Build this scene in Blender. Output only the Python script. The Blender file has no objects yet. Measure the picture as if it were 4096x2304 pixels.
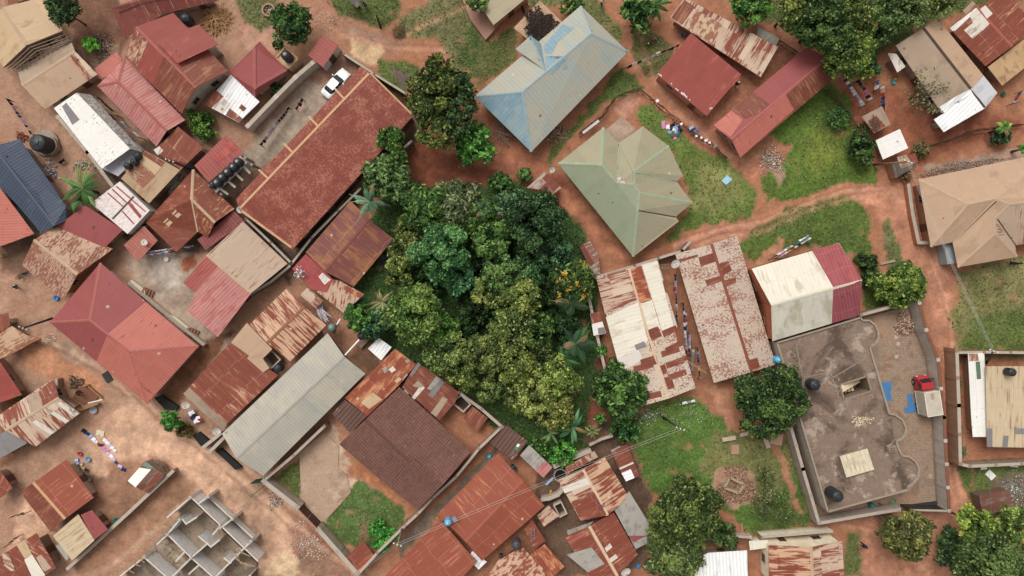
import bpy, bmesh, math, random
import numpy as np
from mathutils import Vector, Matrix
from mathutils.bvhtree import BVHTree
random.seed(7); rng = np.random.default_rng(7)
S = bpy.context.scene; COL = S.collection
K = 0.034; LENS = 24.0; HC = 4096*K*LENS/36.0          # metres per photo pixel on the ground, camera height
TL = {'U': (0, 0, 4096/2576)}
for r, y0 in enumerate((0, 560, 1130, 1704)):
    for c, x0 in enumerate((0, 1000, 2000, 3000)):
        TL['%d%d' % (r, c)] = (x0, y0, 1/2.415 if c < 3 else 1096/2576)
def W(t, x, y, z=0.0):
    x0, y0, s = TL[t]; f = K*(HC-z)/HC
    return Vector(((x0+x*s-2048)*f, (1152-(y0+y*s))*f, z))
def lin(c):
    return c/12.92 if c <= .04045 else ((c+.055)/1.055)**2.4
AL = 0.70
def C(h, f=1.0):
    v = [lin(int(h[i:i+2], 16)/255) for i in (0, 2, 4)]; m = (AL+.28*v[1])*f; v = [x*m for x in v]; v[2] *= .94 if v[1] < .16 else .98; g = .3*v[0]+.55*v[1]+.15*v[2]; q = .12 if v[1] <= v[0] else .06
    return tuple(min(.85, x*(1-q)+g*q) for x in v)+(1.0,)
# ---------------------------------------------------------------- tagging and mesh helpers
def tag(o, label=None, cat=None, group=None, kind=None):
    if label: o['label'] = label
    if cat: o['category'] = cat
    if group: o['group'] = group
    if kind: o['kind'] = kind
    return o
def root(name, loc, label, cat, group=None):
    o = bpy.data.objects.new(name, None); COL.objects.link(o); o.location = loc
    o.empty_display_size = .3
    return tag(o, label, cat, group)
def mk(name, V, F, mat, parent=None, O=(0, 0, 0), uv=None, smooth=False, loc=None):
    """one mesh object; V in world space, O the origin of its thing"""
    me = bpy.data.meshes.new(name); O = Vector(O)
    me.from_pydata([tuple(Vector(v)-O) for v in V], [], F)
    if uv is not None:
        l = me.uv_layers.new(name='UVMap'); l.data.foreach_set('uv', [c for p in uv for c in p])
    for m in (mat if isinstance(mat, (list, tuple)) else [mat]): me.materials.append(m)
    if smooth: me.polygons.foreach_set('use_smooth', [True]*len(me.polygons))
    me.validate()
    o = bpy.data.objects.new(name, me); COL.objects.link(o)
    if parent: o.parent = parent
    else: o.location = O
    return o
class MB:
    def __init__(s): s.V = []; s.F = []
    def add(s, V, F):
        n = len(s.V); s.V += [tuple(v) for v in V]; s.F += [tuple(i+n for i in f) for f in F]
    def box(s, c, sx, sy, sz, rz=0, M=None):
        c = Vector(c); R = M or Matrix.Rotation(rz, 3, 'Z')
        V = [c+R @ Vector((a*sx/2, b*sy/2, d*sz/2)) for a in (-1, 1) for b in (-1, 1) for d in (-1, 1)]
        s.add(V, [(0, 1, 3, 2), (4, 6, 7, 5), (0, 4, 5, 1), (2, 3, 7, 6), (0, 2, 6, 4), (1, 5, 7, 3)])
    def bar(s, a, b, w, h=None):
        a = Vector(a); b = Vector(b); d = b-a
        if d.length < 1e-5: return
        q = d.to_track_quat('X', 'Z').to_matrix()
        s.box((a+b)/2, d.length, w, h or w, M=q)
    def tube(s, pts, rad, n=6, cap=True):
        rings = []
        for i, p in enumerate(pts):
            p = Vector(p); a = Vector(pts[max(i-1, 0)]); b = Vector(pts[min(i+1, len(pts)-1)])
            q = (b-a).to_track_quat('Z', 'Y').to_matrix(); r = rad[i] if isinstance(rad, (list, tuple)) else rad
            rings.append([p+q @ Vector((math.cos(2*math.pi*k/n)*r, math.sin(2*math.pi*k/n)*r, 0)) for k in range(n)])
        V = [v for g in rings for v in g]
        F = [(i*n+k, i*n+(k+1) % n, (i+1)*n+(k+1) % n, (i+1)*n+k) for i in range(len(pts)-1) for k in range(n)]
        if cap: F += [tuple(range(n))[::-1], tuple(range((len(pts)-1)*n, len(pts)*n))]
        s.add(V, F)
    def lathe(s, c, prof, n=24):
        c = Vector(c); V = []; m = len(prof)
        for r, z in prof: V += [c+Vector((math.cos(2*math.pi*k/n)*r, math.sin(2*math.pi*k/n)*r, z)) for k in range(n)]
        F = [(i*n+k, i*n+(k+1) % n, (i+1)*n+(k+1) % n, (i+1)*n+k) for i in range(m-1) for k in range(n)]
        F += [tuple(range((m-1)*n, m*n)), tuple(range(n))[::-1]]
        s.add(V, F)
    def prism(s, pts, z0, z1):
        n = len(pts); a = sum(pts[i][0]*pts[(i+1) % n][1]-pts[(i+1) % n][0]*pts[i][1] for i in range(n))
        if a < 0: pts = pts[::-1]
        V = [(p[0], p[1], z0) for p in pts]+[(p[0], p[1], z1) for p in pts]
        s.add(V, [tuple(range(n))[::-1], tuple(range(n, 2*n))]+[(i, (i+1) % n, (i+1) % n+n, i+n) for i in range(n)])
    def rock(s, c, r):
        c = Vector(c); V = []
        for d in ((1, 0, 0), (-1, 0, 0), (0, 1, 0), (0, -1, 0), (0, 0, 1), (0, 0, -1)):
            V.append(c+Vector(d)*r*random.uniform(.6, 1.2)+Vector([random.uniform(-.25, .25)*r for _ in range(3)]))
        s.add(V, [(0, 2, 4), (2, 1, 4), (1, 3, 4), (3, 0, 4), (2, 0, 5), (1, 2, 5), (3, 1, 5), (0, 3, 5)])
    def build(s, name, mat, parent=None, O=(0, 0, 0), smooth=False):
        return mk(name, s.V, s.F, mat, parent, O, smooth=smooth)
def one(mb, name, mat, label, cat, group=None, smooth=False):
    """a thing that is a single mesh, origin at the base of its middle"""
    xs = [v[0] for v in mb.V]; ys = [v[1] for v in mb.V]; zs = [v[2] for v in mb.V]
    o = mb.build(name, mat, None, ((min(xs)+max(xs))/2, (min(ys)+max(ys))/2, min(zs)), smooth)
    return tag(o, label, cat, group)
def deep_copy(src, loc, rz, label, group=None):
    r = src.copy(); COL.objects.link(r); r.location = loc; r.rotation_euler = (0, 0, rz); r['label'] = label
    if group: r['group'] = group
    for ch in list(src.children):
        c = ch.copy(); COL.objects.link(c); c.parent = r
        for g in list(ch.children):
            d = g.copy(); COL.objects.link(d); d.parent = c
    return r
# ---------------------------------------------------------------- materials
class N:
    def __init__(s, name):
        s.m = bpy.data.materials.new(name); s.m.use_nodes = True; s.t = s.m.node_tree
        s.b = s.t.nodes['Principled BSDF']; s.b.inputs['Roughness'].default_value = .75
        s.b.inputs['Specular IOR Level'].default_value = .25
    def n(s, typ, **kw):
        o = s.t.nodes.new(typ)
        for k, v in kw.items():
            if hasattr(o, k): setattr(o, k, v)
        return o
    def L(s, a, b): s.t.links.new(a, b)
    def set(s, sock, v):
        if isinstance(v, (int, float)): sock.default_value = v
        elif isinstance(v, tuple): sock.default_value = v[:len(sock.default_value)]
        else: s.L(v, sock)
    def math(s, op, a, b=0.0, c=0.0, clamp=False):
        o = s.n('ShaderNodeMath', operation=op); o.use_clamp = clamp
        s.set(o.inputs[0], a); s.set(o.inputs[1], b); s.set(o.inputs[2], c); return o.outputs[0]
    def mix(s, f, a, b, mode='MIX'):
        o = s.n('ShaderNodeMix', data_type='RGBA', blend_type=mode)
        s.set(o.inputs[0], f); s.set(o.inputs[6], a); s.set(o.inputs[7], b); return o.outputs[2]
    def vec(s, x, y, z=0.0):
        o = s.n('ShaderNodeCombineXYZ'); s.set(o.inputs[0], x); s.set(o.inputs[1], y); s.set(o.inputs[2], z); return o.outputs[0]
    def noise(s, v, scale=1, detail=4, rough=.6, dist=0):
        o = s.n('ShaderNodeTexNoise'); s.set(o.inputs['Vector'], v); o.inputs['Scale'].default_value = scale
        o.inputs['Detail'].default_value = detail; o.inputs['Roughness'].default_value = rough
        o.inputs['Distortion'].default_value = dist; return o.outputs['Fac']
    def step(s, v, a, b):
        o = s.n('ShaderNodeMapRange', interpolation_type='SMOOTHSTEP'); s.set(o.inputs[0], v)
        o.inputs[1].default_value = a; o.inputs[2].default_value = b; return o.outputs[0]
    def white(s, v):
        o = s.n('ShaderNodeTexWhiteNoise', noise_dimensions='3D'); s.set(o.inputs[0], v); return o.outputs[0]
    def mul(s, col, f):
        """scale a colour by a value"""
        o = s.n('ShaderNodeVectorMath', operation='SCALE'); s.set(o.inputs[0], col); s.set(o.inputs['Scale'], f); return o.outputs[0]
    def out(s, col, bump=None, strength=.3, dist=.05, rough=None):
        s.set(s.b.inputs['Base Color'], col)
        if rough is not None: s.set(s.b.inputs['Roughness'], rough)
        if bump is not None:
            o = s.n('ShaderNodeBump'); o.inputs['Strength'].default_value = strength; o.inputs['Distance'].default_value = dist
            s.set(o.inputs['Height'], bump); s.L(o.outputs[0], s.b.inputs['Normal'])
        return s.m
_c = {}
def plain(h, rough=.7, metal=0, f=1.0, spec=.25):
    """everyday surface with soft mottling and grime"""
    k = ('p', h, rough, metal, f)
    if k in _c: return _c[k]
    n = N('surface_'+h); g = n.n('ShaderNodeNewGeometry').outputs['Position']
    a = n.noise(g, 1.3, 4, .65); b = n.noise(g, 9, 3, .6)
    v = n.math('ADD', n.math('MULTIPLY_ADD', a, .45, .62), n.math('MULTIPLY', b, .3))
    n.b.inputs['Metallic'].default_value = metal; n.b.inputs['Specular IOR Level'].default_value = spec
    _c[k] = n.out(n.mul(C(h, f), v), b, .15, .02, rough); return _c[k]
def wallmat(h, block=False):
    k = ('w', h, block)
    if k in _c: return _c[k]
    n = N('wall_'+h); g = n.n('ShaderNodeNewGeometry').outputs['Position']
    sp = n.n('ShaderNodeSeparateXYZ'); n.L(g, sp.inputs[0])
    st = n.noise(n.vec(n.math('MULTIPLY', sp.outputs[0], 2.2), n.math('MULTIPLY', sp.outputs[1], 2.2), n.math('MULTIPLY', sp.outputs[2], .5)), 1, 5, .7)
    a = n.noise(g, .9, 5, .65)
    low = n.step(sp.outputs[2], .9, 0.0)
    col = n.mul(C(h), n.math('ADD', n.math('MULTIPLY_ADD', st, .8, .5), n.math('MULTIPLY', a, .75)))
    col = n.mix(n.math('MULTIPLY', low, .55), col, C('9a6046'))
    bump = a
    if block:
        xy = n.math('MULTIPLY', sp.outputs[0], 1.35)
        br = n.n('ShaderNodeTexBrick'); n.L(n.vec(xy, sp.outputs[2]), br.inputs[0])
        br.inputs['Scale'].default_value = 1; br.inputs['Brick Width'].default_value = .45; br.inputs['Row Height'].default_value = .22
        br.inputs['Mortar Size'].default_value = .03; br.inputs['Mortar'].default_value = C(h, 1.5); br.inputs['Color1'].default_value = C(h, .7); br.inputs['Color2'].default_value = C(h, 1.1)
        col = n.mix(.8, col, br.outputs[0])
    _c[k] = n.out(col, bump, .3, .03, .9); return _c[k]
def roofmat(base, c2='8a4a38', amt=.3, su=5., sv=.5, cells=0., cvar=.12, corr=.1, pitch=.26, seam=.3, sheet=(.8, 2.6), big=.3, rough=.6, c3=None, soft=.1):
    """sheet roofing: corrugation, overlapping sheets, seams, wear and rust running down the slope. UV in metres, v up the slope"""
    k = ('r', base, c2, amt, su, sv, cells, cvar, corr, pitch, seam, sheet, big, rough, c3, soft)
    if k in _c: return _c[k]
    n = N('roofing_'+base); uvn = n.n('ShaderNodeUVMap'); uvn.uv_map = 'UVMap'
    sp = n.n('ShaderNodeSeparateXYZ'); n.L(uvn.outputs[0], sp.inputs[0]); u, v = sp.outputs[0], sp.outputs[1]
    cu = n.math('FLOOR', n.math('DIVIDE', u, sheet[0]))
    off = n.white(n.vec(cu, 3.7, .5)); vv = n.math('ADD', n.math('DIVIDE', v, sheet[1]), n.math('MULTIPLY', off, .12))
    cv = n.math('FLOOR', vv); w1 = n.white(n.vec(cu, cv, 1.5)); w2 = n.white(n.vec(cu, cv, 8.5))
    col = C(base)
    bn = n.noise(n.vec(n.math('MULTIPLY', u, .35), n.math('MULTIPLY', v, .22), 2.), 1, 4, .6)
    fine = n.noise(n.vec(n.math('MULTIPLY', u, 3.0), n.math('MULTIPLY', v, 1.2), 5.), 1, 5, .7)
    if c3: col = n.mix(n.step(bn, .42, .62), C(base), C(c3))
    if cells > 0: col = n.mix(n.step(w2, cells+.01, cells-.01), col, C(c2))
    rn = n.noise(n.vec(n.math('MULTIPLY', u, su), n.math('MULTIPLY', v, sv), w2 if cells > 0 else 0.), 1, 6, .62, .3)
    thr = n.math('MULTIPLY_ADD', bn, .5, n.math('MULTIPLY_ADD', w1, .1, rn))
    lim = 1.02-amt*.5
    col = n.mix(n.math('MULTIPLY', n.step(thr, lim-soft, lim+soft), .82), col, C(c2))
    vo = n.n('ShaderNodeTexVoronoi'); n.L(uvn.outputs[0], vo.inputs['Vector']); vo.inputs['Scale'].default_value = .75
    wv = n.white(vo.outputs['Position']); rad = n.math('MULTIPLY', n.math('FRACT', n.math('MULTIPLY', wv, 7.3)), .16)
    spot = n.math('MULTIPLY', n.math('LESS_THAN', vo.outputs['Distance'], rad), n.math('GREATER_THAN', wv, .62))
    col = n.mix(n.math('MULTIPLY', spot, .6), col, n.mix(n.math('GREATER_THAN', wv, .84), C('4a3028'), C('d8c4b0')))
    st2 = n.noise(n.vec(n.math('MULTIPLY', u, 1.4), n.math('MULTIPLY', v, .12), 7.), 1, 5, .7)
    col = n.mix(n.math('MULTIPLY', n.step(st2, .56, .74), .26), col, n.mul(col, .55))
    f = n.math('ADD', n.math('MULTIPLY_ADD', bn, big*1.4, 1-big*.7-.09), n.math('MULTIPLY', fine, .18))
    f = n.math('MULTIPLY', f, n.math('MULTIPLY_ADD', w1, cvar, 1-cvar/2))
    wav = n.math('SINE', n.math('MULTIPLY', u, 2*math.pi/pitch))
    f = n.math('MULTIPLY', f, n.math('MULTIPLY_ADD', wav, corr, 1.0))
    fr = n.math('FRACT', vv); sm = n.step(n.math('ABSOLUTE', n.math('SUBTRACT', fr, .5)), .485, .5)
    fu = n.math('FRACT', n.math('DIVIDE', u, sheet[0])); su_ = n.step(n.math('ABSOLUTE', n.math('SUBTRACT', fu, .5)), .46, .5)
    sl = n.math('MULTIPLY', n.math('MAXIMUM', n.math('MULTIPLY', su_, n.step(n.noise(n.vec(n.math('MULTIPLY', cu, 5.3), n.math('MULTIPLY', v, .5), 9.), 1, 3), .45, .6)), n.math('MULTIPLY', sm, .7)), abs(seam))
    col = n.mix(sl, n.mul(col, f), C('e6c9ac') if seam > 0 else C('3a2c28'))
    _c[k] = n.out(col, n.math('ADD', n.math('MULTIPLY', wav, min(1, corr*7)), n.math('MULTIPLY', fine, .8)), .3, .03, n.math('MULTIPLY_ADD', fine, .3, rough-.15)); return _c[k]
def tilemat(base, c2):
    n = N('tiles_'+base); uvn = n.n('ShaderNodeUVMap'); uvn.uv_map = 'UVMap'
    sp = n.n('ShaderNodeSeparateXYZ'); n.L(uvn.outputs[0], sp.inputs[0]); u, v = sp.outputs[0], sp.outputs[1]
    fr = n.math('FRACT', n.math('DIVIDE', v, .42)); cu = n.math('FLOOR', n.math('DIVIDE', u, .33)); cv = n.math('FLOOR', n.math('DIVIDE', v, .42))
    w = n.white(n.vec(cu, cv, 1.)); w2 = n.white(n.vec(cu, cv, 5.))
    bn = n.noise(uvn.outputs[0], .25, 4)
    f = n.math('MULTIPLY', n.math('MULTIPLY_ADD', w, .25, .78), n.math('MULTIPLY_ADD', fr, .3, .82))
    f = n.math('MULTIPLY', f, n.math('MULTIPLY_ADD', bn, .6, .72))
    fl = n.math('GREATER_THAN', n.noise(n.vec(n.math('MULTIPLY', u, 5.), n.math('MULTIPLY', v, .9)), 1, 3), .69)
    col = n.mix(n.math('MULTIPLY', fl, .55), n.mul(C(base), f), C(c2))
    wav = n.math('SINE', n.math('MULTIPLY', u, 2*math.pi/.33))
    return n.out(n.mul(col, n.math('MULTIPLY_ADD', wav, .12, 1.)), n.math('ADD', fr, wav), .5, .05, .8)
def slabmat(base, dark, pale):
    n = N('concrete_'+base); g = n.n('ShaderNodeNewGeometry').outputs['Position']
    a = n.noise(g, .16, 7, .62, .6); b = n.noise(g, .45, 7, .7, .3); c = n.noise(g, 3.5, 5, .7)
    col = n.mix(n.math('MULTIPLY', n.step(a, .46, .6), .9), C(base), C(dark))
    col = n.mix(n.math('MULTIPLY', n.step(b, .53, .63), .85), col, C(pale))
    d = n.noise(g, 1.1, 8, .75, 1.2); col = n.mix(n.math('MULTIPLY', n.step(d, .58, .66), .5), col, C(pale)); col = n.mix(n.math('MULTIPLY', n.step(d, .42, .34), .5), col, C(dark, .7))
    return n.out(n.mul(col, n.math('MULTIPLY_ADD', c, .8, .6)), c, .3, .04, .9)
def leafmat():
    n = N('foliage'); at = n.n('ShaderNodeVertexColor'); at.layer_name = 'Col'
    n.b.inputs['Roughness'].default_value = .55; n.b.inputs['Specular IOR Level'].default_value = .3
    n.L(at.outputs[0], n.b.inputs['Base Color'])
    tr = n.n('ShaderNodeBsdfTranslucent'); n.L(at.outputs[0], tr.inputs[0])
    mx = n.n('ShaderNodeMixShader'); mx.inputs[0].default_value = .25
    n.L(n.b.outputs[0], mx.inputs[1]); n.L(tr.outputs[0], mx.inputs[2])
    n.L(mx.outputs[0], n.t.nodes['Material Output'].inputs[0]); return n.m
LEAF = leafmat()
BARK = plain('6e5a48', .9)
TIMBER = plain('b08f6c', .85)
DARKWOOD = plain('5c4636', .9)
GLASS = plain('2a3036', .15, 0, 1, .6)
STEEL = plain('9a9a98', .4, .4)
CREAM = plain('d0a074', .7)
WHITE = plain('ece8e4', .6)
# ---------------------------------------------------------------- noise in numpy (ground masks)
def vnoise(X, Y, sc, seed=0):
    r = np.random.default_rng(seed); T = r.random((256, 256)); x = X/sc; y = Y/sc
    i = np.floor(x).astype(int); j = np.floor(y).astype(int); fx = x-i; fy = y-j
    fx = fx*fx*(3-2*fx); fy = fy*fy*(3-2*fy); g = lambda a, b: T[a % 256, b % 256]
    return (g(i, j)*(1-fx)+g(i+1, j)*fx)*(1-fy)+(g(i, j+1)*(1-fx)+g(i+1, j+1)*fx)*fy
def fbm(X, Y, sc, seed=0, o=4):
    t = 0; a = 1; s = 0
    for k in range(o): t = t+a*vnoise(X+17*k, Y-11*k, sc/2**k, seed+k); s += a; a *= .55
    return t/s
def sdist(P, X, Y):
    """distance inside (+) / outside (-) a polygon"""
    d = np.full(X.shape, 1e9); ins = np.zeros(X.shape, bool); n = len(P)
    for i in range(n):
        ax, ay = P[i]; bx, by = P[(i+1) % n]; ex, ey = bx-ax, by-ay; L2 = ex*ex+ey*ey+1e-9
        t = np.clip(((X-ax)*ex+(Y-ay)*ey)/L2, 0, 1); d = np.minimum(d, np.hypot(X-ax-t*ex, Y-ay-t*ey))
        c = ((ay > Y) != (by > Y)); xi = ex*(Y-ay)/(by-ay+1e-12)+ax; ins ^= (c & (X < xi))
    return np.where(ins, d, -d)
# ---------------------------------------------------------------- houses
def basis(P):
    """u along the eave, v up the slope, n up"""
    n = Vector((0, 0, 0))
    for i in range(len(P)):
        a, b = P[i], P[(i+1) % len(P)]
        n += Vector(((a.y-b.y)*(a.z+b.z), (a.z-b.z)*(a.x+b.x), (a.x-b.x)*(a.y+b.y)))
    n.normalize()
    if n.z < 0: n = -n
    if n.z > .9995: u = (P[1]-P[0]); u.z = 0; u.normalize()
    else: u = Vector((-n.y, n.x, 0)).normalized()
    return u, n.cross(u), n
HS = .80
def G(t, a, r, b, he, hr):
    """gable: eave a (2 points), ridge r, eave b; pixel points"""
    he *= HS; hr *= HS
    V = [W(t, *a[0], he), W(t, *a[1], he), W(t, *r[0], hr), W(t, *r[1], hr), W(t, *b[0], he), W(t, *b[1], he)]
    return V, [(0, 1, 3, 2), (2, 3, 5, 4)]
def M(t, pts, h):
    """one plane; h a number or one height per corner"""
    hs = h if isinstance(h, (list, tuple)) else [h]*len(pts)
    return [W(t, p[0], p[1], z*HS) for p, z in zip(pts, hs)], [tuple(range(len(pts)))]
def X(t, pts, faces):
    return [W(t, p[0], p[1], p[2]*HS) for p in pts], faces
def roof_mesh(root_, O, V, F, mats, name='roof', thick=.07, cap=None, valley=None):
    VV = []; FF = []; UV = []; MI = []; mats = list(mats) if isinstance(mats, (list, tuple)) else [mats]
    base = []; edge = {}
    for f in F:
        P = [V[i] for i in f]; u, v, n = basis(P)
        nz = sum((P[i].x*P[(i+1) % len(P)].y-P[(i+1) % len(P)].x*P[i].y) for i in range(len(P)))
        f = tuple(f) if nz > 0 else tuple(f)[::-1]; base.append((f, u, v, n))
        for i in range(len(f)): edge[(f[i], f[(i+1) % len(f)])] = len(base)-1
    n0 = len(V); VV = list(V)+[p-Vector((0, 0, thick)) for p in V]
    for k, (f, u, v, n) in enumerate(base):
        FF.append(f); UV += [(VV[i].dot(u), VV[i].dot(v)) for i in f]; MI.append(min(k, len(mats)-1))
        g = tuple(i+n0 for i in f)[::-1]; FF.append(g); UV += [(VV[i].dot(u), VV[i].dot(v)) for i in g]; MI.append(min(k, len(mats)-1))
    bnd = [(a, b, k) for (a, b), k in edge.items() if (b, a) not in edge]
    for a, b, k in bnd:
        g = (b, a, a+n0, b+n0); FF.append(g); UV += [(0, 0), (.1, 0), (.1, .1), (0, .1)]; MI.append(min(k, len(mats)-1))
    o = mk(name, VV, FF, mats, root_, O, UV); o.data.polygons.foreach_set('material_index', MI)
    if cap or valley:
        cm = MB(); vm = MB()
        for (a, b), k in edge.items():
            if (b, a) in edge and a < b:
                k2 = edge[(b, a)]; n1, n2 = base[k][3], base[k2][3]
                c1 = sum((V[i] for i in base[k][0]), Vector())/len(base[k][0]); c2 = sum((V[i] for i in base[k2][0]), Vector())/len(base[k2][0])
                A, B = V[a], V[b]; conv = n1.dot(c2-A) < -.02
                d = (B-A).normalized(); s1 = n1.cross(d); s2 = n2.cross(d)
                if s1.dot(c1-A) < 0: s1 = -s1
                if s2.dot(c2-A) < 0: s2 = -s2
                up = (n1+n2).normalized()*.035; w = .2 if conv else .11
                mb = cm if conv else vm
                if abs(n1.dot(c2-A)) > .02:
                    mb.add([A+up, B+up, B+s1*w+up*.8, A+s1*w+up*.8, B+s2*w+up*.8, A+s2*w+up*.8], [(0, 1, 2, 3), (1, 0, 5, 4)])
        if cm.V and cap: cm.build('ridge_cap', cap, o, O)
        if vm.V and valley: vm.build('valley_gutter', valley, o, O)
    loop = {a: b for a, b, k in bnd}; L = []
    if loop:
        s = next(iter(loop)); i = s
        for _ in range(len(loop)+1):
            L.append(i); i = loop.get(i)
            if i is None or i == s: break
    return o, [V[i] for i in L], base
def inset(L, d):
    n = len(L); R = []
    for i in range(n):
        p, a, b = L[i], L[i-1], L[(i+1) % n]
        e1 = Vector((p.x-a.x, p.y-a.y)); e2 = Vector((b.x-p.x, b.y-p.y))
        if e1.length < 1e-6 or e2.length < 1e-6: R.append(p.copy()); continue
        e1.normalize(); e2.normalize(); n1 = Vector((-e1.y, e1.x)); n2 = Vector((-e2.y, e2.x)); m = n1+n2
        if m.length < .2: m = n1
        m = m/max(m.dot(n1), .35); R.append(Vector((p.x+m.x*d, p.y+m.y*d, p.z)))
    return R
def walls(root_, O, L, mat, d=.7, openings=True, floor=0.0, drop=.09, frame=None):
    R = inset(L, d); n = len(R); mb = MB(); V = []
    for p in R: V += [(p.x, p.y, floor-.05), (p.x, p.y, max(floor+.1, p.z-drop))]
    mb.add(V, [(2*i, 2*((i+1) % n), 2*((i+1) % n)+1, 2*i+1) for i in range(n)])
    w = mb.build('wall', mat, root_, O)
    if openings:
        frame = frame or plain('8f8174', .6)
        segs = []
        for i in range(n):
            a, b = R[i], R[(i+1) % n]; e = Vector((b.x-a.x, b.y-a.y)); ln = e.length
            if ln < 1.8: continue
            e.normalize(); nm = Vector((e.y, -e.x)); mid = Vector(((a.x+b.x)/2, (a.y+b.y)/2))
            if nm.dot(-mid) <= 0 or min(a.z, b.z)-floor < 1.95: continue
            segs.append((ln, a, b, e, nm))
        segs.sort(key=lambda s: -s[0])
        for si, (ln, a, b, e, nm) in enumerate(segs):
            k = max(1, int(ln/3.2)); rz = math.atan2(e.y, e.x); hh = min(a.z, b.z)-floor
            for j in range(min(k, 5)):
                t = (j+.5)/min(k, 5); x = a.x+(b.x-a.x)*t; y = a.y+(b.y-a.y)*t
                door = (si == 0 and j == k//2)
                wd, z0, z1 = (.95, .02, 2.0) if door else (1.1, 1.0, min(2.0, hh-.25))
                c = Vector((x+nm.x*.03, y+nm.y*.03, floor+(z0+z1)/2)); q = MB()
                if door:
                    q.box(c, wd, .1, z1-z0, rz); dd = q.build('door', plain('6b4436', .6), root_, O)
                    q = MB(); q.box(c+Vector((e.x*.33+nm.x*.07, e.y*.33+nm.y*.07, 0)), .12, .05, .05, rz); q.build('handle', STEEL, dd, O)
                else:
                    for s_ in (-1, 1):
                        q.box(c+Vector((e.x, e.y, 0))*s_*(wd/2-.04), .08, .12, z1-z0, rz)
                        q.box(c+Vector((0, 0, s_*((z1-z0)/2+.04))), wd+.06, .12, .08, rz)
                    q.box(c, .05, .1, z1-z0, rz)
                    f = q.build('window', frame, root_, O)
                    q = MB(); q.box(c, wd-.16, .06, z1-z0, rz); q.build('pane', GLASS, f, O)
    return w
def patch(root_, O, face, t, pts, mat, lift=.035, roof=None):
    """an odd roofing sheet: pixel outline traced down on to the roof and laid just above it"""
    f, u, v, n = face; cam = Vector((0, 0, HC)); bm = bmesh.new(); P = [W(t, p[0], p[1], 0) for p in pts]
    a = sum(P[i].x*P[(i+1) % len(P)].y-P[(i+1) % len(P)].x*P[i].y for i in range(len(P)))
    if a < 0: P = P[::-1]
    fc = bm.faces.new([bm.verts.new(p) for p in P]); bmesh.ops.triangulate(bm, faces=[fc])
    for _ in range(2):
        L = [e for e in bm.edges if e.calc_length() > .8]
        if L: bmesh.ops.subdivide_edges(bm, edges=L, cuts=min(4, max(1, int(max(e.calc_length() for e in L)/2))), use_grid_fill=True); bmesh.ops.triangulate(bm, faces=bm.faces[:])
    tree_, A = roof; VV = []
    for q in bm.verts:
        d = (q.co-cam).normalized(); h, hn, _i, _d = tree_.ray_cast(cam, d)
        if h is None or h.z < .5:
            k = (A-cam).dot(n)/d.dot(n); h = cam+d*k; hn = n
        if hn.z < 0: hn = -hn
        VV.append(h+(hn if hn.z > .6 else n)*lift)
    bm.verts.index_update(); F = [tuple(q.index for q in g.verts) for g in bm.faces]; bm.free()
    UV = [(VV[i].dot(u), VV[i].dot(v)) for g in F for i in g]
    return mk('roof_sheet', VV, F, mat, root_, O, UV)
def house(label, t, roofs, wall='b89a84', name='house', cat='house', group=None, inset_=.7, openings=True, caps=None, valley=None, patches=(), floor=0.0, block=False, thick=.07):
    """roofs: [(V,F), material(s)]; patches: (roof index, face index, pixel outline, material)"""
    allV = [v for (V, F), m in roofs for v in V]
    O = Vector(((min(v.x for v in allV)+max(v.x for v in allV))/2, (min(v.y for v in allV)+max(v.y for v in allV))/2, 0))
    r = root(name, O, label, cat, group); done = []
    for (V, F), m in roofs:
        o, L, base = roof_mesh(r, O, V, F, m, cap=caps, valley=valley, thick=thick); me = o.data; me.calc_loop_triangles(); vv = [q.co+O for q in me.vertices]
        done.append((o, V, base, BVHTree.FromPolygons(vv, [tuple(q.vertices) for q in me.loop_triangles])))
        if wall: walls(r, O, L, wallmat(wall, block), inset_, openings, floor)
    for k, pt in enumerate(patches):
        ri, fi, pts, m = pt[:4]; o, V, base, bv = done[ri]
        patch(o, O, base[fi], t, pts, m, .03+.004*(k % 7), (bv, V[base[fi][0][0]]))
    return r
def boundary(label, t, pts, h=2.0, mat=None, th=.2, name='boundary_wall', cat='wall', top=True, piers=True, cope=None, hpix=None):
    """a free-standing wall along pixel points given at its top"""
    P = [W(t, x, y, h) for x, y in pts]; mat = mat or wallmat('a8988a')
    xs = [p.x for p in P]; ys = [p.y for p in P]; O = Vector(((min(xs)+max(xs))/2, (min(ys)+max(ys))/2, 0))
    r = root(name, O, label, cat); q = MB(); c = MB(); pr = MB()
    for i, (a, b) in enumerate(zip(P[:-1], P[1:])):
        d = (b-a); L = d.length; d.normalize(); e = .0 if i == 0 else th*.25; m = (a+b)/2; rz = math.atan2(d.y, d.x)
        q.box((m.x, m.y, h/2-.03), L+th*.4, th*(1 if i % 2 else .985), h, rz)
        c.box((m.x, m.y, h+.0+.004*(i % 2)), L+th*.8, th+.09, .07, rz)
        k = int(L/3.0)
        for j in range(k+1):
            s = j/max(k, 1); pr.box((a.x+(b.x-a.x)*s, a.y+(b.y-a.y)*s, (h+.05)/2), th+.14, th+.14, h+.05+.004*(j % 2), rz)
    q.build('wall', mat, r, O)
    if top: c.build('coping', cope or plain('b9aa9c', .9), r, O)
    if piers: pr.build('pier', mat, r, O)
    return r
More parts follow.
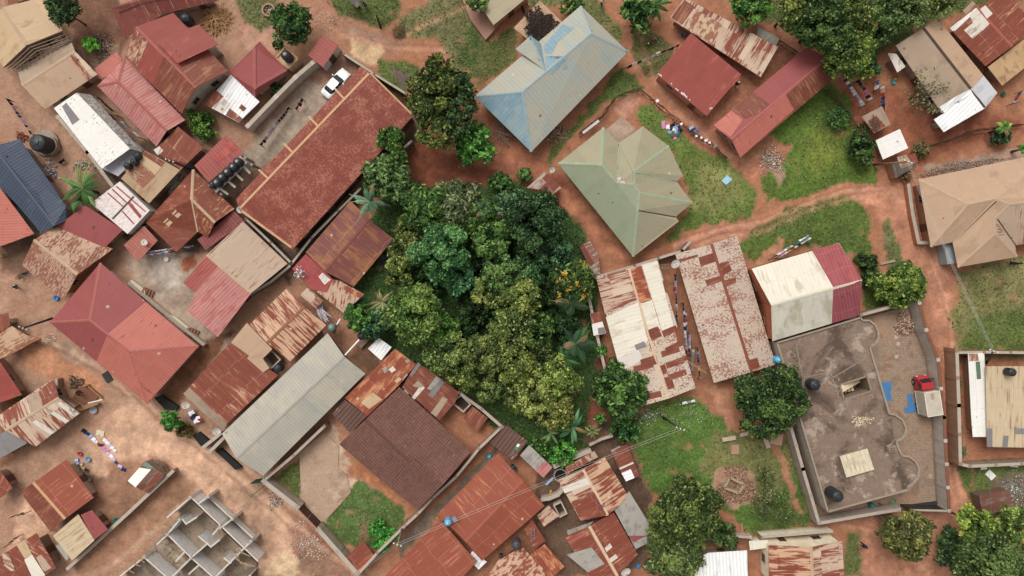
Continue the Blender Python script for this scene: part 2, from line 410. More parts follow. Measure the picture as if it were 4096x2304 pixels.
# ---------------------------------------------------------------- vegetation
def shade(h, f): return [min(1, c*f) for c in C(h)[:3]]
def leaf_quads(P, Nn, size, aspect, cols, jitter=.7, curl=.0):
    """P centres, Nn facing directions -> vertices, faces, colours"""
    m = len(P); r = rng.normal(size=(m, 3))*jitter; n = Nn+r; n /= np.linalg.norm(n, axis=1)[:, None]+1e-9
    a = rng.normal(size=(m, 3)); u = np.cross(n, a); u /= np.linalg.norm(u, axis=1)[:, None]+1e-9; v = np.cross(n, u)
    s = (size*rng.uniform(.6, 1.35, m))[:, None]; u = u*s*.5; v = v*s*.5*aspect
    V = np.stack([P-u*.25-v, P+u*.9-v*.1, P+u*.15+v, P-u*.9+v*.1], 1).reshape(-1, 3)
    return V, cols
def crown_mesh(name, V, cols, parent, O):
    m = len(V)//4; me = bpy.data.meshes.new(name)
    me.vertices.add(len(V)); me.vertices.foreach_set('co', (V-np.array(O)).astype(np.float32).ravel())
    me.loops.add(4*m); me.loops.foreach_set('vertex_index', np.arange(4*m, dtype=np.int32))
    me.polygons.add(m); me.polygons.foreach_set('loop_start', np.arange(0, 4*m, 4, dtype=np.int32)); me.update(calc_edges=True)
    ca = me.color_attributes.new('Col', 'FLOAT_COLOR', 'CORNER')
    c4 = np.ones((m, 4), np.float32); c4[:, :3] = cols; ca.data.foreach_set('color', np.repeat(c4, 4, 0).ravel())
    me.materials.append(LEAF); o = bpy.data.objects.new(name, me); COL.objects.link(o)
    if parent: o.parent = parent
    return o
def tree(label, t, x, y, rad, pal=('2f4a22', '4f7030', '6d8a3e'), h=None, name='tree', cat='tree', leaf=.27, asp=1.5, dens=1.0, clump=.26, group=None, flowers=None, sq=(1, 1, 0), lobes=None, flat=.75, sparse=0, nclump=None):
    """rad and x,y in overview pixels; lobes: extra (dx,dy,r) crown lobes in overview pixels"""
    R = rad*1.5901*K*1.12; h = h or max(2.0, R*1.5+1.0); zc = max(h-R*flat, R*.5)
    ctr = W(t, x, y, zc); f = (HC-zc)/HC; R *= f; O = Vector((ctr.x, ctr.y, 0)); r = root(name, O, label, cat, group)
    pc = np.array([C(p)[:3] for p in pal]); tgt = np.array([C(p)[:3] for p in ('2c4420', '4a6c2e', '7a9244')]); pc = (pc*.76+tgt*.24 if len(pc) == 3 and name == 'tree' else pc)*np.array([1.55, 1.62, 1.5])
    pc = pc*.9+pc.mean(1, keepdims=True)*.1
    VV = []; CC = []; ends = []
    lob = [(ctr.x, ctr.y, zc, R)]+[(ctr.x+dx*1.59*K, ctr.y-dy*1.59*K, zc*random.uniform(.82, 1.05), q*1.68*K) for dx, dy, q in (lobes or [])]
    for lx, ly, lz, lr in lob:
        cr = lr*clump; nc = nclump or int(14+lr*6.5)
        for k in range(nc):
            z = random.uniform(-.3, 1); a = k*2.39996+random.uniform(-.5, .5); q = math.sqrt(max(0, 1-max(z, 0)**2)) if z > 0 else 1
            rr = lr*(1-clump*.6)*random.uniform(.72, 1.08)
            c = np.array([lx+math.cos(a)*q*rr*sq[0], ly+math.sin(a)*q*rr*sq[1], lz+z*lr*flat*.8*random.uniform(.8, 1.1)])
            if z > .0: ends.append(Vector(c))
            c_r = cr*random.uniform(.65, 1.3); m = int(dens*c_r*c_r*30/(leaf*leaf*asp)*.85*(1-sparse))
            if m < 4: continue
            d = rng.normal(size=(m, 3)); d[:, 2] = d[:, 2]*.8+.35; d /= np.linalg.norm(d, axis=1)[:, None]
            rad_ = c_r*rng.uniform(.55, 1.05, m)[:, None]*(1+.25*np.sin(d[:, :1]*7+k)*np.cos(d[:, 1:2]*6)); P = c+d*rad_*np.array([1, 1, .75])
            tone = random.random(); b0 = pc[0]*(1-tone)+pc[1]*tone if tone < .75 or len(pc) < 3 else pc[1]*.4+pc[2]*.6
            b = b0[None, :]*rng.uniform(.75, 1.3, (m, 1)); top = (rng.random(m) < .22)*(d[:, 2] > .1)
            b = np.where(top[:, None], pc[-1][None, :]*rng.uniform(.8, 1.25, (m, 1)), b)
            V, c_ = leaf_quads(P, d, leaf, asp, b); VV.append(V); CC.append(c_)
    # inner leaves: heart's shade put into a darker colour, thin enough to leave gaps
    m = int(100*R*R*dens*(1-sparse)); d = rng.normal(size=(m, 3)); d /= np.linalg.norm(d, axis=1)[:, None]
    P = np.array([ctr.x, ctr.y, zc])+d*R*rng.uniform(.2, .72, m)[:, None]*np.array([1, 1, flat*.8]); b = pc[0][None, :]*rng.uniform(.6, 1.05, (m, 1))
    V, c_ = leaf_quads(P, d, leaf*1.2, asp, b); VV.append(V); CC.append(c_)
    crown_mesh('crown', np.concatenate(VV), np.concatenate(CC), r, O)
    if flowers:
        q = []; m = flowers[1]
        P = np.array([list(random.choice(ends)+Vector((random.uniform(-.8, .8), random.uniform(-.8, .8), random.uniform(.3, .9)))) for _ in range(m)])
        Pm = np.repeat(P, 9, 0)+rng.normal(size=(m*9, 3))*.16
        V, c_ = leaf_quads(Pm, np.tile([[0, 0, 1.]], (m*9, 1)), .26, 1.1, np.array([C(flowers[0])[:3]])*rng.uniform(.8, 1.1, (m*9, 1)))
        crown_mesh('blossom', V, c_, r, O)
    tb = MB(); tr = max(.07, R*.055); top = zc*.75
    tb.tube([(O.x, O.y, -.1), (O.x+tr*.3, O.y, top*.5), (O.x, O.y+tr*.4, top)], [tr*1.35, tr, tr*.75], 8)
    tr_o = tb.build('trunk', BARK, r, O, True)
    random.shuffle(ends); lm = MB(); base = Vector((O.x, O.y+tr*.4, top*.92))
    for e in ends[:max(4, min(9, int(R*1.6)))]:
        mid = base.lerp(e, .5)+Vector((0, 0, -.1*R)); lm.tube([base, mid, base.lerp(e, .96)], [tr*.6, tr*.34, tr*.12], 5)
    if lm.V: lm.build('limb', BARK, tr_o, O)
    return r
def frond_plant(label, t, x, y, rad, pal=('3f6a2c', '7fa050'), n=12, h=3.0, name='palm_tree', cat='palm', style='palm', group=None, wid=.55, droop=.5, lift=.8):
    R = rad*1.59*K*(HC-h)/HC; c = W(t, x, y, h); O = Vector((c.x, c.y, 0)); r = root(name, O, label, cat, group)
    tb = MB(); tb.tube([(O.x, O.y, -.1), (O.x, O.y, h*.5), (O.x, O.y, h)], [.2, .15, .12], 8); tb.build('trunk', BARK, r, O, True)
    a0 = random.random()*6
    for k in range(n):
        a = a0+k*2*math.pi/n+random.uniform(-.5, .5)*(1 if n > 8 else .6); L = R*random.uniform(.6, 1.12); lf = lift*random.uniform(.3, 1.2); dr = droop*random.uniform(.6, 1.3)
        d = Vector((math.cos(a), math.sin(a), 0)); s = Vector((-d.y, d.x, 0)); V = []; cc = []; pts = []
        for i in range(11):
            u = i/10; pts.append(c+d*L*u+Vector((0, 0, lf*math.sin(u*math.pi*.75)-dr*u*u*R*.5))+s*math.sin(a*3+k)*.12*L*u*u)
        base = np.array(C('8a7448' if (k % 6 == 5) else random.choice(pal))[:3])*random.uniform(.7, 1.2)
        if style == 'palm':
            for i in range(1, 40):
                u = i/40; j = min(9, int(u*10)); p = pts[j].lerp(pts[j+1], u*10-j); w = wid*math.sin(min(1, u*1.15+.12)*math.pi)**.6*(1 if u < .9 else .6)
                for sg in (-1, 1):
                    tip = p+s*sg*w+d*w*.5+Vector((0, 0, -w*.25)); q = d*.045
                    V += [p-q, p+q, tip+q*.6, tip-q*.6]; cc.append(base*random.uniform(.75, 1.25))
            for i in range(10):
                V += [pts[i]-s*.035+Vector((0, 0, .02)), pts[i+1]-s*.03+Vector((0, 0, .02)), pts[i+1]+s*.03+Vector((0, 0, .02)), pts[i]+s*.035+Vector((0, 0, .02))]; cc.append(base*1.5)
        else:
            for i in range(10):
                w0 = wid*math.sin(max(.04, min(1, i/10*.93+.06))*math.pi)**.7*.5; w1 = wid*math.sin(max(.04, min(1, (i+1)/10*.93+.06))*math.pi)**.7*.5
                for sg in (-1, 1):
                    z = Vector((0, 0, -.12)); V += [pts[i], pts[i+1], pts[i+1]+s*sg*w1+z, pts[i]+s*sg*w0+z]; cc.append(base*random.uniform(.85, 1.15)*(1.15 if sg > 0 else .9))
                V += [pts[i]-s*.03+Vector((0, 0, .02)), pts[i+1]-s*.025+Vector((0, 0, .02)), pts[i+1]+s*.025+Vector((0, 0, .02)), pts[i]+s*.03+Vector((0, 0, .02))]; cc.append(base*1.7)
        crown_mesh('frond', np.array([list(v) for v in V]), np.array(cc), r, O)
    return r
# ---------------------------------------------------------------- roofing materials
RED = roofmat('a44a40', 'c66a62', .12, 2, .3, corr=.04, cvar=.06, seam=.06, big=.22)
REDC = roofmat('b65d58', '9d4744', .2, 2, .3, corr=.11, pitch=.42, cvar=.08, seam=.1)
PINKC = roofmat('c8837e', 'b8625e', .35, 1.5, .4, corr=.13, pitch=.42, cvar=.1, seam=.15)
PINKR = roofmat('bd5f60', 'aa5052', .2, 1, .3, corr=.05, cvar=.06, seam=.1, pitch=.35)
SALM = roofmat('c96f62', '8a4438', .06, 2, .5, corr=.09, cvar=.08, pitch=.36, seam=.15)
MAUV = roofmat('a64f50', '9a4a50', .2, 1, .3, corr=.03, cvar=.05, seam=.08, pitch=.35, big=.2)
BRWN = roofmat('934834', 'd6a886', .14, 4, .35, corr=.04, cvar=.12, seam=.35, sheet=(.85, 3.2), big=.3)
BRWP = roofmat('8a4533', 'b07a5c', .26, 4, .35, corr=.03, cvar=.1, seam=.12, big=.25)
RUSTO = roofmat('a04c30', 'd89464', .3, 2.2, .45, corr=.05, cvar=.16, seam=.2, big=.4)
ORNG = roofmat('a5523a', 'c88462', .14, 3, .3, corr=.03, cvar=.06, seam=.3, sheet=(1.6, 3.4), big=.2)
RSTR = roofmat('96492f', 'd9b08e', .44, 3.4, .28, corr=.05, cvar=.15, seam=.2, soft=.05, big=.2)
RPAT = roofmat('a05440', 'c9ac93', .46, 3, .9, cells=.12, corr=.05, cvar=.18, seam=.3, soft=.05)
RWHT = roofmat('cdb9a6', '9a4a36', .42, 3.6, .3, cells=.15, corr=.05, cvar=.12, soft=.05, big=.2)
RWHB = roofmat('9c4e3a', 'd2b8a0', .46, 3.4, .28, cells=.12, corr=.05, cvar=.15, seam=.2, soft=.05, big=.2)
FLEK = roofmat('cbb7a6', '95503c', .36, 5, 3.4, corr=.03, cvar=.06, seam=.12, soft=.05, big=.12)
FLEK2 = roofmat('cfbcab', '96503c', .34, 5, 3.4, cells=.16, corr=.05, cvar=.08, seam=.12, soft=.04, big=.15)
DOTS = roofmat('96563f', 'c9a48a', .5, 4.5, 1.5, corr=.04, cvar=.15, seam=.35, sheet=(.9, 2.2), soft=.04)
DOTP = roofmat('c59b82', '8f4a38', .52, 4.5, 1.6, corr=.05, cvar=.1, seam=.25, soft=.04)
MAUR = roofmat('874a44', 'a5683c', .36, 1.3, .3, corr=.04, cvar=.08, seam=.4, sheet=(1.0, 3.4), big=.3)
HALL = roofmat('8f3c2b', 'b5705a', .33, 6, 2.4, corr=.05, cvar=.07, seam=.14, sheet=(1.0, .9), big=.2, soft=.09)
BEIG = roofmat('cfae88', 'b08c68', .2, .8, .4, corr=.04, cvar=.08, seam=-.25, sheet=(1.3, 3.2), big=.15)
BEIP = roofmat('c29f82', 'ab8a70', .2, .4, .3, corr=.03, cvar=.04, seam=-.12, sheet=(2, 4), big=.15)
BEID = roofmat('b39a84', '9c846e', .3, .4, .3, corr=.03, cvar=.04, seam=-.08, sheet=(2, 4), big=.25)
BEIR = roofmat('c0a48e', '8a5040', .24, 5, .25, corr=.04, cvar=.05, seam=.1, big=.12, soft=.03)
CREM = roofmat('e0d8c8', 'c0b298', .2, 1.2, .3, corr=.03, cvar=.06, seam=-.25, pitch=.5, sheet=(1, 3.2), big=.12)
CREMY = roofmat('cdb795', '9c6844', .22, 3, .25, corr=.05, cvar=.08, seam=-.3, sheet=(1, 2.6), big=.15)
WHTM = roofmat('e6e2df', '9a9494', .14, 5, 2, corr=.04, cvar=.06, seam=-.2, sheet=(1.6, 2.4), big=.08, soft=.03)
WHTC = roofmat('e9e9ec', 'c9c9cf', .2, 1, .3, corr=.12, cvar=.04, seam=-.15, pitch=.45, big=.08)
WHTR = roofmat('d9cfc5', 'a08a7a', .2, 2, .4, corr=.05, cvar=.06, seam=-.2, big=.15)
MOTT = roofmat('b8b3b0', '7c7874', .5, 3, 3, corr=.02, cvar=.05, seam=.0, big=.2)
WSTR = roofmat('e0d5d3', 'cdb4b4', .3, 4, 1.5, corr=.05, cvar=.06, seam=-.1, big=.1)
GRYB = roofmat('afaaa0', 'a2a19c', .2, .5, .2, corr=.06, cvar=.04, seam=-.08, pitch=.42, sheet=(.84, 5), big=.12, c3='b9b09e')
GRYP = roofmat('aca59d', '8a8580', .3, 1, .5, corr=.07, cvar=.06, seam=-.15, big=.2)
BLUG = roofmat('b1ac9c', '9fa8a6', .24, .6, .25, corr=.035, cvar=.04, seam=-.12, pitch=.5, sheet=(.9, 3.4), big=.15, c3='a7aaa0')
BLUE = roofmat('7f9fb2', '97a8ac', .35, .8, .3, corr=.04, cvar=.05, seam=-.12, pitch=.5, sheet=(.9, 3.4), big=.2, c3='8aa5b0')
GRNR = roofmat('a69d80', '9a947a', .2, .5, .2, corr=.03, cvar=.03, seam=-.1, pitch=.35, sheet=(1.8, 3.6), big=.1, c3='a39c80')
GRNW = roofmat('949d82', '8a947a', .2, .5, .2, corr=.05, cvar=.04, seam=-.16, pitch=.35, sheet=(1.8, 3.6), big=.2, c3='949a80')
NAVY = roofmat('47526a', '5a6478', .15, 2, .3, corr=.2, cvar=.05, seam=.05, pitch=.4, big=.2)
OLVB = roofmat('b0a387', 'a29478', .2, .5, .3, corr=.03, cvar=.04, seam=-.15, sheet=(2, 4), big=.12)
TILE = tilemat('865a50', 'c4b0a4'); TILEC = roofmat('705048', 'b8a090', .1, 5, .8, corr=.28, pitch=.5, cvar=.12, seam=.0, soft=.03)
SHAK = roofmat('8f7468', '7a4a3c', .5, 2, .6, cells=.3, corr=.05, cvar=.25, seam=-.3, big=.4)
TAR = roofmat('5a5450', '7a7068', .3, 2, 1, corr=.03, big=.3)
SLATE = roofmat('8b8688', '7a7678', .2, 1, .5, corr=.04, seam=-.1, big=.12)
CAPR = plain('b4625a', .6); CAPB = plain('d8b79a', .7); CAPG = plain('9ca88e', .5); CAPD = plain('57463e', .8); CAPBL = plain('9aabb0', .5); CAPT = plain('c4a487', .7); CAPGR = plain('a9a49a', .6)
CONC = slabmat('a8988a', '7c6c60', 'c6b8aa')
# ---------------------------------------------------------------- houses, photo left to right, top to bottom
house('large beige sheet metal gable roof with exposed timber trusses at its open lower end', '00',
      [(G('00', [(395, -25), (605, 295)], [(20, 75), (255, 437)], [(-230, 320), (35, 645)], 3.8, 5.4), BEIG)], 'a88a72', caps=CAPT)
house('dark red roof sliver in the extreme corner behind the large beige gable', '00', [(M('00', [(30, -80), (260, -80), (330, -20), (62, 48)], 3), BRWP)], 'a07058', openings=False)
house('beige ridged house with grey upper slope and a rusty strip of sheets', '00',
      [(G('00', [(165, 685), (665, 340)], [(212, 825), (725, 495)], [(435, 1057), (942, 717)], 3.2, 3.9), [BEID, BEIP])], 'a08672', caps=CAPT,
      patches=[(0, 1, [(668, 545), (708, 520), (885, 757), (850, 778)], RSTR), (0, 1, [(735, 505), (790, 560), (940, 718), (895, 752), (705, 525)], RWHB)])
house('long dark red seamed roof with pale lines behind the firewood pile', '00',
      [(X('00', [(1205, 372, 3.2), (1570, 138, 3.2), (2115, 5, 3.2), (1960, -160, 4.6), (1340, -20, 4.6), (1077, 80, 4.6)], [(0, 1, 2, 3, 4, 5)]), roofmat('8e463c', 'b98066', .1, 3, .4, corr=.03, cvar=.05, seam=.5, sheet=(1.9, 9), big=.25))], '938c86')
house('tall red house with a two level bright red roof and brown faded lower sheets', '00',
      [(X('00', [(1310, 260, 6), (1890, 850, 6), (1755, 1100, 4.3), (1205, 548, 4.3), (1675, 125, 4.3), (2205, 687, 4.3)], [(0, 1, 2, 3), (0, 4, 5, 1)]), [RED, RED]),
       (X('00', [(1505, 397, 6.5), (1920, 235, 5.3), (2108, 430, 5.3), (1715, 612, 6.5)], [(0, 1, 2, 3)]), RED)], 'b3a496', caps=CAPR,
      patches=[(0, 0, [(1585, 545), (1885, 850), (1755, 1095), (1482, 815)], BRWP), (0, 0, [(1305, 275), (1432, 400), (1330, 640), (1215, 540)], roofmat('9a5040', 'd0aa8c', .42, 4, 1.2, corr=.03)),
               (0, 1, [(1725, 650), (2060, 530), (2200, 685), (1892, 845)], BRWP)])
house('long pink ribbed metal roof with hipped end beside the tall red house', '00',
      [(X('00', [(1207, 560, 3), (1790, 1160, 3), (1610, 1265, 4.4), (1140, 790, 4.4), (940, 830, 3), (1512, 1415, 3)], [(0, 1, 2, 3), (4, 3, 2, 5), (0, 3, 4)]), [PINKC, PINKC, PINKC])], '9b7c6a', caps=CAPR)
house('small faded red lean-to roof between the beige house and pink ribbed roof', '00', [(M('00', [(915, 660), (1125, 500), (1175, 575), (1150, 700), (955, 765)], 2.4), SALM)], 'a07c68', openings=False, name='shed', cat='shed')
house('whitewashed building with bright white roof sheets and mottled grey side slope', '00',
      [(X('00', [(520, 1045, 4.6), (740, 895, 5), (1255, 1437, 5), (985, 1630, 4.6), (880, 915, 3.6), (1385, 1475, 3.6)], [(0, 1, 2, 3), (1, 4, 5, 2)]), [WHTM, MOTT]),
       (M('00', [(990, 1632), (1262, 1440), (1372, 1482), (1140, 1702)], 3.2), roofmat('b3b1bb', '9a98a2', .2, 1, 1, corr=.0, seam=0))], 'c8c4c2',
      patches=[(0, 0, [(600, 1030), (640, 990), (770, 1155), (700, 1205)], SLATE)])
house('dark navy blue ribbed gable roof at the left edge', '10',
      [(X('10', [(-60, 60, 3.2), (190, -8, 3.2), (640, 640, 3.2), (640, 778, 3.2), (-10, 150, 4.4), (520, 830, 4.4), (405, 900, 3.2), (-100, 330, 3.2)], [(0, 1, 2, 3, 5, 4), (4, 5, 6, 7)]), [NAVY, NAVY])], '8c8078', caps=plain('4c566c', .5))
house('salmon red roof with a teal painted wall at the left edge', '10',
      [(X('10', [(-200, 300, 3.6), (0, 465, 3.2), (330, 905, 3.2), (45, 1012, 3.2), (-200, 1080, 3.6)], [(0, 1, 2, 3, 4)]), SALM)], '6f9a9a')
house('rusty patterned gable roof with rows of pale spots, brown wall below', '10',
      [(G('10', [(545, 840), (1092, 1052)], [(325, 965), (745, 1302)], [(215, 1210), (612, 1548)], 3, 4.3), [DOTS, DOTP])], 'a0623f', caps=CAPT)
house('trapezoid dusky rose roof wedged between the striped white roof and the rusty patterned roof', '10',
      [(M('10', [(822, 630), (1187, 867), (1010, 1042), (548, 835)], [3.5, 3.5, 3.1, 3.1]), MAUV)], '9c8474')
house('flat white parapet roof with thin red and pink stripes', '10',
      [(M('10', [(1157, 400), (1445, 680), (1232, 907), (880, 610)], 3.9), WSTR)], 'b4a8a0', inset_=.03,
      patches=[(0, 0, p, RED) for p in ([(1120, 452), (1133, 445), (1412, 690), (1405, 698)], [(1035, 515), (1047, 508), (1195, 640), (1187, 648)], [(1232, 615), (1262, 600), (1372, 735), (1350, 758)], [(1175, 690), (1188, 684), (1300, 808), (1290, 815)], [(1078, 478), (1090, 470), (1240, 610), (1230, 618)])]
      + [(0, 0, [(1083, 758), (1290, 540), (1300, 550), (1093, 768)], plain('5c4a46', .8))])
house('tan and rust sheet roof with a streaked rusty square, beside the three black tanks', '10',
      [(M('10', [(1400, 100), (1740, 290), (1440, 612), (1168, 372)], [3.7, 3.7, 3.2, 3.2]), roofmat('bb9b7a', 'a87a56', .3, .8, .4, corr=.04, cvar=.12, seam=.1))], '8d7a6c',
      patches=[(0, 0, [(1310, 192), (1502, 345), (1383, 465), (1208, 300)], roofmat('c0a080', '96462f', .56, 2, 5, corr=.06, soft=.04)), (0, 0, [(1362, 140), (1560, 262), (1500, 338), (1330, 180)], BEIG), (0, 0, [(1400, 102), (1590, 215), (1560, 258), (1370, 135)], BRWN)])
house('cluster of brown rusty roof sheets with pale seams above the alley poles', '10',
      [(M('10', [(1720, -130), (1965, 75), (1745, 288), (1490, 100)], [3.4, 3.4, 3, 3]), BRWN)], '8f7565',
      patches=[(0, 0, [(1485, 95), (1540, 60), (1580, 105), (1525, 150)], WHTR)])
house('red ribbed roof with a brighter red panel beside the row of five black tanks', '10',
      [(M('10', [(2185, -50), (2352, 135), (2015, 408), (1877, 248)], [3.6, 3.2, 3.2, 3.6]), REDC)], '9c8878',
      patches=[(0, 0, [(2175, 45), (2235, 5), (2310, 75), (2110, 215), (2065, 160)], roofmat('b84b48', 'c86460', .2, 1, .3, corr=.12, pitch=.42))])
house('rusty brown cross gable roof with pale ridge lines and four small pale sheets', '10',
      [(X('10', [(1865, 285, 3), (2265, 665, 3), (2075, 798, 4.3), (2005, 937, 3), (1910, 887, 3), (1705, 1082, 3), (1408, 797, 3), (1850, 575, 4.6), (1880, 282, 3)],
          [(0, 1, 2, 7), (7, 2, 3, 4), (7, 4, 5, 6, 0)]), [roofmat('8d4730', 'c98f66', .24, 2.5, 1.2, corr=.03, seam=.2, soft=.05), roofmat('8d4730', 'c98f66', .3, 2.5, 1.2, corr=.03, seam=.2, soft=.05), roofmat('88412d', 'b06a48', .2, 2, .6, corr=.03, seam=.12)])], '8a6a58', caps=CAPT, valley=CAPT,
      patches=[(0, 2, p, BEIG) for p in ([(1685, 730), (1725, 697), (1755, 720), (1717, 755)], [(1660, 712), (1698, 670), (1710, 685), (1678, 725)], [(1600, 812), (1640, 775), (1672, 795), (1630, 838)], [(1577, 795), (1618, 752), (1630, 765), (1590, 803)])])
house('small coral roof carrying a round satellite dish', '10', [(M('10', [(1393, 830), (1522, 970), (1335, 1172), (1195, 1015)], [3, 2.7, 2.7, 3]), roofmat('bb6b60', 'a04a40', .2, 1, .5, corr=.14, pitch=.4))], '9a8070', name='shed', cat='shed')
house('dark maroon ribbed shed roof tucked under the beige and pink house', '10', [(M('10', [(2080, 838), (2255, 680), (2372, 790), (1985, 1062), (1907, 962)], 2.7), roofmat('94484a', '7e3a34', .3, 1, .5, corr=.16, pitch=.4, big=.3))], '8a7468', name='shed', cat='shed', openings=False)
house('beige upper slope and pink lower slope gable roof with black wear marks', 'U',
      [(X('U', [(611, 557, 3.1), (723, 663, 3.1), (520, 641, 4.4), (632, 737, 4.4), (548, 848, 3.1), (471, 783, 3.1), (492, 737, 3.2), (460, 712, 3.2)], [(0, 1, 3, 2), (2, 3, 4, 5, 6, 7)]), [BEIR, PINKC])], 'a39484', caps=CAPT,
      patches=[(0, 1, [(520, 645), (548, 670), (490, 735), (461, 712)], REDC)])
house('largest terracotta hip roof, deep pink on the upper half and lighter ribbed sheets below', '20',
      [(X('20', [(970, -190, 3.6), (1917, 618, 3.6), (1423, 1172, 3.6), (480, 385, 3.6), (865, 365, 5.9), (1252, 672, 5.9)], [(0, 1, 5, 4), (1, 2, 5), (2, 3, 4, 5), (3, 0, 4)]), MAUV)], 'c3b2a2', caps=CAPR,
      patches=[(0, 0, [(1407, 190), (1912, 614), (1256, 668), (1045, 495)], SALM), (0, 1, [(1912, 622), (1423, 1168), (1256, 676)], SALM), (0, 2, [(1250, 678), (1420, 1168), (932, 758), (1043, 500)], SALM)])
house('small brown roof with bright white fascia at the left edge near the leaning pole', '20', [(M('20', [(-120, 330), (78, 292), (95, 415), (-60, 520)], 3), BRWN)], 'b0a496')
house('low orange brown striped lean-to roof under the leaning pole', '20', [(M('20', [(-80, 500), (110, 418), (262, 512), (398, 535), (180, 655), (-20, 745)], [2.8, 2.8, 2.6, 2.3, 2.3, 2.5]), roofmat('ab6c4c', 'd0ae8c', .46, .5, 3, corr=.05, seam=.4, soft=.05))], '8a7468', openings=False, name='shed', cat='shed')
house('bright brick red roof cut off by the left edge', '20', [(M('20', [(-260, 560), (2, 770), (213, 1087), (-260, 1250)], [3.6, 3, 3, 3.6]), roofmat('a4443c', 'b85a50', .2, 1, .4, corr=.03, seam=.0, big=.15))], '8d6a5c')
house('brown gable roof with wide pale sheets set at intervals along both slopes', '20',
      [(G('20', [(515, 930), (-60, 1310)], [(568, 1113), (50, 1430)], [(772, 1262), (345, 1585)], 2.9, 3.7), RWHB)], '8a7264', caps=CAPT,
      patches=[(0, 0, [(268, 1105), (370, 1040), (410, 1205), (300, 1285)], BEID), (0, 0, [(105, 1330), (150, 1305), (165, 1385), (120, 1410)], BEID), (0, 0, [(380, 1040), (515, 935), (560, 1105), (415, 1195)], BRWN),
               (0, 1, [(545, 1170), (585, 1150), (760, 1270), (715, 1300)], WHTR), (0, 1, [(455, 1245), (495, 1222), (670, 1335), (635, 1360)], WHTR), (0, 1, [(310, 1350), (350, 1325), (540, 1440), (490, 1470)], WHTR)])
house('smooth slate grey roof beside heaped pots and red cloths', '30', [(M('30', [(-80, 130), (95, 22), (265, 165), (40, 290), (-80, 350)], 2.8), SLATE)], '7a6c64')
house('brown rust roof with one long cream ridge cap and basins along its wall', '30',
      [(G('30', [(640, 325), (905, 692)], [(320, 545), (628, 897)], [(195, 642), (490, 1025)], 3.0, 3.5), [ORNG, BRWP])], '9c8672', caps=CREAM)
house('rusty red roof corner at the left edge with clothes strewn beside it', '30', [(M('30', [(-120, 380), (5, 435), (122, 600), (-20, 710), (-120, 740)], 2.9), BRWN)], '8a7264')
house('cream panelled small roof joined to a maroon roof square', '30',
      [(M('30', [(755, 852), (912, 1105), (697, 1300), (512, 1062)], [3, 3, 2.8, 2.8]), CREMY), (M('30', [(780, 858), (888, 812), (1042, 998), (905, 1105)], 2.9), MAUV), (M('30', [(537, 1160), (600, 1110), (665, 1280), (640, 1300)], 2.4), GRYP)], '8d7a6c')
house('patchwork rusty roof with cream and white sheets in the bottom left corner', '30',
      [(M('30', [(352, 1035), (545, 1372), (250, 1560), (-150, 1480), (-120, 1330)], [3.2, 3, 3, 3.4, 3.4]), BRWN)], '8a7264',
      patches=[(0, 0, [(160, 1150), (240, 1095), (310, 1240), (240, 1280)], BEIG), (0, 0, [(235, 1290), (310, 1240), (440, 1440), (330, 1500)], CREM), (0, 0, [(350, 1270), (400, 1240), (500, 1370), (425, 1410)], BEIR), (0, 0, [(20, 1230), (75, 1215), (150, 1390), (60, 1420)], RWHT)])
house('collapsing little shack with white tarpaulin and rusty sheet on its roof', '30',
      [(M('30', [(1405, 335), (1590, 478), (1425, 650), (1222, 540)], [2.2, 2.4, 2.1, 2.0]), SHAK)], '86705f', name='shack', cat='shack', openings=False, inset_=.12,
      patches=[(0, 0, [(1300, 455), (1350, 400), (1460, 420), (1390, 500), (1310, 592), (1235, 530)], WHITE), (0, 0, [(1530, 445), (1580, 480), (1425, 640), (1385, 610)], BRWP), (0, 0, [(1405, 338), (1480, 395), (1455, 420), (1375, 380)], plain('7c8f80', .6))])
house('red hip roof house beside the caged black tank and white sheet roofs', '01',
      [(X('01', [(97, 402, 3.3), (362, 680, 3.3), (48, 937, 3.3), (-205, 695, 3.3), (43, 455, 4.4), (46, 860, 4.4)], [(0, 1, 2, 5, 4), (2, 3, 0, 4, 5)]), MAUV)], 'b8aca2', caps=CAPR)
house('bright white and brown sheet roof jutting below the red hip roof', 'U',
      [(M('U', [(581, 188), (653, 256), (600, 308), (514, 262)], [3, 3, 2.7, 2.7]), WHTC)], 'a09488',
      patches=[(0, 0, [(545, 228), (563, 243), (532, 272), (514, 262)], BRWN), (0, 0, [(560, 245), (580, 262), (560, 285), (535, 272)], WHTR), (0, 0, [(578, 272), (610, 298), (600, 307), (568, 290)], BRWP), (0, 0, [(608, 262), (620, 272), (612, 281), (601, 271)], BRWP)])
house('tiny white gatehouse with a bright coral roof and a small dark window', '01',
      [(M('01', [(702, 345), (857, 430), (702, 652), (557, 530)], [3.4, 3.1, 3.1, 3.4]), REDC)], 'b9b2ac', inset_=.12)
house('longest red brown hall roof with cream ridge cap and cross battens', 'U',
      [(G('U', [(907.6, 166.5), (594, 500)], [(930, 184), (602, 527)], [(1041, 290), (735, 628)], 4.2, 4.7), HALL)], '4e3f36', inset_=.3,
      patches=[(0, 0, p, CREAM) for p in ([(840, 224), (844, 221), (867, 247), (864, 250)], [(774, 294), (778, 291), (802, 316), (799, 320)], [(712, 362), (716, 359), (740, 384), (737, 388)], [(649, 428), (653, 425), (678, 449), (675, 453)])]
      + [(0, 0, [(926, 183), (930, 187), (606, 526), (602, 522)], CREAM), (0, 1, [(929, 184), (934, 184), (1041, 289), (1038, 293)], CREAM), (0, 1, [(603, 527), (604, 531), (732, 625), (735, 620), (610, 528)], CREAM)])
house('mauve brown gable roof with mustard stains under the blue green palm', '11',
      [(G('11', [(970, 587), (537, 1085)], [(1152, 768), (727, 1270)], [(1387, 957), (1002, 1417)], 3.0, 3.7), MAUR)], '7d6a60', caps=plain('8a4a40', .7))
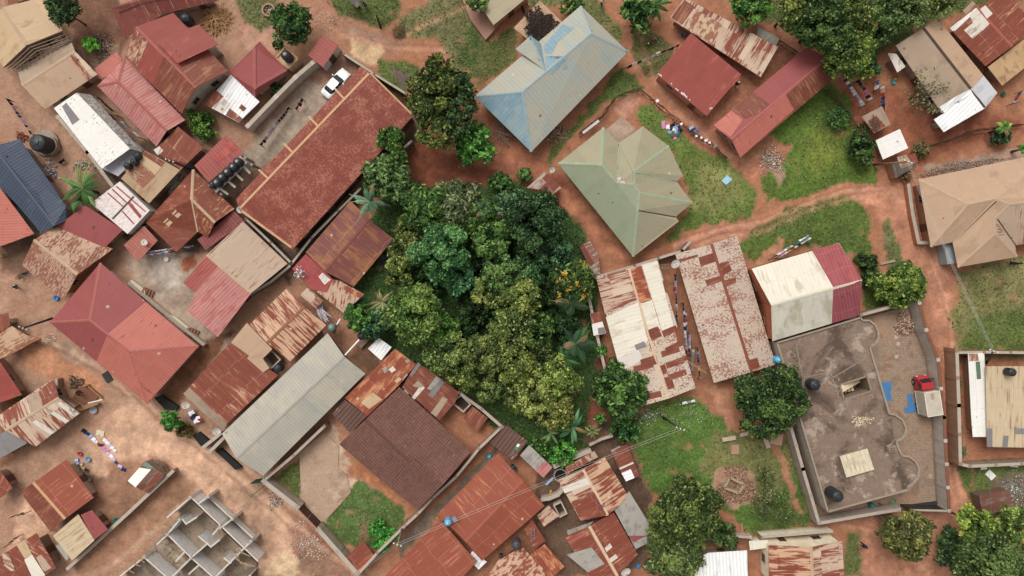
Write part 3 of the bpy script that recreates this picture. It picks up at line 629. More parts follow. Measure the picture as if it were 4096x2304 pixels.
house('bright red roof patch heaped with scrap, stepping down to patchwork rusty sheets', '11',
      [(M('11', [(537, 1100), (730, 1272), (800, 1345), (740, 1470), (590, 1440), (407, 1245)], 2.8), roofmat('b2484a', '98383a', .25, 1, 1, corr=.04)),
       (M('11', [(800, 1345), (870, 1360), (1105, 1492), (990, 1590), (905, 1672), (640, 1460), (740, 1430)], 2.7), RPAT)], '86705f',
      patches=[(0, 0, [(700, 1280), (780, 1350), (720, 1400), (662, 1320)], WHTR), (1, 0, [(900, 1400), (1100, 1492), (1060, 1530), (880, 1430)], RUSTO)])
house('tiny rust and white sheet shed beside stacked timber', '21', [(M('21', [(552, 50), (706, 180), (637, 250), (485, 120)], [2.6, 2.4, 2.4, 2.6]), RWHB)], '7d6a60', name='shed', cat='shed', openings=False)
house('rust gable roof streaked with cream wear along every sheet', '21',
      [(G('21', [(355, 55), (0, 402)], [(525, 235), (165, 583)], [(737, 412), (385, 767)], 3.1, 3.8), RSTR)], '80695c', caps=plain('a06a4c', .8))
house('dark red seamed roof with a plain beige sheet roof joined at its upper end', 'U',
      [(M('U', [(579, 862), (700, 944), (571, 1066), (476, 974)], [3.6, 3.1, 3.1, 3.6]), BRWN), (M('U', [(621, 812), (685, 878), (661, 902), (678, 926), (662, 937), (579, 864)], 3.4), BEIP)], '8d7668')
house('low beige awning roof angled along the end of the dark red seamed roof', '20', [(X('20', [(1832, 1012, 2.7), (2195, 1362, 2.7), (2158, 1428, 2.3), (1955, 1250, 2.3), (1770, 1075, 2.3)], [(0, 1, 2, 3, 4)]), BEID)], None, name='awning', cat='awning')
house('long pale grey ribbed gable roof standing over a walled yard', 'U',
      [(G('U', [(824, 838), (558, 1091)], [(866, 897), (595, 1153)], [(919, 940), (662, 1197)], 3.6, 4.6), GRYB)], '6c6664', caps=CAPGR)
house('small bright white sheet roof tucked between the grove and the orange rust roof', '21', [(M('21', [(1240, 532), (1368, 625), (1265, 752), (1140, 640)], 2.9), WHTC)], '80695c', name='shed', cat='shed', openings=False)
house('orange rust roof with a cream sun bleached square above the tiled roof', '21',
      [(M('21', [(1402, 640), (1602, 788), (1440, 990), (1132, 1292), (915, 1115)], [3.4, 3.4, 3.3, 3.1, 3.1]), RUSTO)], '80695c',
      patches=[(0, 0, [(1075, 1160), (1180, 1060), (1280, 1130), (1150, 1222)], BEIG), (0, 0, [(1280, 830), (1310, 810), (1340, 850), (1300, 880)], GRYP), (0, 0, [(1340, 840), (1380, 805), (1412, 845), (1370, 872)], WHTR), (0, 0, [(1395, 950), (1440, 912), (1465, 935), (1420, 972)], BEIG), (0, 0, [(1495, 755), (1530, 735), (1550, 760), (1515, 780)], BEID)])
house('red brown patchwork roof studded with pale repair sheets at the grove edge', '21',
      [(M('21', [(1602, 785), (1700, 822), (2022, 1062), (1980, 1160), (1830, 1332), (1470, 1012)], [3.3, 3.3, 2.9, 2.9, 2.9, 3.3]), BRWP)], '80695c',
      patches=[(0, 0, p, m) for p, m in (([(1545, 885), (1625, 770), (1650, 795), (1565, 905)], SLATE), ([(1710, 1025), (1800, 905), (1850, 935), (1745, 1040)], GRYP), ([(1718, 1085), (1840, 935), (1880, 965), (1765, 1115)], SLATE), ([(1745, 1260), (1865, 1098), (1912, 1130), (1800, 1298)], BEID), ([(1562, 1112), (1650, 990), (1690, 1015), (1590, 1130)], WHTR), ([(1570, 1000), (1620, 948), (1680, 1000), (1640, 1020)], BEID), ([(1468, 930), (1515, 878), (1525, 890), (1480, 945)], GRYP), ([(1485, 1040), (1500, 1035), (1535, 1075), (1520, 1085)], GRYP))])
house('large dark brown tiled roof with a projecting lower wing', '31',
      [(X('31', [(1442, -378, 3.6), (2135, 243, 3.4), (1868, 563, 4.8), (1115, -60, 4.8), (1545, 350, 4.6), (1325, 577, 3.3), (860, 177, 3.3), (1000, 60, 3.9)], [(0, 1, 2, 4, 3), (3, 4, 5, 6)]), TILE),
       (X('31', [(1582, 315, 4.9), (1867, 565, 4.9), (1625, 807, 3.3), (1325, 577, 3.4)], [(0, 1, 2, 3)]), TILE)], 'a08878', caps=plain('6b4a42', .8))
house('small brown ribbed roof flecked white between the grey and the tiled roofs', '21', [(M('21', [(915, 1132), (1130, 1292), (965, 1450), (793, 1268)], [3, 3, 2.7, 2.7]), TILEC)], '86705f', openings=False)
house('little red square shed roof by the wall under the grove', '21', [(M('21', [(2147, 1195), (2297, 1310), (2195, 1440), (2058, 1312)], 2.2), BRWP)], '86705f', name='shed', cat='shed', openings=False, inset_=.15)
house('brown ribbed roof holding a green and white flag coloured sheet', '32', [(M('32', [(60, -10), (272, 150), (125, 330), (-95, 165)], [2.9, 2.9, 2.6, 2.6]), TILEC)], '86705f',
      patches=[(0, 0, [(155, 195), (170, 168), (193, 178), (180, 205)], WHITE), (0, 0, [(138, 228), (155, 195), (180, 205), (168, 236)], plain('2f9a6e', .5))])
house('narrow pale grey roof with a pink red end section', '32', [(M('32', [(282, 183), (507, 400), (420, 502), (193, 285)], 2.6), GRYP)], '86705f',
      patches=[(0, 0, [(437, 335), (505, 400), (420, 500), (340, 430)], PINKC)])
house('large orange red gable roof crossed by power wires, beside the sky blue tank', 'U',
      [(G('U', [(1253, 1141), (1100, 1292)], [(1316, 1210), (1171, 1363)], [(1370, 1273), (1212, 1411)], 3.4, 4.3), ORNG)], 'b5a89c', caps=plain('b06048', .7))
house('orange red roof on the bottom edge beside the alley', 'U', [(M('U', [(1108, 1307), (1199, 1413), (1085, 1540), (940, 1480)], [3.4, 3.4, 3.8, 3.4]), ORNG)], 'b5a89c')
house('narrow white metal sheet canopy between the two orange red roofs', '31', [(M('31', [(2150, 1210), (2288, 1312), (2210, 1387), (2163, 1342), (2192, 1302), (2125, 1237)], 2.5), WHTC)], None, name='canopy', cat='canopy')
house('mottled rust roof with chevron wear on the bottom edge', '32', [(M('32', [(215, 1165), (292, 1245), (420, 1380), (440, 1480), (-140, 1480), (-20, 1300)], 3.1), roofmat('a2543c', 'd6b094', .44, 2.4, 1.2, corr=.04, seam=.1, soft=.04))], '80695c')
house('bright orange rust ribbed roof next to the dark water tank', '32', [(M('32', [(432, 1140), (622, 1358), (500, 1470), (430, 1470), (292, 1242)], [3.2, 3, 3, 3, 3.2]), RUSTO)], '80695c')
house('slim brown roof carrying a ladder beside the large orange red gable', '32', [(M('32', [(312, 905), (443, 1112), (328, 1192), (237, 1000)], 2.5), BRWN)], '80695c', openings=False, name='shed', cat='shed')
house('small rust roof square beside open concrete stalls', '32', [(M('32', [(470, 765), (572, 872), (425, 972), (355, 865)], 2.4), RPAT)], '80695c', name='shed', cat='shed', openings=False)
house('rust and cream striped gable roof with a cream ridge', '32',
      [(G('32', [(560, 520), (780, 915)], [(800, 420), (1040, 862)], [(1010, 298), (1242, 682)], 2.9, 3.7), [RWHB, RSTR])], '80695c', caps=CAPB,
      patches=[(0, 0, [(560, 520), (800, 425), (830, 480), (590, 570)], RWHB), (0, 0, [(595, 590), (840, 500), (870, 560), (625, 650)], WHTR), (0, 0, [(690, 730), (910, 640), (1030, 855), (780, 912)], BRWN)])
house('low rusty lean-to under the wires at the head of the striped gable', '32', [(M('32', [(627, 400), (910, 242), (948, 300), (650, 466)], 2.4), RPAT)], '80695c', name='shed', cat='shed', openings=False)
house('narrow dark maroon shed with a shiny white sheet at its lower end', '32', [(M('32', [(1230, 175), (1347, 482), (1215, 537), (1068, 235)], 2.5), BRWP)], '80695c', name='shed', cat='shed', openings=False,
      patches=[(0, 0, [(1172, 455), (1262, 415), (1300, 500), (1217, 535)], WHTC), (0, 0, [(1150, 405), (1285, 345), (1292, 362), (1158, 422)], WHTR), (0, 0, [(1070, 235), (1155, 190), (1162, 205), (1078, 250)], GRYP)])
house('plain pale grey roof partly hidden by the big olive tree', '32', [(M('32', [(1247, 630), (1440, 940), (1425, 1060), (1240, 1060), (1105, 812)], [3, 3, 2.8, 2.8, 3]), GRYP), (M('32', [(1245, 1062), (1425, 985), (1450, 1120), (1310, 1190)], 2.7), GRYP)], '80695c',
      patches=[(1, 0, [(1245, 1062), (1422, 990), (1432, 1050), (1285, 1125)], MAUV)])
house('wide rust gable roof with a big bare concrete coloured corner and cream ridge', '32',
      [(X('32', [(630, 1072, 2.9), (862, 968, 3.8), (1135, 1450, 3.8), (890, 1500, 2.9), (1100, 835, 2.9), (1332, 1242, 2.9)], [(0, 1, 2, 3), (1, 4, 5, 2)]), BRWN)], '80695c', caps=CAPB,
      patches=[(0, 0, [(640, 1240), (885, 1172), (1010, 1330), (850, 1412)], GRYP), (0, 0, [(640, 1092), (800, 1035), (822, 1072), (660, 1130)], REDC), (0, 1, [(1010, 1180), (1060, 1130), (1085, 1170), (1030, 1215)], WHTR), (0, 1, [(1050, 1285), (1115, 1235), (1140, 1270), (1070, 1320)], WHTR)])
house('pale lean-to roof strip between the two rust gables', '32', [(M('32', [(650, 1010), (905, 920), (860, 968), (655, 1055)], 2.5), GRYP)], None, name='awning', cat='awning')
house('clean white panel roof at the bottom edge beside the olive trees', '32', [(M('32', [(2015, 1225), (2387, 1202), (2395, 1500), (1880, 1500), (1885, 1290)], 3.6), WHTC)], '9a9088')
house('cream two storey house with barred windows and a rust gable roof at the bottom edge', '33',
      [(G('33', [(175, 1122), (180, 1500)], [(576, 1140), (592, 1500)], [(866, 1078), (892, 1500)], 5.0, 6.0), [RSTR, RWHB])], 'd8cbb0', caps=CAPT, inset_=.25)
house('low cream flat roofed annexe of the cream two storey house', '33', [(M('33', [(-10, 1082), (165, 1072), (172, 1145), (0, 1168)], 3), CREM)], 'd0c4ae', openings=False, name='annexe', cat='annexe')
house('large pale hip roof faded from blue to beige, with blue corner and a small dormer', '02',
      [(X('02', [(780, 55, 3.6), (1237, 500, 3.6), (302, 1467, 3.6), (-245, 930, 3.6), (882, 322, 5.9), (220, 885, 5.9)], [(0, 1, 4), (1, 2, 5, 4), (2, 3, 5), (3, 0, 4, 5)]), [BLUG, BLUG, BLUE, BLUG]),
       (X('02', [(295, 343, 4.9), (440, 680, 5.85), (150, 475, 3.75), (410, 432, 3.75)], [(0, 1, 2), (0, 3, 1)]), [BLUG, BLUE])], 'b07a68', caps=CAPBL, valley=CAPD,
      patches=[(0, 3, [(420, 445), (605, 235), (710, 275), (560, 400), (500, 520), (435, 510)], BLUE), (0, 3, [(440, 540), (600, 590), (660, 550), (500, 720), (445, 660)], BLUE), (0, 3, [(255, 545), (340, 470), (365, 620)], BLUE), (0, 0, [(1205, 490), (1215, 478), (1235, 500), (1220, 512)], plain('3f7fa8', .5)), (1, 0, [(284, 385), (306, 385), (302, 345), (290, 345)], plain('3f7fa8', .5)), (0, 1, [(600, 640), (635, 615), (650, 650), (610, 672)], BLUE)])
house('flat tan verandah slab covered with dark charcoal pieces spread to dry', '02', [(M('02', [(385, 5), (608, 220), (408, 432), (255, 372), (132, 270)], 2.8), slabmat('c4a283', 'b08c6c', 'd0b090'))], 'a88870', name='verandah', cat='verandah', openings=False)
house('olive beige roof of the top edge house with a pink terrace and white balusters', '01', [(M('01', [(2145, -60), (2352, 242), (2720, -60)], [3.2, 3.2, 3.2]), OLVB)], 'b87c68', inset_=.25)
house('long low rusty patchwork roof with cream worn sheets behind the plain red roof', 'U', [(M('U', [(1684, 46), (1723, -6), (1957, 118), (1914, 194)], [3, 3.5, 3.5, 3]), RWHB)], '94705c',
      patches=[(0, 0, [(1724, 70), (1752, 26), (1818, 62), (1790, 108)], roofmat('d0b08e', '9a4a36', .5, 1.5, .8, corr=.04, soft=.04)), (0, 0, [(1690, 46), (1722, 0), (1748, 18), (1716, 62)], BRWP)])
house('plain brick red square roof with white drip marks along its lower eave', '02', [(M('02', [(1845, 320), (2332, 720), (1997, 1122), (1515, 720)], [3.9, 3.9, 3.2, 3.2]), RED)], 'b4746a', inset_=.3,
      patches=[(0, 0, [(x_-4, y_-h_), (x_+3, y_-h_-2), (x_+5, y_), (x_-3, y_)], WHITE) for x_, y_, h_ in ((1530, 722, 10), (1545, 732, 16), (1556, 742, 18), (1655, 815, 12), (1700, 868, 14), (1716, 880, 16), (1752, 910, 20), (1765, 918, 24), (1778, 925, 26), (1790, 938, 22), (1803, 948, 20), (1832, 970, 10), (2030, 1060, 20), (2045, 1052, 14))])
house('long red gable roof, salmon lower end and shade darkened far slope', 'U',
      [(G('U', [(2028.5, 119), (1793, 316)], [(2083, 144.5), (1840, 351.5)], [(2105, 191), (1861, 399)], 3.2, 4.3), [MAUV, BRWP])], 'b07c70', caps=CAPR,  # far slope's shade put into a darker, browner roofing
      patches=[(0, 0, [(1840, 278), (1868, 302), (1838, 345), (1795, 316)], SALM), (0, 0, [(1893, 232), (1935, 262), (1910, 285), (1868, 300), (1843, 275)], BRWP), (0, 1, [(1975, 237), (1998, 275), (1862, 397), (1842, 355)], SALM)])
house('long taupe gable roof ending in bright white ribbed sheets', '03',
      [(X('03', [(1770, 180, 3.2), (2328, 875, 3.2), (1632, 262, 4.1), (2212, 1010, 4.1), (1370, 428, 3.2), (1800, 1060, 3.2)], [(0, 1, 3, 2), (2, 3, 5, 4)]), [BEIP, BEID]), (M('03', [(1940, 905), (2085, 830), (2218, 1012), (1822, 1242), (1728, 1122), (1830, 1062), (1772, 1012)], [4.1, 4.15, 4.1, 3.2, 3.2, 3.3, 3.2]), WHTC)], '94806f', caps=CAPD,
      patches=[(0, 0, [(2195, 712), (2325, 875), (2212, 1006), (2088, 832)], roofmat('c3c3cb', 'b0b0b8', .2, 1, .4, corr=.06))])
house('rust gable roof with three big white sheets near the top right corner', '03',
      [(G('03', [(1875, 265), (2215, 622)], [(2130, 72), (2465, 437)], [(2420, -90), (2680, 240)], 3, 4), BRWN)], '8a6a5c', caps=plain('b0604e', .7),
      patches=[(0, 0, [(1877, 265), (2125, 75), (2140, 92), (1910, 305)], WHTM), (0, 0, [(2060, 140), (2130, 78), (2250, 222), (2185, 290), (2090, 210)], WHTR), (0, 0, [(2010, 285), (2160, 160), (2245, 232), (2090, 365)], WHTR), (0, 1, [(2160, 85), (2210, 50), (2280, 130), (2225, 178)], WHTR)])
house('sandy stained lean-to roof below the rust gable in the top right', '03', [(M('03', [(2235, 632), (2480, 440), (2680, 300), (2680, 560), (2372, 805)], [3, 3, 3, 2.6, 2.6]), roofmat('c8a273', '9a7450', .3, 1, .6, corr=.05, cvar=.12, seam=-.2, big=.3))], '8a6a5c')
house('little cream roof shed at the side of the long taupe gable', '03', [(M('03', [(1297, 500), (1375, 505), (1462, 625), (1385, 682)], 2.5), WHTR)], '7d6a5c', name='shed', cat='shed', openings=False)
house('small grey beige shack roof with a rusty square and a tyre of branches on it', '03', [(M('03', [(1050, 1097), (1240, 998), (1323, 1165), (1170, 1252)], 2.3), BEID)], '7d5f50', name='shack', cat='shack', openings=False,
      patches=[(0, 0, [(1110, 1135), (1185, 1090), (1275, 1185), (1175, 1245)], BRWN)])
house('small stained white sheet roof beside the leaning utility pole', '03', [(M('03', [(1410, 1212), (1487, 1392), (1250, 1500), (1182, 1320)], [2.9, 2.9, 2.6, 2.6]), WHTM)], '7d6a5c', name='shed', cat='shed', openings=False)
house('dark tumbledown shack with a tan sheet under the power wires', '13', [(M('13', [(1325, 215), (1555, 150), (1562, 245), (1368, 360)], 2.0), TAR)], '9a6848', name='shack', cat='shack', openings=False, inset_=.05,
      patches=[(0, 0, [(1380, 160), (1470, 135), (1530, 230), (1420, 272)], roofmat('b9a58c', '8a5a42', .4, 1, 1, corr=.03)), (0, 0, [(1470, 150), (1555, 120), (1575, 205), (1530, 225)], BRWN)])
house('great beige hip roof with several wings and rust flecks at the right edge', '13',
      [(X('13', [(1585, 370, 3.4), (2900, 95, 3.4), (2900, 540, 6.0), (2440, 605, 5.9), (2320, 550, 5.9), (2050, 605, 5.6), (1700, 1005, 3.4), (1905, 960, 3.4),
                 (2300, 740, 5.4), (2305, 882, 5.2), (1955, 1197, 3.4), (2512, 1097, 3.4), (2492, 990, 3.4), (2900, 930, 3.4)],
          [(0, 1, 2, 3, 4, 5), (0, 5, 6), (6, 5, 4, 7), (7, 4, 3, 8, 9, 10), (10, 9, 11), (9, 8, 12, 11), (8, 3, 2, 13, 12)]), [BEIP, BEIP, BEIP, BEIP, BEIP, BEIR, BEIR])], 'a06a50', caps=CAPT, valley=CAPT,
      patches=[(0, 3, [(1935, 930), (1945, 935), (2318, 580), (2310, 572)], CAPD), (0, 5, [(2320, 745), (2330, 740), (2500, 985), (2490, 992)], CAPD)])
_e, _r = 3.4, 5.4
house('sage green hip roof of many wings with dark valleys in the middle of the lawn', '12',
      [(X('12', [(560, 225, _e), (1000, -122, _e), (985, 240, _r), (1128, 418, _r), (1290, 430, _r), (1145, 30, _e), (1380, -132, _e), (1632, 60, _e), (1288, 310, _r), (1767, 345, _e), (1707, 400, _e), (1857, 605, _e), (1350, 515, _r), (1697, 742, _e), (1330, 680, _r), (1727, 785, _e), (1287, 1127, _e)],
          [(0, 1, 2), (1, 5, 3, 2), (5, 6, 7, 8, 4, 3), (7, 9, 10, 8), (8, 10, 11, 12, 4), (12, 11, 13, 14), (14, 13, 15, 16), (0, 2, 3, 4, 12, 14, 16)]), [GRNR]*7+[GRNW])], 'a8846e', caps=CAPG, valley=CAPG,
      patches=[(0, 1, [(1140, 40), (1150, 40), (1136, 400), (1126, 400)], CAPD), (0, 3, [(1312, 313), (1316, 323), (1704, 404), (1706, 396)], CAPD), (0, 5, [(1334, 675), (1336, 686), (1695, 747), (1697, 738)], CAPD), (0, 2, [(1130, 405), (1140, 340), (1195, 385), (1235, 425)], roofmat('cfc2b0', '7a5a48', .5, 3, 3, corr=0, seam=0))])
house('tan flat slab over the porch of the sage green hip roof house', '02', [(M('02', [(1175, 1128), (1315, 1242), (1148, 1405), (1020, 1255)], 2.7), slabmat('b89c88', 'a08470', 'c8b09c'))], '9a7c68', openings=False, name='porch', cat='porch')
house('rusty shed roof with a white border by the satellite dish at the lane', '12', [(M('12', [(440, 298), (592, 462), (500, 535), (400, 480), (258, 462)], 2.4), roofmat('b8a698', '8c4434', .42, 1.5, .6, cells=.3, corr=.04))], '7d6a5c', name='shed', cat='shed', openings=False)
house('slender rust and white sheet shed under the yellow flowering tree', '12', [(M('12', [(770, 1025), (865, 970), (950, 1100), (972, 1290), (900, 1310), (830, 1160)], 2.2), roofmat('b0a094', '8c4434', .5, .5, 2, cells=.35, corr=.04, soft=.04))], '7d6a5c', name='shed', cat='shed', openings=False)
house('little shed with rust sheet and bright white sheet against the grove wall', '22', [(M('22', [(870, 300), (960, 285), (1025, 490), (905, 515)], 2.3), WHTM)], '7d6a5c', name='shed', cat='shed', openings=False,
      patches=[(0, 0, [(872, 300), (960, 285), (992, 375), (885, 400)], BRWN), (0, 0, [(945, 440), (1003, 430), (1022, 488), (950, 500)], SLATE)])
house('gable roof half white and half rust, mixing new sheets with rust flecked ones', 'U',
      [(G('U', [(1499, 698), (1592, 1028)], [(1583, 675), (1680, 1003)], [(1654, 653), (1750, 976)], 3.0, 3.8), FLEK2)], '8a7264', caps=CAPB,
      patches=[(0, 0, [(1500, 700), (1584, 678), (1607, 752), (1522, 790)], RWHB), (0, 0, [(1524, 798), (1605, 760), (1630, 857), (1553, 905)], CREM), (0, 0, [(1553, 905), (1605, 872), (1616, 905), (1560, 938)], WHTR), (0, 0, [(1596, 868), (1620, 858), (1627, 872), (1601, 881)], SLATE), (0, 0, [(1610, 905), (1650, 893), (1655, 915), (1615, 925)], BRWP),
               (0, 1, [(1586, 678), (1613, 668), (1638, 752), (1609, 762)], RUSTO), (0, 1, [(1614, 666), (1653, 656), (1694, 820), (1665, 832)], CREM), (0, 1, [(1610, 764), (1640, 755), (1662, 826), (1632, 838)], CREM),
               (0, 1, [(1630, 830), (1655, 820), (1665, 845), (1637, 860)], BRWP), (0, 1, [(1664, 833), (1700, 818), (1704, 832), (1670, 848)], BRWP), (0, 1, [(1672, 876), (1712, 856), (1716, 870), (1677, 888)], BRWP), (0, 1, [(1683, 912), (1726, 893), (1730, 905), (1687, 925)], BRWP), (0, 1, [(1660, 920), (1672, 915), (1680, 938), (1668, 943)], BRWP), (0, 1, [(1670, 950), (1688, 945), (1697, 975), (1680, 980)], BRWP)])
house('pale gable roof evenly speckled with rust flecks and a dark brown ridge', 'U',
      [(G('U', [(1699, 638.6), (1796, 963)], [(1790, 614), (1891, 936)], [(1854, 593), (1951.5, 917)], 3.2, 3.9), FLEK)], '7d6a5c', caps=plain('9a4f3f', .7),
      patches=[(0, 0, [(1757, 648), (1795, 636), (1800, 658), (1763, 670)], BRWP), (0, 0, [(1773, 705), (1816, 693), (1820, 706), (1780, 720)], BRWP), (0, 1, [(1808, 664), (1832, 655), (1841, 680), (1816, 695)], BRWP), (0, 1, [(1820, 706), (1850, 697), (1852, 710), (1826, 722)], BRWP), (0, 0, [(1700, 655), (1755, 640), (1756, 645), (1703, 662)], BRWP), (0, 1, [(1885, 905), (1905, 900), (1912, 925), (1893, 935)], BRWN)])
house('white barn roof with a crimson ribbed section at its right end, brick side wall', '23',
      [(G('23', [(15, -130), (835, -372)], [(200, 215), (1052, -22)], [(210, 553), (1035, 305)], 5.6, 7.0), [CREM, roofmat('c9c3b5', 'a8a088', .3, .5, .3, corr=.04, cvar=.08, seam=-.3, big=.2)])], 'a05838', caps=plain('d0c8b4', .6), name='barn', cat='barn', inset_=.2,  # south slope: same white made dimmer, its shade put into the colour
      patches=[(0, 0, [(582, -300), (833, -370), (1050, -26), (782, 44)], roofmat('b2555c', '9c444c', .2, 1, .4, corr=.11, pitch=.42)), (0, 1, [(782, 48), (1050, -20), (1034, 303), (768, 385)], roofmat('9c4a55', '8a3c46', .2, 1, .4, corr=.11, pitch=.42))])  # second crimson is a darker copy with the south slope's shade in it
house('long cream building with a rust streaked roof behind the pillared wall on the right', '23',
      [(M('23', [(2215, 788), (2760, 788), (2760, 1555), (2230, 1546)], [3.4, 3.4, 3.2, 3.2]), CREMY)], 'a5795c',
      patches=[(0, 0, [(2228, 1370), (2278, 1370), (2278, 1545), (2230, 1545)], SLATE), (0, 0, [(2380, 1440), (2430, 1440), (2420, 1545), (2370, 1545)], SLATE), (0, 0, [(2485, 1370), (2576, 1370), (2576, 1425), (2485, 1425)], SLATE)])
house('slim bright white corrugated strip roof with a green sheet inside the pillared wall', '23',
      [(M('23', [(2050, 668), (2203, 660), (2226, 1255), (2222, 1452), (2095, 1452), (2080, 1255)], 2.8), WHTM)], 'a5795c', openings=False,
      patches=[(0, 0, [(2120, 745), (2160, 742), (2172, 905), (2132, 910)], plain('68806a', .7)), (0, 0, [(2055, 670), (2140, 668), (2150, 735), (2062, 740)], RWHT)])
house('sagging rusted grey shack beside the litter strewn verge', '33', [(M('33', [(2152, 658), (2440, 598), (2482, 762), (2192, 850)], [2.4, 2.2, 2.2, 2.4]), SHAK)], '6c5a50', name='shack', cat='shack', openings=False, inset_=.1)
house('small maroon roof half under the top right trees', '03', [(M('03', [(-20, 80), (95, 42), (182, 112), (105, 212), (0, 160)], 2.7), MAUV)], '6c5a50', name='shed', cat='shed', openings=False)
house('narrow grey sheet roof at the top end of the long rusty patchwork roof', '03', [(M('03', [(75, 250), (277, 362), (240, 437), (63, 328)], 2.5), roofmat('9a9488', '807a70', .3, 1, .5, corr=.06))], '6c5a50', name='shed', cat='shed', openings=False)
house('small red and rust roof square at the corner of the walled yard', '31', [(M('31', [(1090, 1103), (1212, 1270), (1050, 1428), (912, 1295)], 2.5), BRWN)], '9a8474', name='shed', cat='shed', openings=False,
      patches=[(0, 0, [(1130, 1250), (1180, 1300), (1050, 1415), (1012, 1380)], RUSTO)])
house('tiny tan roof top at the far top edge above the wire fence', '01', [(M('01', [(900, -60), (1000, -60), (1075, 40), (1030, 75), (960, 10)], 2.4), TAR)], '6c5a50', name='shed', cat='shed', openings=False)
house('thin pale roof corner at the top right edge', '03', [(M('03', [(2000, 100), (2090, 12), (2122, 35), (2030, 135)], 2.4), BEID)], None, name='awning', cat='awning')
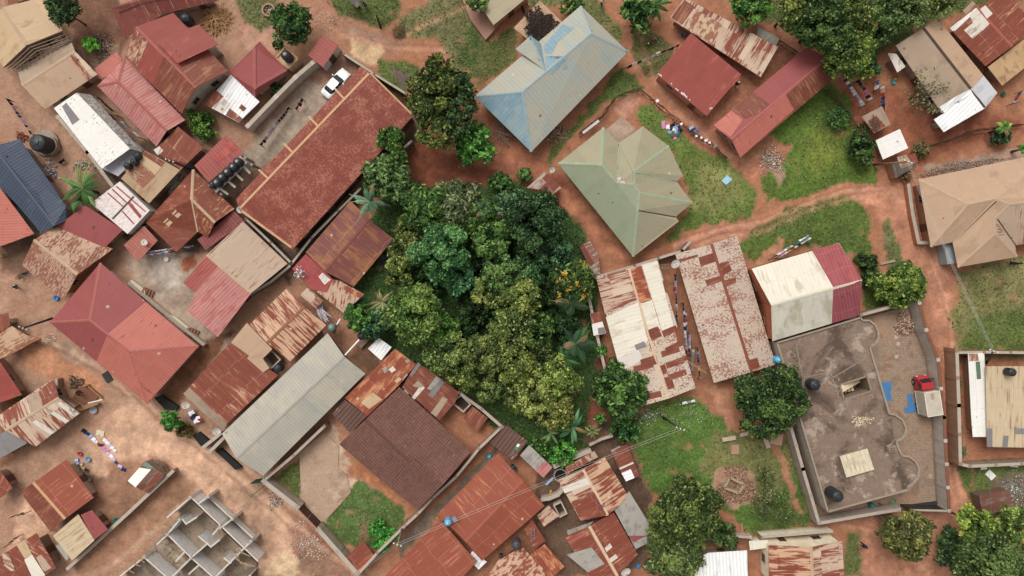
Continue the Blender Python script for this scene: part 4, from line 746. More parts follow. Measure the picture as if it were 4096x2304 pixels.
# ---------------------------------------------------------------- ground
def ground():
    hx = 2048*K*1.12; hy = 1152*K*1.16; st = .24
    def axis(h):
        c = np.arange(-h, h+st, st); e = h+np.array([2, 6, 14, 35, 80, 200, 500, 1500.])
        return np.concatenate([-e[::-1], c, e])
    ax, ay = axis(hx), axis(hy); X_, Y_ = np.meshgrid(ax, ay); nx, ny = len(ax), len(ay)
    U = X_/K/1.5901+1288; V = 1152/1.5901-Y_/K/1.5901          # overview pixels
    wu = U+(fbm(U, V, 26, 3)-.5)*26+(fbm(U, V, 8, 4)-.5)*9; wv = V+(fbm(U, V, 26, 5)-.5)*26+(fbm(U, V, 8, 6)-.5)*9
    n1 = fbm(U, V, 160, 11)[..., None]; n2 = fbm(U, V, 40, 12)[..., None]; n3 = fbm(U, V, 14, 14)[..., None]
    c = lambda h: np.array(C(h)[:3])
    left = np.clip((1050-U)/500, 0, 1)[..., None]
    base = c('b27656')*(1-left)+c('b48a70')*left
    base = base*(1-.5*np.clip(n2*2.4-.95, 0, 1))+c('8a5c48')*.5*np.clip(n2*2.4-.95, 0, 1)
    col = base*1.0; gm = np.zeros(U.shape); rough = np.zeros(U.shape)
    R = [
     # ground tones: dark red-brown, pale sand, mud, worn concrete, darker alley gaps   (kind, colour, softness, polygon)
     ('d', '96583f', 30, [(2100, 185), (2576, 300), (2576, 330), (2300, 420), (2200, 400), (2120, 250)]),
     ('d', '8c4f38', 14, [(1040, 350), (1250, 430), (1420, 440), (1480, 560), (1420, 700), (1240, 520), (1050, 500), (1010, 420)]),
     ('d', 'a8684c', 12, [(1230, 300), (1340, 400), (1380, 420), (1330, 470), (1250, 430), (1200, 370)]),
     ('d', 'ac6e50', 10, [(1420, 470), (1580, 650), (1700, 610), (1700, 580), (1640, 650), (1580, 670), (1490, 620), (1400, 500)]),
     ('d', 'b6765a', 16, [(1590, 230), (1640, 235), (1790, 340), (1860, 420), (1920, 400), (1910, 470), (1870, 440), (1780, 380), (1660, 290)]),
     ('d', 'b27658', 14, [(1570, 60), (1600, 200), (1660, 200), (1760, 310), (1800, 330), (2000, 260), (2120, 190), (2100, 130), (1650, 100)]),
     ('d', 'bd8062', 12, [(1690, 610), (1760, 575), (1900, 545), (2010, 510), (2130, 465), (2220, 465), (2290, 470), (2330, 600), (2400, 720), (2410, 900), (2440, 1290), (2500, 1449), (2120, 1449), (2150, 1300), (2390, 1280), (2370, 900), (2330, 770), (2270, 650), (2200, 520), (2100, 500), (1990, 545), (1870, 600), (1850, 670), (1700, 640)]),
     ('d', '9a7260', 10, [(740, 150), (890, 140), (960, 230), (620, 500), (560, 470), (650, 330), (700, 220)]),
     ('d', 'a3907e', 18, [(770, 200), (850, 230), (730, 380), (610, 440), (600, 390), (700, 280)]),
     ('d', 'ad9684', 14, [(310, 660), (460, 600), (530, 720), (560, 850), (620, 870), (500, 900), (400, 780)]),
     ('d', 'ae9e92', 20, [(360, 660), (430, 640), (470, 720), (420, 740)]),
     ('d', 'a5583a', 8, [(455, 660), (490, 640), (500, 665), (462, 690)]),
     ('d', '84573f', 12, [(480, 870), (590, 830), (500, 950), (440, 1030), (400, 1000)]),
     ('d', 'c69b7e', 30, [(330, 1000), (430, 1080), (650, 1230), (830, 1400), (960, 1449), (600, 1449), (400, 1200), (150, 1400), (0, 1449), (60, 1250), (240, 1080)]),
     ('d', 'b87f5c', 20, [(50, 850), (130, 850), (260, 960), (250, 1000), (130, 960), (60, 920)]),
     ('d', 'cfae8a', 6, [(660, 1449), (690, 1400), (730, 1385), (770, 1420), (780, 1449)]),
     ('d', '9c5c44', 14, [(730, 1330), (780, 1330), (860, 1410), (920, 1449), (800, 1449), (740, 1390)]),
     ('d', 'c6a47e', 8, [(875, 97), (910, 95), (975, 128), (950, 168), (925, 168), (880, 132)]),
     ('d', 'bd8e76', 16, [(620, 70), (700, 60), (700, 130), (650, 140), (600, 120)]),
     ('d', '55463c', 10, [(1510, 1010), (1560, 1020), (1650, 1050), (1600, 1090), (1500, 1110)]),
     ('d', '94543e', 14, [(1460, 900), (1520, 900), (1560, 1000), (1530, 1060), (1450, 1070)]),
     ('d', '6a5446', 10, [(800, 560), (860, 540), (640, 640), (740, 700), (730, 720), (610, 560)]),
     ('d', '6c5a4e', 8, [(600, 510), (740, 640), (1050, 310), (1060, 340), (750, 680), (720, 660), (590, 540)]),
     ('d', '74594a', 10, [(910, 230 - 20), (930, 180), (1060, 300), (1040, 320)]),
     ('d', '77685c', 10, [(1000, 1360), (1100, 1270), (1250, 1120), (1300, 1060), (1340, 1130), (1250, 1140), (1100, 1300), (1010, 1400)]),
     ('d', '7a5844', 12, [(900, 870), (950, 860), (960, 960), (880, 900)]),
     ('d', '6e5444', 10, [(1360, 1110), (1440, 1090), (1560, 1080), (1640, 1250), (1630, 1420), (1500, 1449), (1360, 1449), (1340, 1290)]),
     ('d', 'bfa088', 10, [(756, 1150), (840, 1070), (880, 1170), (870, 1200), (960, 1240), (860, 1290), (800, 1330), (757, 1270)]),
     ('d', 'b5754f', 6, [(862, 1175), (890, 1190), (960, 1230), (1010, 1290), (1000, 1250), (920, 1150)]),
     ('d', 'a57c5e', 8, [(1800, 1180), (1850, 1172), (1900, 1200), (1890, 1260), (1820, 1275), (1790, 1230)]),
     ('d', '74584a', 12, [(140, 560), (250, 400), (430, 330), (520, 370), (600, 400), (620, 560), (540, 640), (400, 640), (300, 600)]),
     ('d', '7c5644', 14, [(150, -10), (290, -10), (330, 100), (260, 190), (200, 120)]),
     ('d', '7a5a4a', 10, [(0, 570), (60, 580), (130, 620), (60, 700), (0, 680)]),
     ('d', '94664a', 16, [(0, 960), (100, 1000), (180, 1010), (100, 1090), (0, 1180)]),
     ('d', '86624e', 14, [(150, 1180), (260, 1200), (300, 1300), (200, 1380), (120, 1340)]),
     ('d', '9a7058', 22, [(280, 1160), (420, 1150), (500, 1240), (330, 1400), (200, 1449), (180, 1400)]),
     # grass
     ('g', '6f6c48', 14, [(590, -10), (700, -10), (700, 60), (650, 75), (610, 50)]),
     ('g', '5f6b3c', 12, [(825, -10), (1005, -10), (1005, 42), (960, 72), (900, 52), (845, 30)]),
     ('g', '7a7250', 20, [(1005, 45), (1100, -10), (1200, -10), (1240, 110), (1200, 180), (1130, 170), (1115, 100), (1000, 90)]),
     ('g', '5d6b38', 10, [(955, 155), (1020, 148), (1060, 168), (1035, 200), (1010, 250), (960, 215)]),
     ('g', '63643c', 14, [(1190, 120), (1250, 90), (1300, 60), (1300, 150), (1200, 230), (1180, 190)]),
     ('g', '6a6a40', 12, [(1300, -10), (1490, -10), (1560, 60), (1560, 110), (1500, 60), (1440, 10), (1340, 20)]),
     ('g', '5a6b34', 10, [(1560, 170), (1600, 190), (1620, 225), (1590, 235), (1520, 260), (1470, 305), (1400, 395), (1375, 420), (1385, 380), (1450, 300), (1540, 200)]),
     ('g', '6e6a42', 12, [(1590, 60), (1640, 85), (1690, 110), (1690, 160), (1630, 200), (1595, 150)]),
     ('g', '667a38', 8, [(1612, 262), (1640, 262), (1690, 320), (1760, 370), (1830, 400), (1880, 460), (1915, 490), (1890, 545), (1800, 560), (1720, 580), (1690, 612), (1670, 600), (1730, 540), (1745, 510), (1710, 440), (1690, 380), (1620, 320), (1600, 290)]),
     ('g', '8a8a4c', 30, [(1770, 400), (1850, 430), (1880, 500), (1800, 540), (1740, 520), (1760, 440)]),
     ('g', '567228', 8, [(1960, 270), (2090, 205), (2140, 250), (2150, 380), (2210, 430), (2205, 465), (2130, 462), (2010, 498), (1930, 505), (1915, 440), (1960, 420), (1990, 370), (1940, 330)]),
     ('g', '58682e', 12, [(1880, 590), (1990, 520), (2120, 490), (2160, 520), (2000, 575), (1900, 625)]),
     ('g', '728030', 34, [(2030, 330), (2110, 320), (2130, 400), (2060, 440), (2010, 400)]),
     ('g', '556a2e', 8, [(1850, 620), (1890, 600), (2000, 558), (2150, 508), (2195, 540), (2190, 640), (2230, 700), (2330, 700), (2320, 770), (2180, 790), (2160, 640), (2090, 640), (1960, 640), (1880, 655)]),
     ('d', 'b6805e', 8, [(1920, 640), (1960, 600), (1975, 600), (1975, 640), (2050, 610), (2100, 640), (1900, 670)]),
     ('g', '6f6f46', 8, [(2215, 560), (2230, 540), (2270, 640), (2290, 700), (2250, 690), (2225, 620)]),
     ('g', '857c4e', 20, [(2400, 690), (2480, 660), (2600, 640), (2600, 880), (2410, 880), (2390, 800), (2420, 740)]),
     ('g', '607038', 26, [(2440, 800), (2600, 780), (2600, 900), (2420, 890)]),
     ('g', '5c6838', 6, [(2395, 870), (2412, 880), (2425, 1170), (2600, 1165), (2600, 1310), (2460, 1300), (2425, 1230), (2405, 1170)]),
     ('g', '527430', 14, [(1580, 1090), (1640, 1010), (1740, 1000), (1830, 1060), (1860, 1110), (2000, 1110), (2040, 1310), (1900, 1350), (1830, 1290), (1640, 1240), (1600, 1150)]),
     ('g', '7c7848', 20, [(1800, 1080), (1990, 1110), (2000, 1200), (1920, 1270), (1760, 1180)]),
     ('d', 'b77e60', 6, [(1770, 975), (1830, 980), (1860, 1090), (1830, 1080), (1790, 1000)]),
     ('d', 'b27c5c', 5, [(1920, 1090), (1955, 1095), (1960, 1130), (1985, 1180), (2010, 1260), (2030, 1320), (1990, 1260), (1960, 1170), (1940, 1120)]),
     ('g', '5f6838', 8, [(690, 1205), (755, 1155), (758, 1272), (730, 1240)]),
     ('g', '56703a', 8, [(905, 1212), (960, 1235), (1020, 1290), (1012, 1325), (950, 1372), (900, 1380), (850, 1365), (812, 1322), (850, 1262)]),
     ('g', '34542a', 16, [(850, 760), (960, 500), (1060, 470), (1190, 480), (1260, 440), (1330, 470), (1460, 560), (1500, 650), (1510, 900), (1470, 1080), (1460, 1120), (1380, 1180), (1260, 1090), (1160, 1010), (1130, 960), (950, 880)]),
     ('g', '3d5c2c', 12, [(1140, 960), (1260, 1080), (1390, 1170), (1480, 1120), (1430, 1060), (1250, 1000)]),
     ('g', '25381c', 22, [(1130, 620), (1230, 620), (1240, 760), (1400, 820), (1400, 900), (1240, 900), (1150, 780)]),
     ('g', '45582e', 14, [(1190, 60), (1220, 120), (1180, 180), (1150, 150)]),
     ('g', '4a5530', 22, [(1840, -10), (2576, -10), (2400, 30), (2240, 120), (2150, 180), (2080, 130), (1960, 70)]),
     ('g', '62683c', 16, [(2130, 1340), (2160, 1340), (2170, 1449), (2125, 1449)]),
     ('g', '50602f', 16, [(2040, 1290), (2060, 1310), (1900, 1350), (1890, 1320)]),
     ('d', 'b8836c', 4, [(1545, 275), (1580, 240), (1610, 250), (1590, 290), (1570, 300)]),
     ('p', 'ab8268', 8, [(1802, 1178), (1850, 1170), (1902, 1195), (1900, 1262), (1840, 1282), (1800, 1260), (1788, 1225)]),
     ('p', '9a7c68', 8, [(1905, 380), (1950, 385), (1975, 440), (1960, 470), (1930, 430)]),
     ('p', 'a78a76', 8, [(140, 855), (180, 870), (240, 930), (220, 930), (150, 890)]),
     ('p', 'a98b78', 10, [(2320, 420), (2576, 370), (2576, 410), (2320, 440)]),
     ('p', 'a07a66', 16, [(880, 60), (940, 80), (1040, 120), (960, 120), (870, 95)]),
     ('p', '9c7460', 14, [(730, 1330), (770, 1340), (900, 1449), (760, 1449)]),
     ('p', '70604e', 14, [(2490, 1200), (2600, 1180), (2600, 1290), (2520, 1260)]),
     ('p', '6a5a54', 6, [(985, 170), (1030, 180), (1030, 215), (1000, 220)]),
     ('p', '8a6c5c', 8, [(225, 110), (300, 110), (310, 170), (250, 200), (220, 180)]),
    ]
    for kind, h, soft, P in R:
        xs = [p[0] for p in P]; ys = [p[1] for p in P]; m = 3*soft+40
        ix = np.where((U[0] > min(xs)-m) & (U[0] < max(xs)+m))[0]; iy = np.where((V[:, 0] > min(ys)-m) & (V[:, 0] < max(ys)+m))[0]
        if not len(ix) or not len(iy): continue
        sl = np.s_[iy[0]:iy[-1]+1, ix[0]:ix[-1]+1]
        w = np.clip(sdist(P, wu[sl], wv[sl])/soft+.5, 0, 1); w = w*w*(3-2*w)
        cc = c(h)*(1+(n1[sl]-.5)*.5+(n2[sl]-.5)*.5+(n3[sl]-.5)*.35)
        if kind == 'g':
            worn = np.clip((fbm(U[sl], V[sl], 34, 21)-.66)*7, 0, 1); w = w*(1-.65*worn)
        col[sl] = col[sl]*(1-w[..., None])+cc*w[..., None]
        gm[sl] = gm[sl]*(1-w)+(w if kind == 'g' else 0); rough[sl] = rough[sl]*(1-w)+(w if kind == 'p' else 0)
    def track(P, wd, h, amt):
        nonlocal col
        cc = c(h); d = np.full(U.shape, 1e9); xs = [p[0] for p in P]; ys = [p[1] for p in P]
        ix = np.where((U[0] > min(xs)-60) & (U[0] < max(xs)+60))[0]; iy = np.where((V[:, 0] > min(ys)-60) & (V[:, 0] < max(ys)+60))[0]; sl = np.s_[iy[0]:iy[-1]+1, ix[0]:ix[-1]+1]
        q = U+(fbm(U, V, 40, 41)-.5)*14; r2 = V+(fbm(U, V, 40, 42)-.5)*14; dd = np.full(U[sl].shape, 1e9)
        for (ax_, ay_), (bx_, by_) in zip(P[:-1], P[1:]):
            ex, ey = bx_-ax_, by_-ay_; t = np.clip(((q[sl]-ax_)*ex+(r2[sl]-ay_)*ey)/(ex*ex+ey*ey), 0, 1); dd = np.minimum(dd, np.hypot(q[sl]-ax_-t*ex, r2[sl]-ay_-t*ey))
        w = np.exp(-(dd/wd)**2)[..., None]*amt*(.5+n3[sl]); w = np.clip(w, 0, 1); col[sl] = col[sl]*(1-w)+cc*w
    for P in ([(300, 960), (400, 1060), (520, 1150), (640, 1250), (760, 1350), (880, 1449)], [(330, 950), (430, 1050), (550, 1135), (670, 1235), (790, 1335), (910, 1440)], [(60, 850), (150, 880), (250, 940), (320, 1000)], [(250, 1449), (400, 1330), (520, 1230), (560, 1180)], [(280, 1420), (420, 1300), (500, 1230)]):
        track(P, 4, '8c5e44', .55); track([(x+9, y-7) for x, y in P], 6, 'cfa68a', .5)
    for P in ([(1700, 630), (1800, 590), (1920, 575), (2010, 530), (2130, 490), (2240, 480), (2290, 560), (2350, 680), (2385, 800), (2390, 1000), (2400, 1200), (2420, 1300), (2400, 1449)], [(1690, 610), (1800, 570), (1910, 555), (2010, 512), (2130, 472), (2230, 470), (2310, 560), (2370, 680)], [(760, 10), (860, 80), (960, 110), (1100, 120), (1130, 150)], [(1000, 90), (1080, 50), (1180, 0)], [(2110, 1310), (2200, 1330), (2300, 1400), (2330, 1449)], [(1600, 60), (1640, 200), (1700, 280), (1790, 350), (1860, 400)]):
        track(P, 3.5, '8c5238', .5); track([(x+7, y+7) for x, y in P], 6, 'd29a7c', .5)
    col = col*(1+(n2-.5)*.35+(n3-.5)*.3)*1.13
    far = np.clip((np.maximum(np.abs(X_)/hx, np.abs(Y_)/hy)-1)*3, 0, 1)[..., None]; col = col*(1-far)+c('6c6c42')*far; gm = np.maximum(gm, far[..., 0])
    Z = (fbm(U, V, 30, 31)-.5)*.10*(1-far[..., 0])-.05
    me = bpy.data.meshes.new('ground'); n = nx*ny
    me.vertices.add(n); me.vertices.foreach_set('co', np.stack([X_, Y_, Z], -1).astype(np.float32).ravel())
    i = np.arange(ny-1)[:, None]*nx+np.arange(nx-1)[None]; q = np.stack([i, i+1, i+nx+1, i+nx], -1).reshape(-1, 4).astype(np.int32); m = len(q)
    me.loops.add(4*m); me.loops.foreach_set('vertex_index', q.ravel()); me.polygons.add(m)
    me.polygons.foreach_set('loop_start', np.arange(0, 4*m, 4, dtype=np.int32)); me.update(calc_edges=True); me.polygons.foreach_set('use_smooth', [True]*m)
    ca = me.color_attributes.new('soil', 'FLOAT_COLOR', 'POINT'); c4 = np.ones((n, 4), np.float32); c4[:, :3] = np.clip(col, .003, .8).reshape(-1, 3); ca.data.foreach_set('color', c4.ravel())
    cb = me.color_attributes.new('cover', 'FLOAT_COLOR', 'POINT'); c4 = np.zeros((n, 4), np.float32); c4[:, 0] = gm.ravel(); c4[:, 1] = rough.ravel(); c4[:, 3] = 1; cb.data.foreach_set('color', c4.ravel())
    k = N('soil_and_grass'); a = k.n('ShaderNodeVertexColor'); a.layer_name = 'soil'; b = k.n('ShaderNodeVertexColor'); b.layer_name = 'cover'
    s = k.n('ShaderNodeSeparateColor'); k.L(b.outputs[0], s.inputs[0]); g = s.outputs[0]; rg = s.outputs[1]; p = k.n('ShaderNodeNewGeometry').outputs['Position']
    f1 = k.noise(p, 2.6, 6, .72); f2 = k.noise(p, .7, 6, .68, .4); f3 = k.noise(p, 9, 4, .7)
    v = k.math('ADD', k.math('MULTIPLY_ADD', f1, 1.05, .05), k.math('MULTIPLY', f2, .88))
    colr = k.mul(a.outputs[0], v)
    gv = k.math('MULTIPLY', g, k.step(f1, .45, .7)); colr = k.mix(k.math('MULTIPLY', gv, .4), colr, C('97a05a'))
    colr = k.mix(k.math('MULTIPLY', g, k.math('MULTIPLY', k.step(f3, .52, .36), .55)), colr, C('33451c'))
    vo = k.n('ShaderNodeTexVoronoi'); k.L(p, vo.inputs['Vector']); vo.inputs['Scale'].default_value = 5.5
    st = k.step(vo.outputs['Distance'], .24, .12); thr = k.step(k.white(vo.outputs['Position']), k.math('MULTIPLY_ADD', rg, -.75, .992), 1.0) if 0 else k.math('GREATER_THAN', k.white(vo.outputs['Position']), k.math('MULTIPLY_ADD', rg, -.5, .965))
    colr = k.mix(k.math('MULTIPLY', k.math('MULTIPLY', st, thr), .85), colr, C('dccbbb'))
    mt = k.out(colr, k.math('ADD', f1, f3), .6, .1, .95); me.materials.append(mt)
    o = bpy.data.objects.new('ground', me); COL.objects.link(o); tag(o, 'bare red earth with worn grass, reaching to the horizon', 'ground', kind='structure')
    return X_, Y_, gm, U, V
GX, GY, GMASK, GU, GV = ground()
def scatter_grass():
    """short tufts where the grass mask is strong"""
    P = []; rr = np.random.default_rng(5); hx, hy = 2048*K, 1152*K
    x = rr.uniform(-hx, hx, 60000); y = rr.uniform(-hy, hy, 60000)
    xs = GX[0]; ys = GY[:, 0]; i = np.clip(np.searchsorted(xs, x), 0, len(xs)-1); j = np.clip(np.searchsorted(ys, y), 0, len(ys)-1)
    k = GMASK[j, i] > .7; x, y = x[k], y[k]; u, v = GU[j, i][k], GV[j, i][k]; m = len(x)
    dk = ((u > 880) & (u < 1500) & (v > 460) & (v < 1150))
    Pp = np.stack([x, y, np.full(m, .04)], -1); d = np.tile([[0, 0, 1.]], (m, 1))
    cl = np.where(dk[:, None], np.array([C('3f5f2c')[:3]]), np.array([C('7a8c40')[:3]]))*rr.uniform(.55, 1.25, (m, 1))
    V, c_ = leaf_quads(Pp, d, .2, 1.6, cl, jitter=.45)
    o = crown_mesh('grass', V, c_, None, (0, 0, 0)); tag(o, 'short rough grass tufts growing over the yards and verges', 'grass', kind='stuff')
scatter_grass()
# ---------------------------------------------------------------- flat paved things
def slab(name, label, t, pts, z0, z1, mat, cat='slab', kind=None):
    q = MB(); q.prism([tuple(W(t, x, y, z1)[:2]) for x, y in pts], z0, z1); return tag(one(q, name, mat, label, cat), kind=kind)
def pavemat():
    n = N('brick_paving'); g = n.n('ShaderNodeNewGeometry').outputs['Position']; br = n.n('ShaderNodeTexBrick'); n.L(g, br.inputs[0])
    br.inputs['Scale'].default_value = 1; br.inputs['Brick Width'].default_value = .5; br.inputs['Row Height'].default_value = .3; br.inputs['Mortar Size'].default_value = .04
    br.inputs['Color1'].default_value = C('ac937e'); br.inputs['Color2'].default_value = C('a58b76'); br.inputs['Mortar'].default_value = C('94806e')
    a = n.noise(g, .25, 5, .6); b = n.noise(g, 2.5, 5, .7)
    a2 = n.noise(g, .5, 7, .7, .5)
    return n.out(n.mul(n.mix(n.math('MULTIPLY', n.step(a2, .5, .62), .7), n.mix(n.math('MULTIPLY', n.step(a, .45, .62), .85), br.outputs[0], C('b48c70')), C('86715f')), n.math('MULTIPLY_ADD', b, .8, .6)), b, .3, .03, .9)
slab('paving', 'tan brick paving inside the walled compound with blue mats', 'U', [(2168, 800), (2300, 768), (2345, 890), (2356, 905), (2374, 1284), (2240, 1280), (2058, 1306), (1996, 1062), (2100, 1040), (2190, 870)], -.2, .05, pavemat(), 'paving', 'structure')
slab('paving', 'cracked concrete apron in the walled yard below the grey roof', '31', [(475, 260), (720, 60), (860, 200), (850, 400), (930, 470), (975, 640), (870, 760), (700, 940), (500, 770)], -.2, .06, slabmat('bb9c84', 'a5826c', 'c8ac94'), 'paving', 'structure')
# the concrete flat roof building
def flat_roof():
    T = '23'; h = 3.9; U_ = 'U'
    arc = lambda cx, cy, r, a0, a1, n=10, sy=1: [(cx+r*math.cos(math.radians(a0+(a1-a0)*i/n)), cy+sy*r*math.sin(math.radians(a0+(a1-a0)*i/n))) for i in range(n+1)]
    P = [(1953.6, 861.9), (2163, 799), (2168, 806)]+[(2185, 806), (2199, 817), (2207, 833), (2208, 850), (2200, 864), (2187, 872)]
    P += [(2188, 880), (2235, 1040), (2250, 1043), (2268, 1056), (2277, 1076), (2275, 1092), (2266, 1103), (2253, 1109), (2257, 1125), (2267, 1145)]
    P += [(2284, 1148), (2301, 1160), (2310, 1178), (2307, 1200), (2295, 1215), (2282, 1224), (2283, 1231), (2081, 1286), (2004.5, 1026.5)]
    ctr = W('U', 2125, 1045); O = Vector((ctr.x, ctr.y, 0)); r = root('flat_roof_building', O, 'weathered concrete flat roof building with rounded bays, stairwell opening and two black tanks', 'building')
    pts = [tuple(W('U', x, y, h)[:2]) for x, y in P]; pts = pts[::-1] if sum(pts[i][0]*pts[(i+1) % len(pts)][1]-pts[(i+1) % len(pts)][0]*pts[i][1] for i in range(len(pts))) < 0 else pts
    hole = [tuple(W('23', x, y, h)[:2]) for x, y in ((842, 962), (1098, 880), (1138, 1020), (882, 1100))]
    # slab with the stairwell left open: split into four pieces round the hole by fan to a grid
    import bmesh
    bm = bmesh.new(); vs = [bm.verts.new((x, y, h)) for x, y in pts]; ed = [bm.edges.new((vs[i], vs[(i+1) % len(vs)])) for i in range(len(vs))]
    hv = [bm.verts.new((x, y, h)) for x, y in hole]; ed += [bm.edges.new((hv[i], hv[(i+1) % 4])) for i in range(4)]
    bmesh.ops.triangle_fill(bm, edges=ed, use_beauty=True, use_dissolve=False)
    V = [tuple(v.co) for v in bm.verts]; bm.verts.index_update(); F = [tuple(v.index for v in f.verts) for f in bm.faces]; bm.free()
    hx = [sum(p[0] for p in hole)/4, sum(p[1] for p in hole)/4]
    mk('roof_slab', V, F, slabmat('8f776a', '5c4a40', 'b39f8e'), r, O)
    q = MB(); n = len(pts)
    for i in range(n):
        a, b = pts[i], pts[(i+1) % n]; q.add([(a[0], a[1], 0), (b[0], b[1], 0), (b[0], b[1], h-.01), (a[0], a[1], h-.01)], [(0, 1, 2, 3)])
    q.build('wall', wallmat('a8988a'), r, O)
    q = MB()
    for i in range(n):
        a, b = Vector((*pts[i], h+.12)), Vector((*pts[(i+1) % n], h+.12)); q.bar(a, b, .22, .26)
    q.build('parapet', plain('a59484', .9), r, O)
    q = MB()
    for i in range(4):
        a, b = hole[i], hole[(i+1) % 4]; q.add([(a[0], a[1], .2), (b[0], b[1], .2), (b[0], b[1], h), (a[0], a[1], h)], [(0, 1, 2, 3)])
        q.bar(Vector((*a, h+.05)), Vector((*b, h+.05)), .2, .14)
    q.build('stairwell', plain('9a8672', .9), r, O)
    q = MB()   # two flights of steps in the opening
    A, B, Cc, D = [Vector((*p, 0)) for p in hole]; e1 = (B-A); e2 = (D-A)
    for i in range(9):
        c = A+e1*(.08+i*.1)+e2*.27; q.box((c.x, c.y, 1.0+(3.3-i*.22)/2), e1.length*.09, e2.length*.44, 3.3-i*.22-.6, math.atan2(e1.y, e1.x))
    for i in range(6):
        c = A+e1*(.1+i*.1)+e2*.72; q.box((c.x, c.y, .6+i*.09), e1.length*.092, e2.length*.4, 1.2+i*.18, math.atan2(e1.y, e1.x))
    q.build('stair', plain('d8c4a0', .8), r, O)
    # covered skylight box
    sk = [W('33', x, y, h+.5) for x, y in ((845, 285), (1105, 212), (1168, 410), (907, 485))]; q = MB(); q.prism([(p.x, p.y) for p in sk], h-.02, h+.35); q.build('skylight_kerb', plain('a08e7c', .9), r, O)
    V_ = [p.copy() for p in sk]; roof_mesh(r, O, V_, [(0, 1, 2, 3)], roofmat('d8c9ae', 'b09a7c', .25, 2, .4, corr=.06, pitch=.6, seam=-.3, sheet=(.7, 3)), name='skylight_cover')
    # bars over the side passage
    # lines cast in the slab: low screed ribs
    q = MB()
    for a, b in (((1953+62, 862-19+6), (2003, 870)), ((2003, 870), (2020, 950)), ((1965, 902), (2003, 896)), ((2020, 950), (2095, 935)), ((2090, 936), (2110, 1000)), ((2060, 970), (2180, 900))):
        q.bar(W('U', *a, h+.015), W('U', *b, h+.015), .12, .04)
    q.build('screed_rib', plain('9a8a7c', .95), r, O)
    return h
HF = flat_roof()
def pile(name, label, t, x, y, rx, ry, n, size, cols, z=0, cat='pile', hgt=.4, rot=0):
    """a heap of broken stone, one object"""
    c = W(t, x, y, z); s_ = TL[t][2]*K
    q = [MB() for _ in cols]
    n = int(n*.5)
    for i in range(n):
        a = random.uniform(0, 6.283); u = random.random()**.7*(1+.25*math.sin(3*a+x)+.15*math.sin(7*a+y)); X1 = math.cos(a)*u*rx*s_; Y1 = math.sin(a)*u*ry*s_
        X2 = X1*math.cos(rot)-Y1*math.sin(rot); Y2 = X1*math.sin(rot)+Y1*math.cos(rot)
        random.choice(q).rock((c.x+X2, c.y+Y2, z+hgt*max(0, 1-u)*random.random()+.03), size*random.uniform(.5, 1.3))
    big = MB(); mats = []; mi = []
    for k, b in enumerate(q):
        big.add(b.V, b.F); mats.append(plain(cols[k], .9)); mi += [k]*len(b.F)
    O = (c.x, c.y, z); o = mk(name, big.V, big.F, mats, None, O); o.data.polygons.foreach_set('material_index', mi[:len(o.data.polygons)]); tag(o, label, cat, kind='stuff'); return o
pile('rubble', 'brick rubble heap spread on the paving beside the bushy corner', '23', 1460, 400, 110, 110, 1500, .13, ['c9a68e', 'b88c72', 'd8c4b0', '94705e'], .05, 'rubble', .9)
pile('rubble', 'pale broken plaster scattered in the middle of the concrete flat roof', '23', 1050, 1305, 90, 50, 420, .1, ['dcc6a8', 'c8ac8c', 'ecdcc4'], HF, 'rubble', .15)
pile('charcoal', 'dark charcoal pieces drying on the tan verandah slab', '02', 385, 235, 150, 140, 2600, .15, ['3c302e', '4a3c38', '54443e'], 2.8, 'charcoal', .1)
pile('rubble', 'ring of broken red brick chips around the small square pit on the lawn', '32', 2290, 590, 190, 185, 4200, .12, ['b08a70', 'a0765c', 'c4a48a', '8c6650'], 0, 'rubble', .15)
pile('rubble', 'stones and litter heaped beside the green field', '13', 210, 180, 120, 150, 700, .1, ['c8b8a8', 'b09482', 'e4dcd4', '8a7464'], 0, 'rubble', .12)
pile('litter', 'white scraps and stones along the rough lane near the wire fence', '01', 780, 200, 210, 90, 420, .07, ['e8ddd2', 'cdb8a8', 'c0a08c'], 0, 'litter', .04)
pile('litter', 'pale stones dumped along the lane outside the walled yard', '31', 560, 1130, 230, 150, 1100, .08, ['eadfd4', 'd0b4a0', 'c09680'], 0, 'litter', .05, rot=-.7)
pile('litter', 'heap of grey litter at the walled yard corner', '31', 240, 720, 70, 80, 300, .09, ['9a948e', '6c6460', 'd8d4d0'], 0, 'litter', .2)
pile('litter', 'white and blue litter strewn on the verge beside the sagging shack', '33', 2480, 600, 130, 160, 700, .08, ['e8e4e0', 'c8bcb0', '9ab8c4', '8a7c6c'], 0, 'litter', .06)
pile('rubble', 'loose stones along the foot of the great beige hip roof', '13', 1950, 255, 400, 45, 1400, .1, ['b8a496', 'a08a7c', '8a7266'], 0, 'rubble', .1, rot=.2)
pile('litter', 'white litter on the dirt above the largest terracotta roof lane', '20', 470, 560, 90, 70, 260, .08, ['efe4d8', 'd0b8a4', 'b89880'], 0, 'litter', .05)
pile('litter', 'black mud and white scraps under the shrubs by the half white gable roof', '22', 1420, 1290, 160, 90, 420, .08, ['e8e4e4', 'b8b4b4', '4a4440'], 0, 'litter', .05)
pile('litter', 'dark rubbish and scraps between beige house and pink ribbed roof', '00', 980, 440, 120, 130, 420, .1, ['6a5c54', '8a7468', 'd0c4bc', '54463e'], 0, 'litter', .15)
pile('rubble', 'crumbled rock edge along the foot of the pale blue cornered hip roof', '02', 555, 1290, 100, 110, 500, .14, ['b09a84', '8c7462', 'cbb9a4'], 0, 'rubble', .2)
pile('litter', 'small white scraps scattered over the lawn under the power wires', '22', 1830, 1260, 280, 170, 260, .06, ['efe9e4', 'cfc8bc'], 0, 'litter', .03)
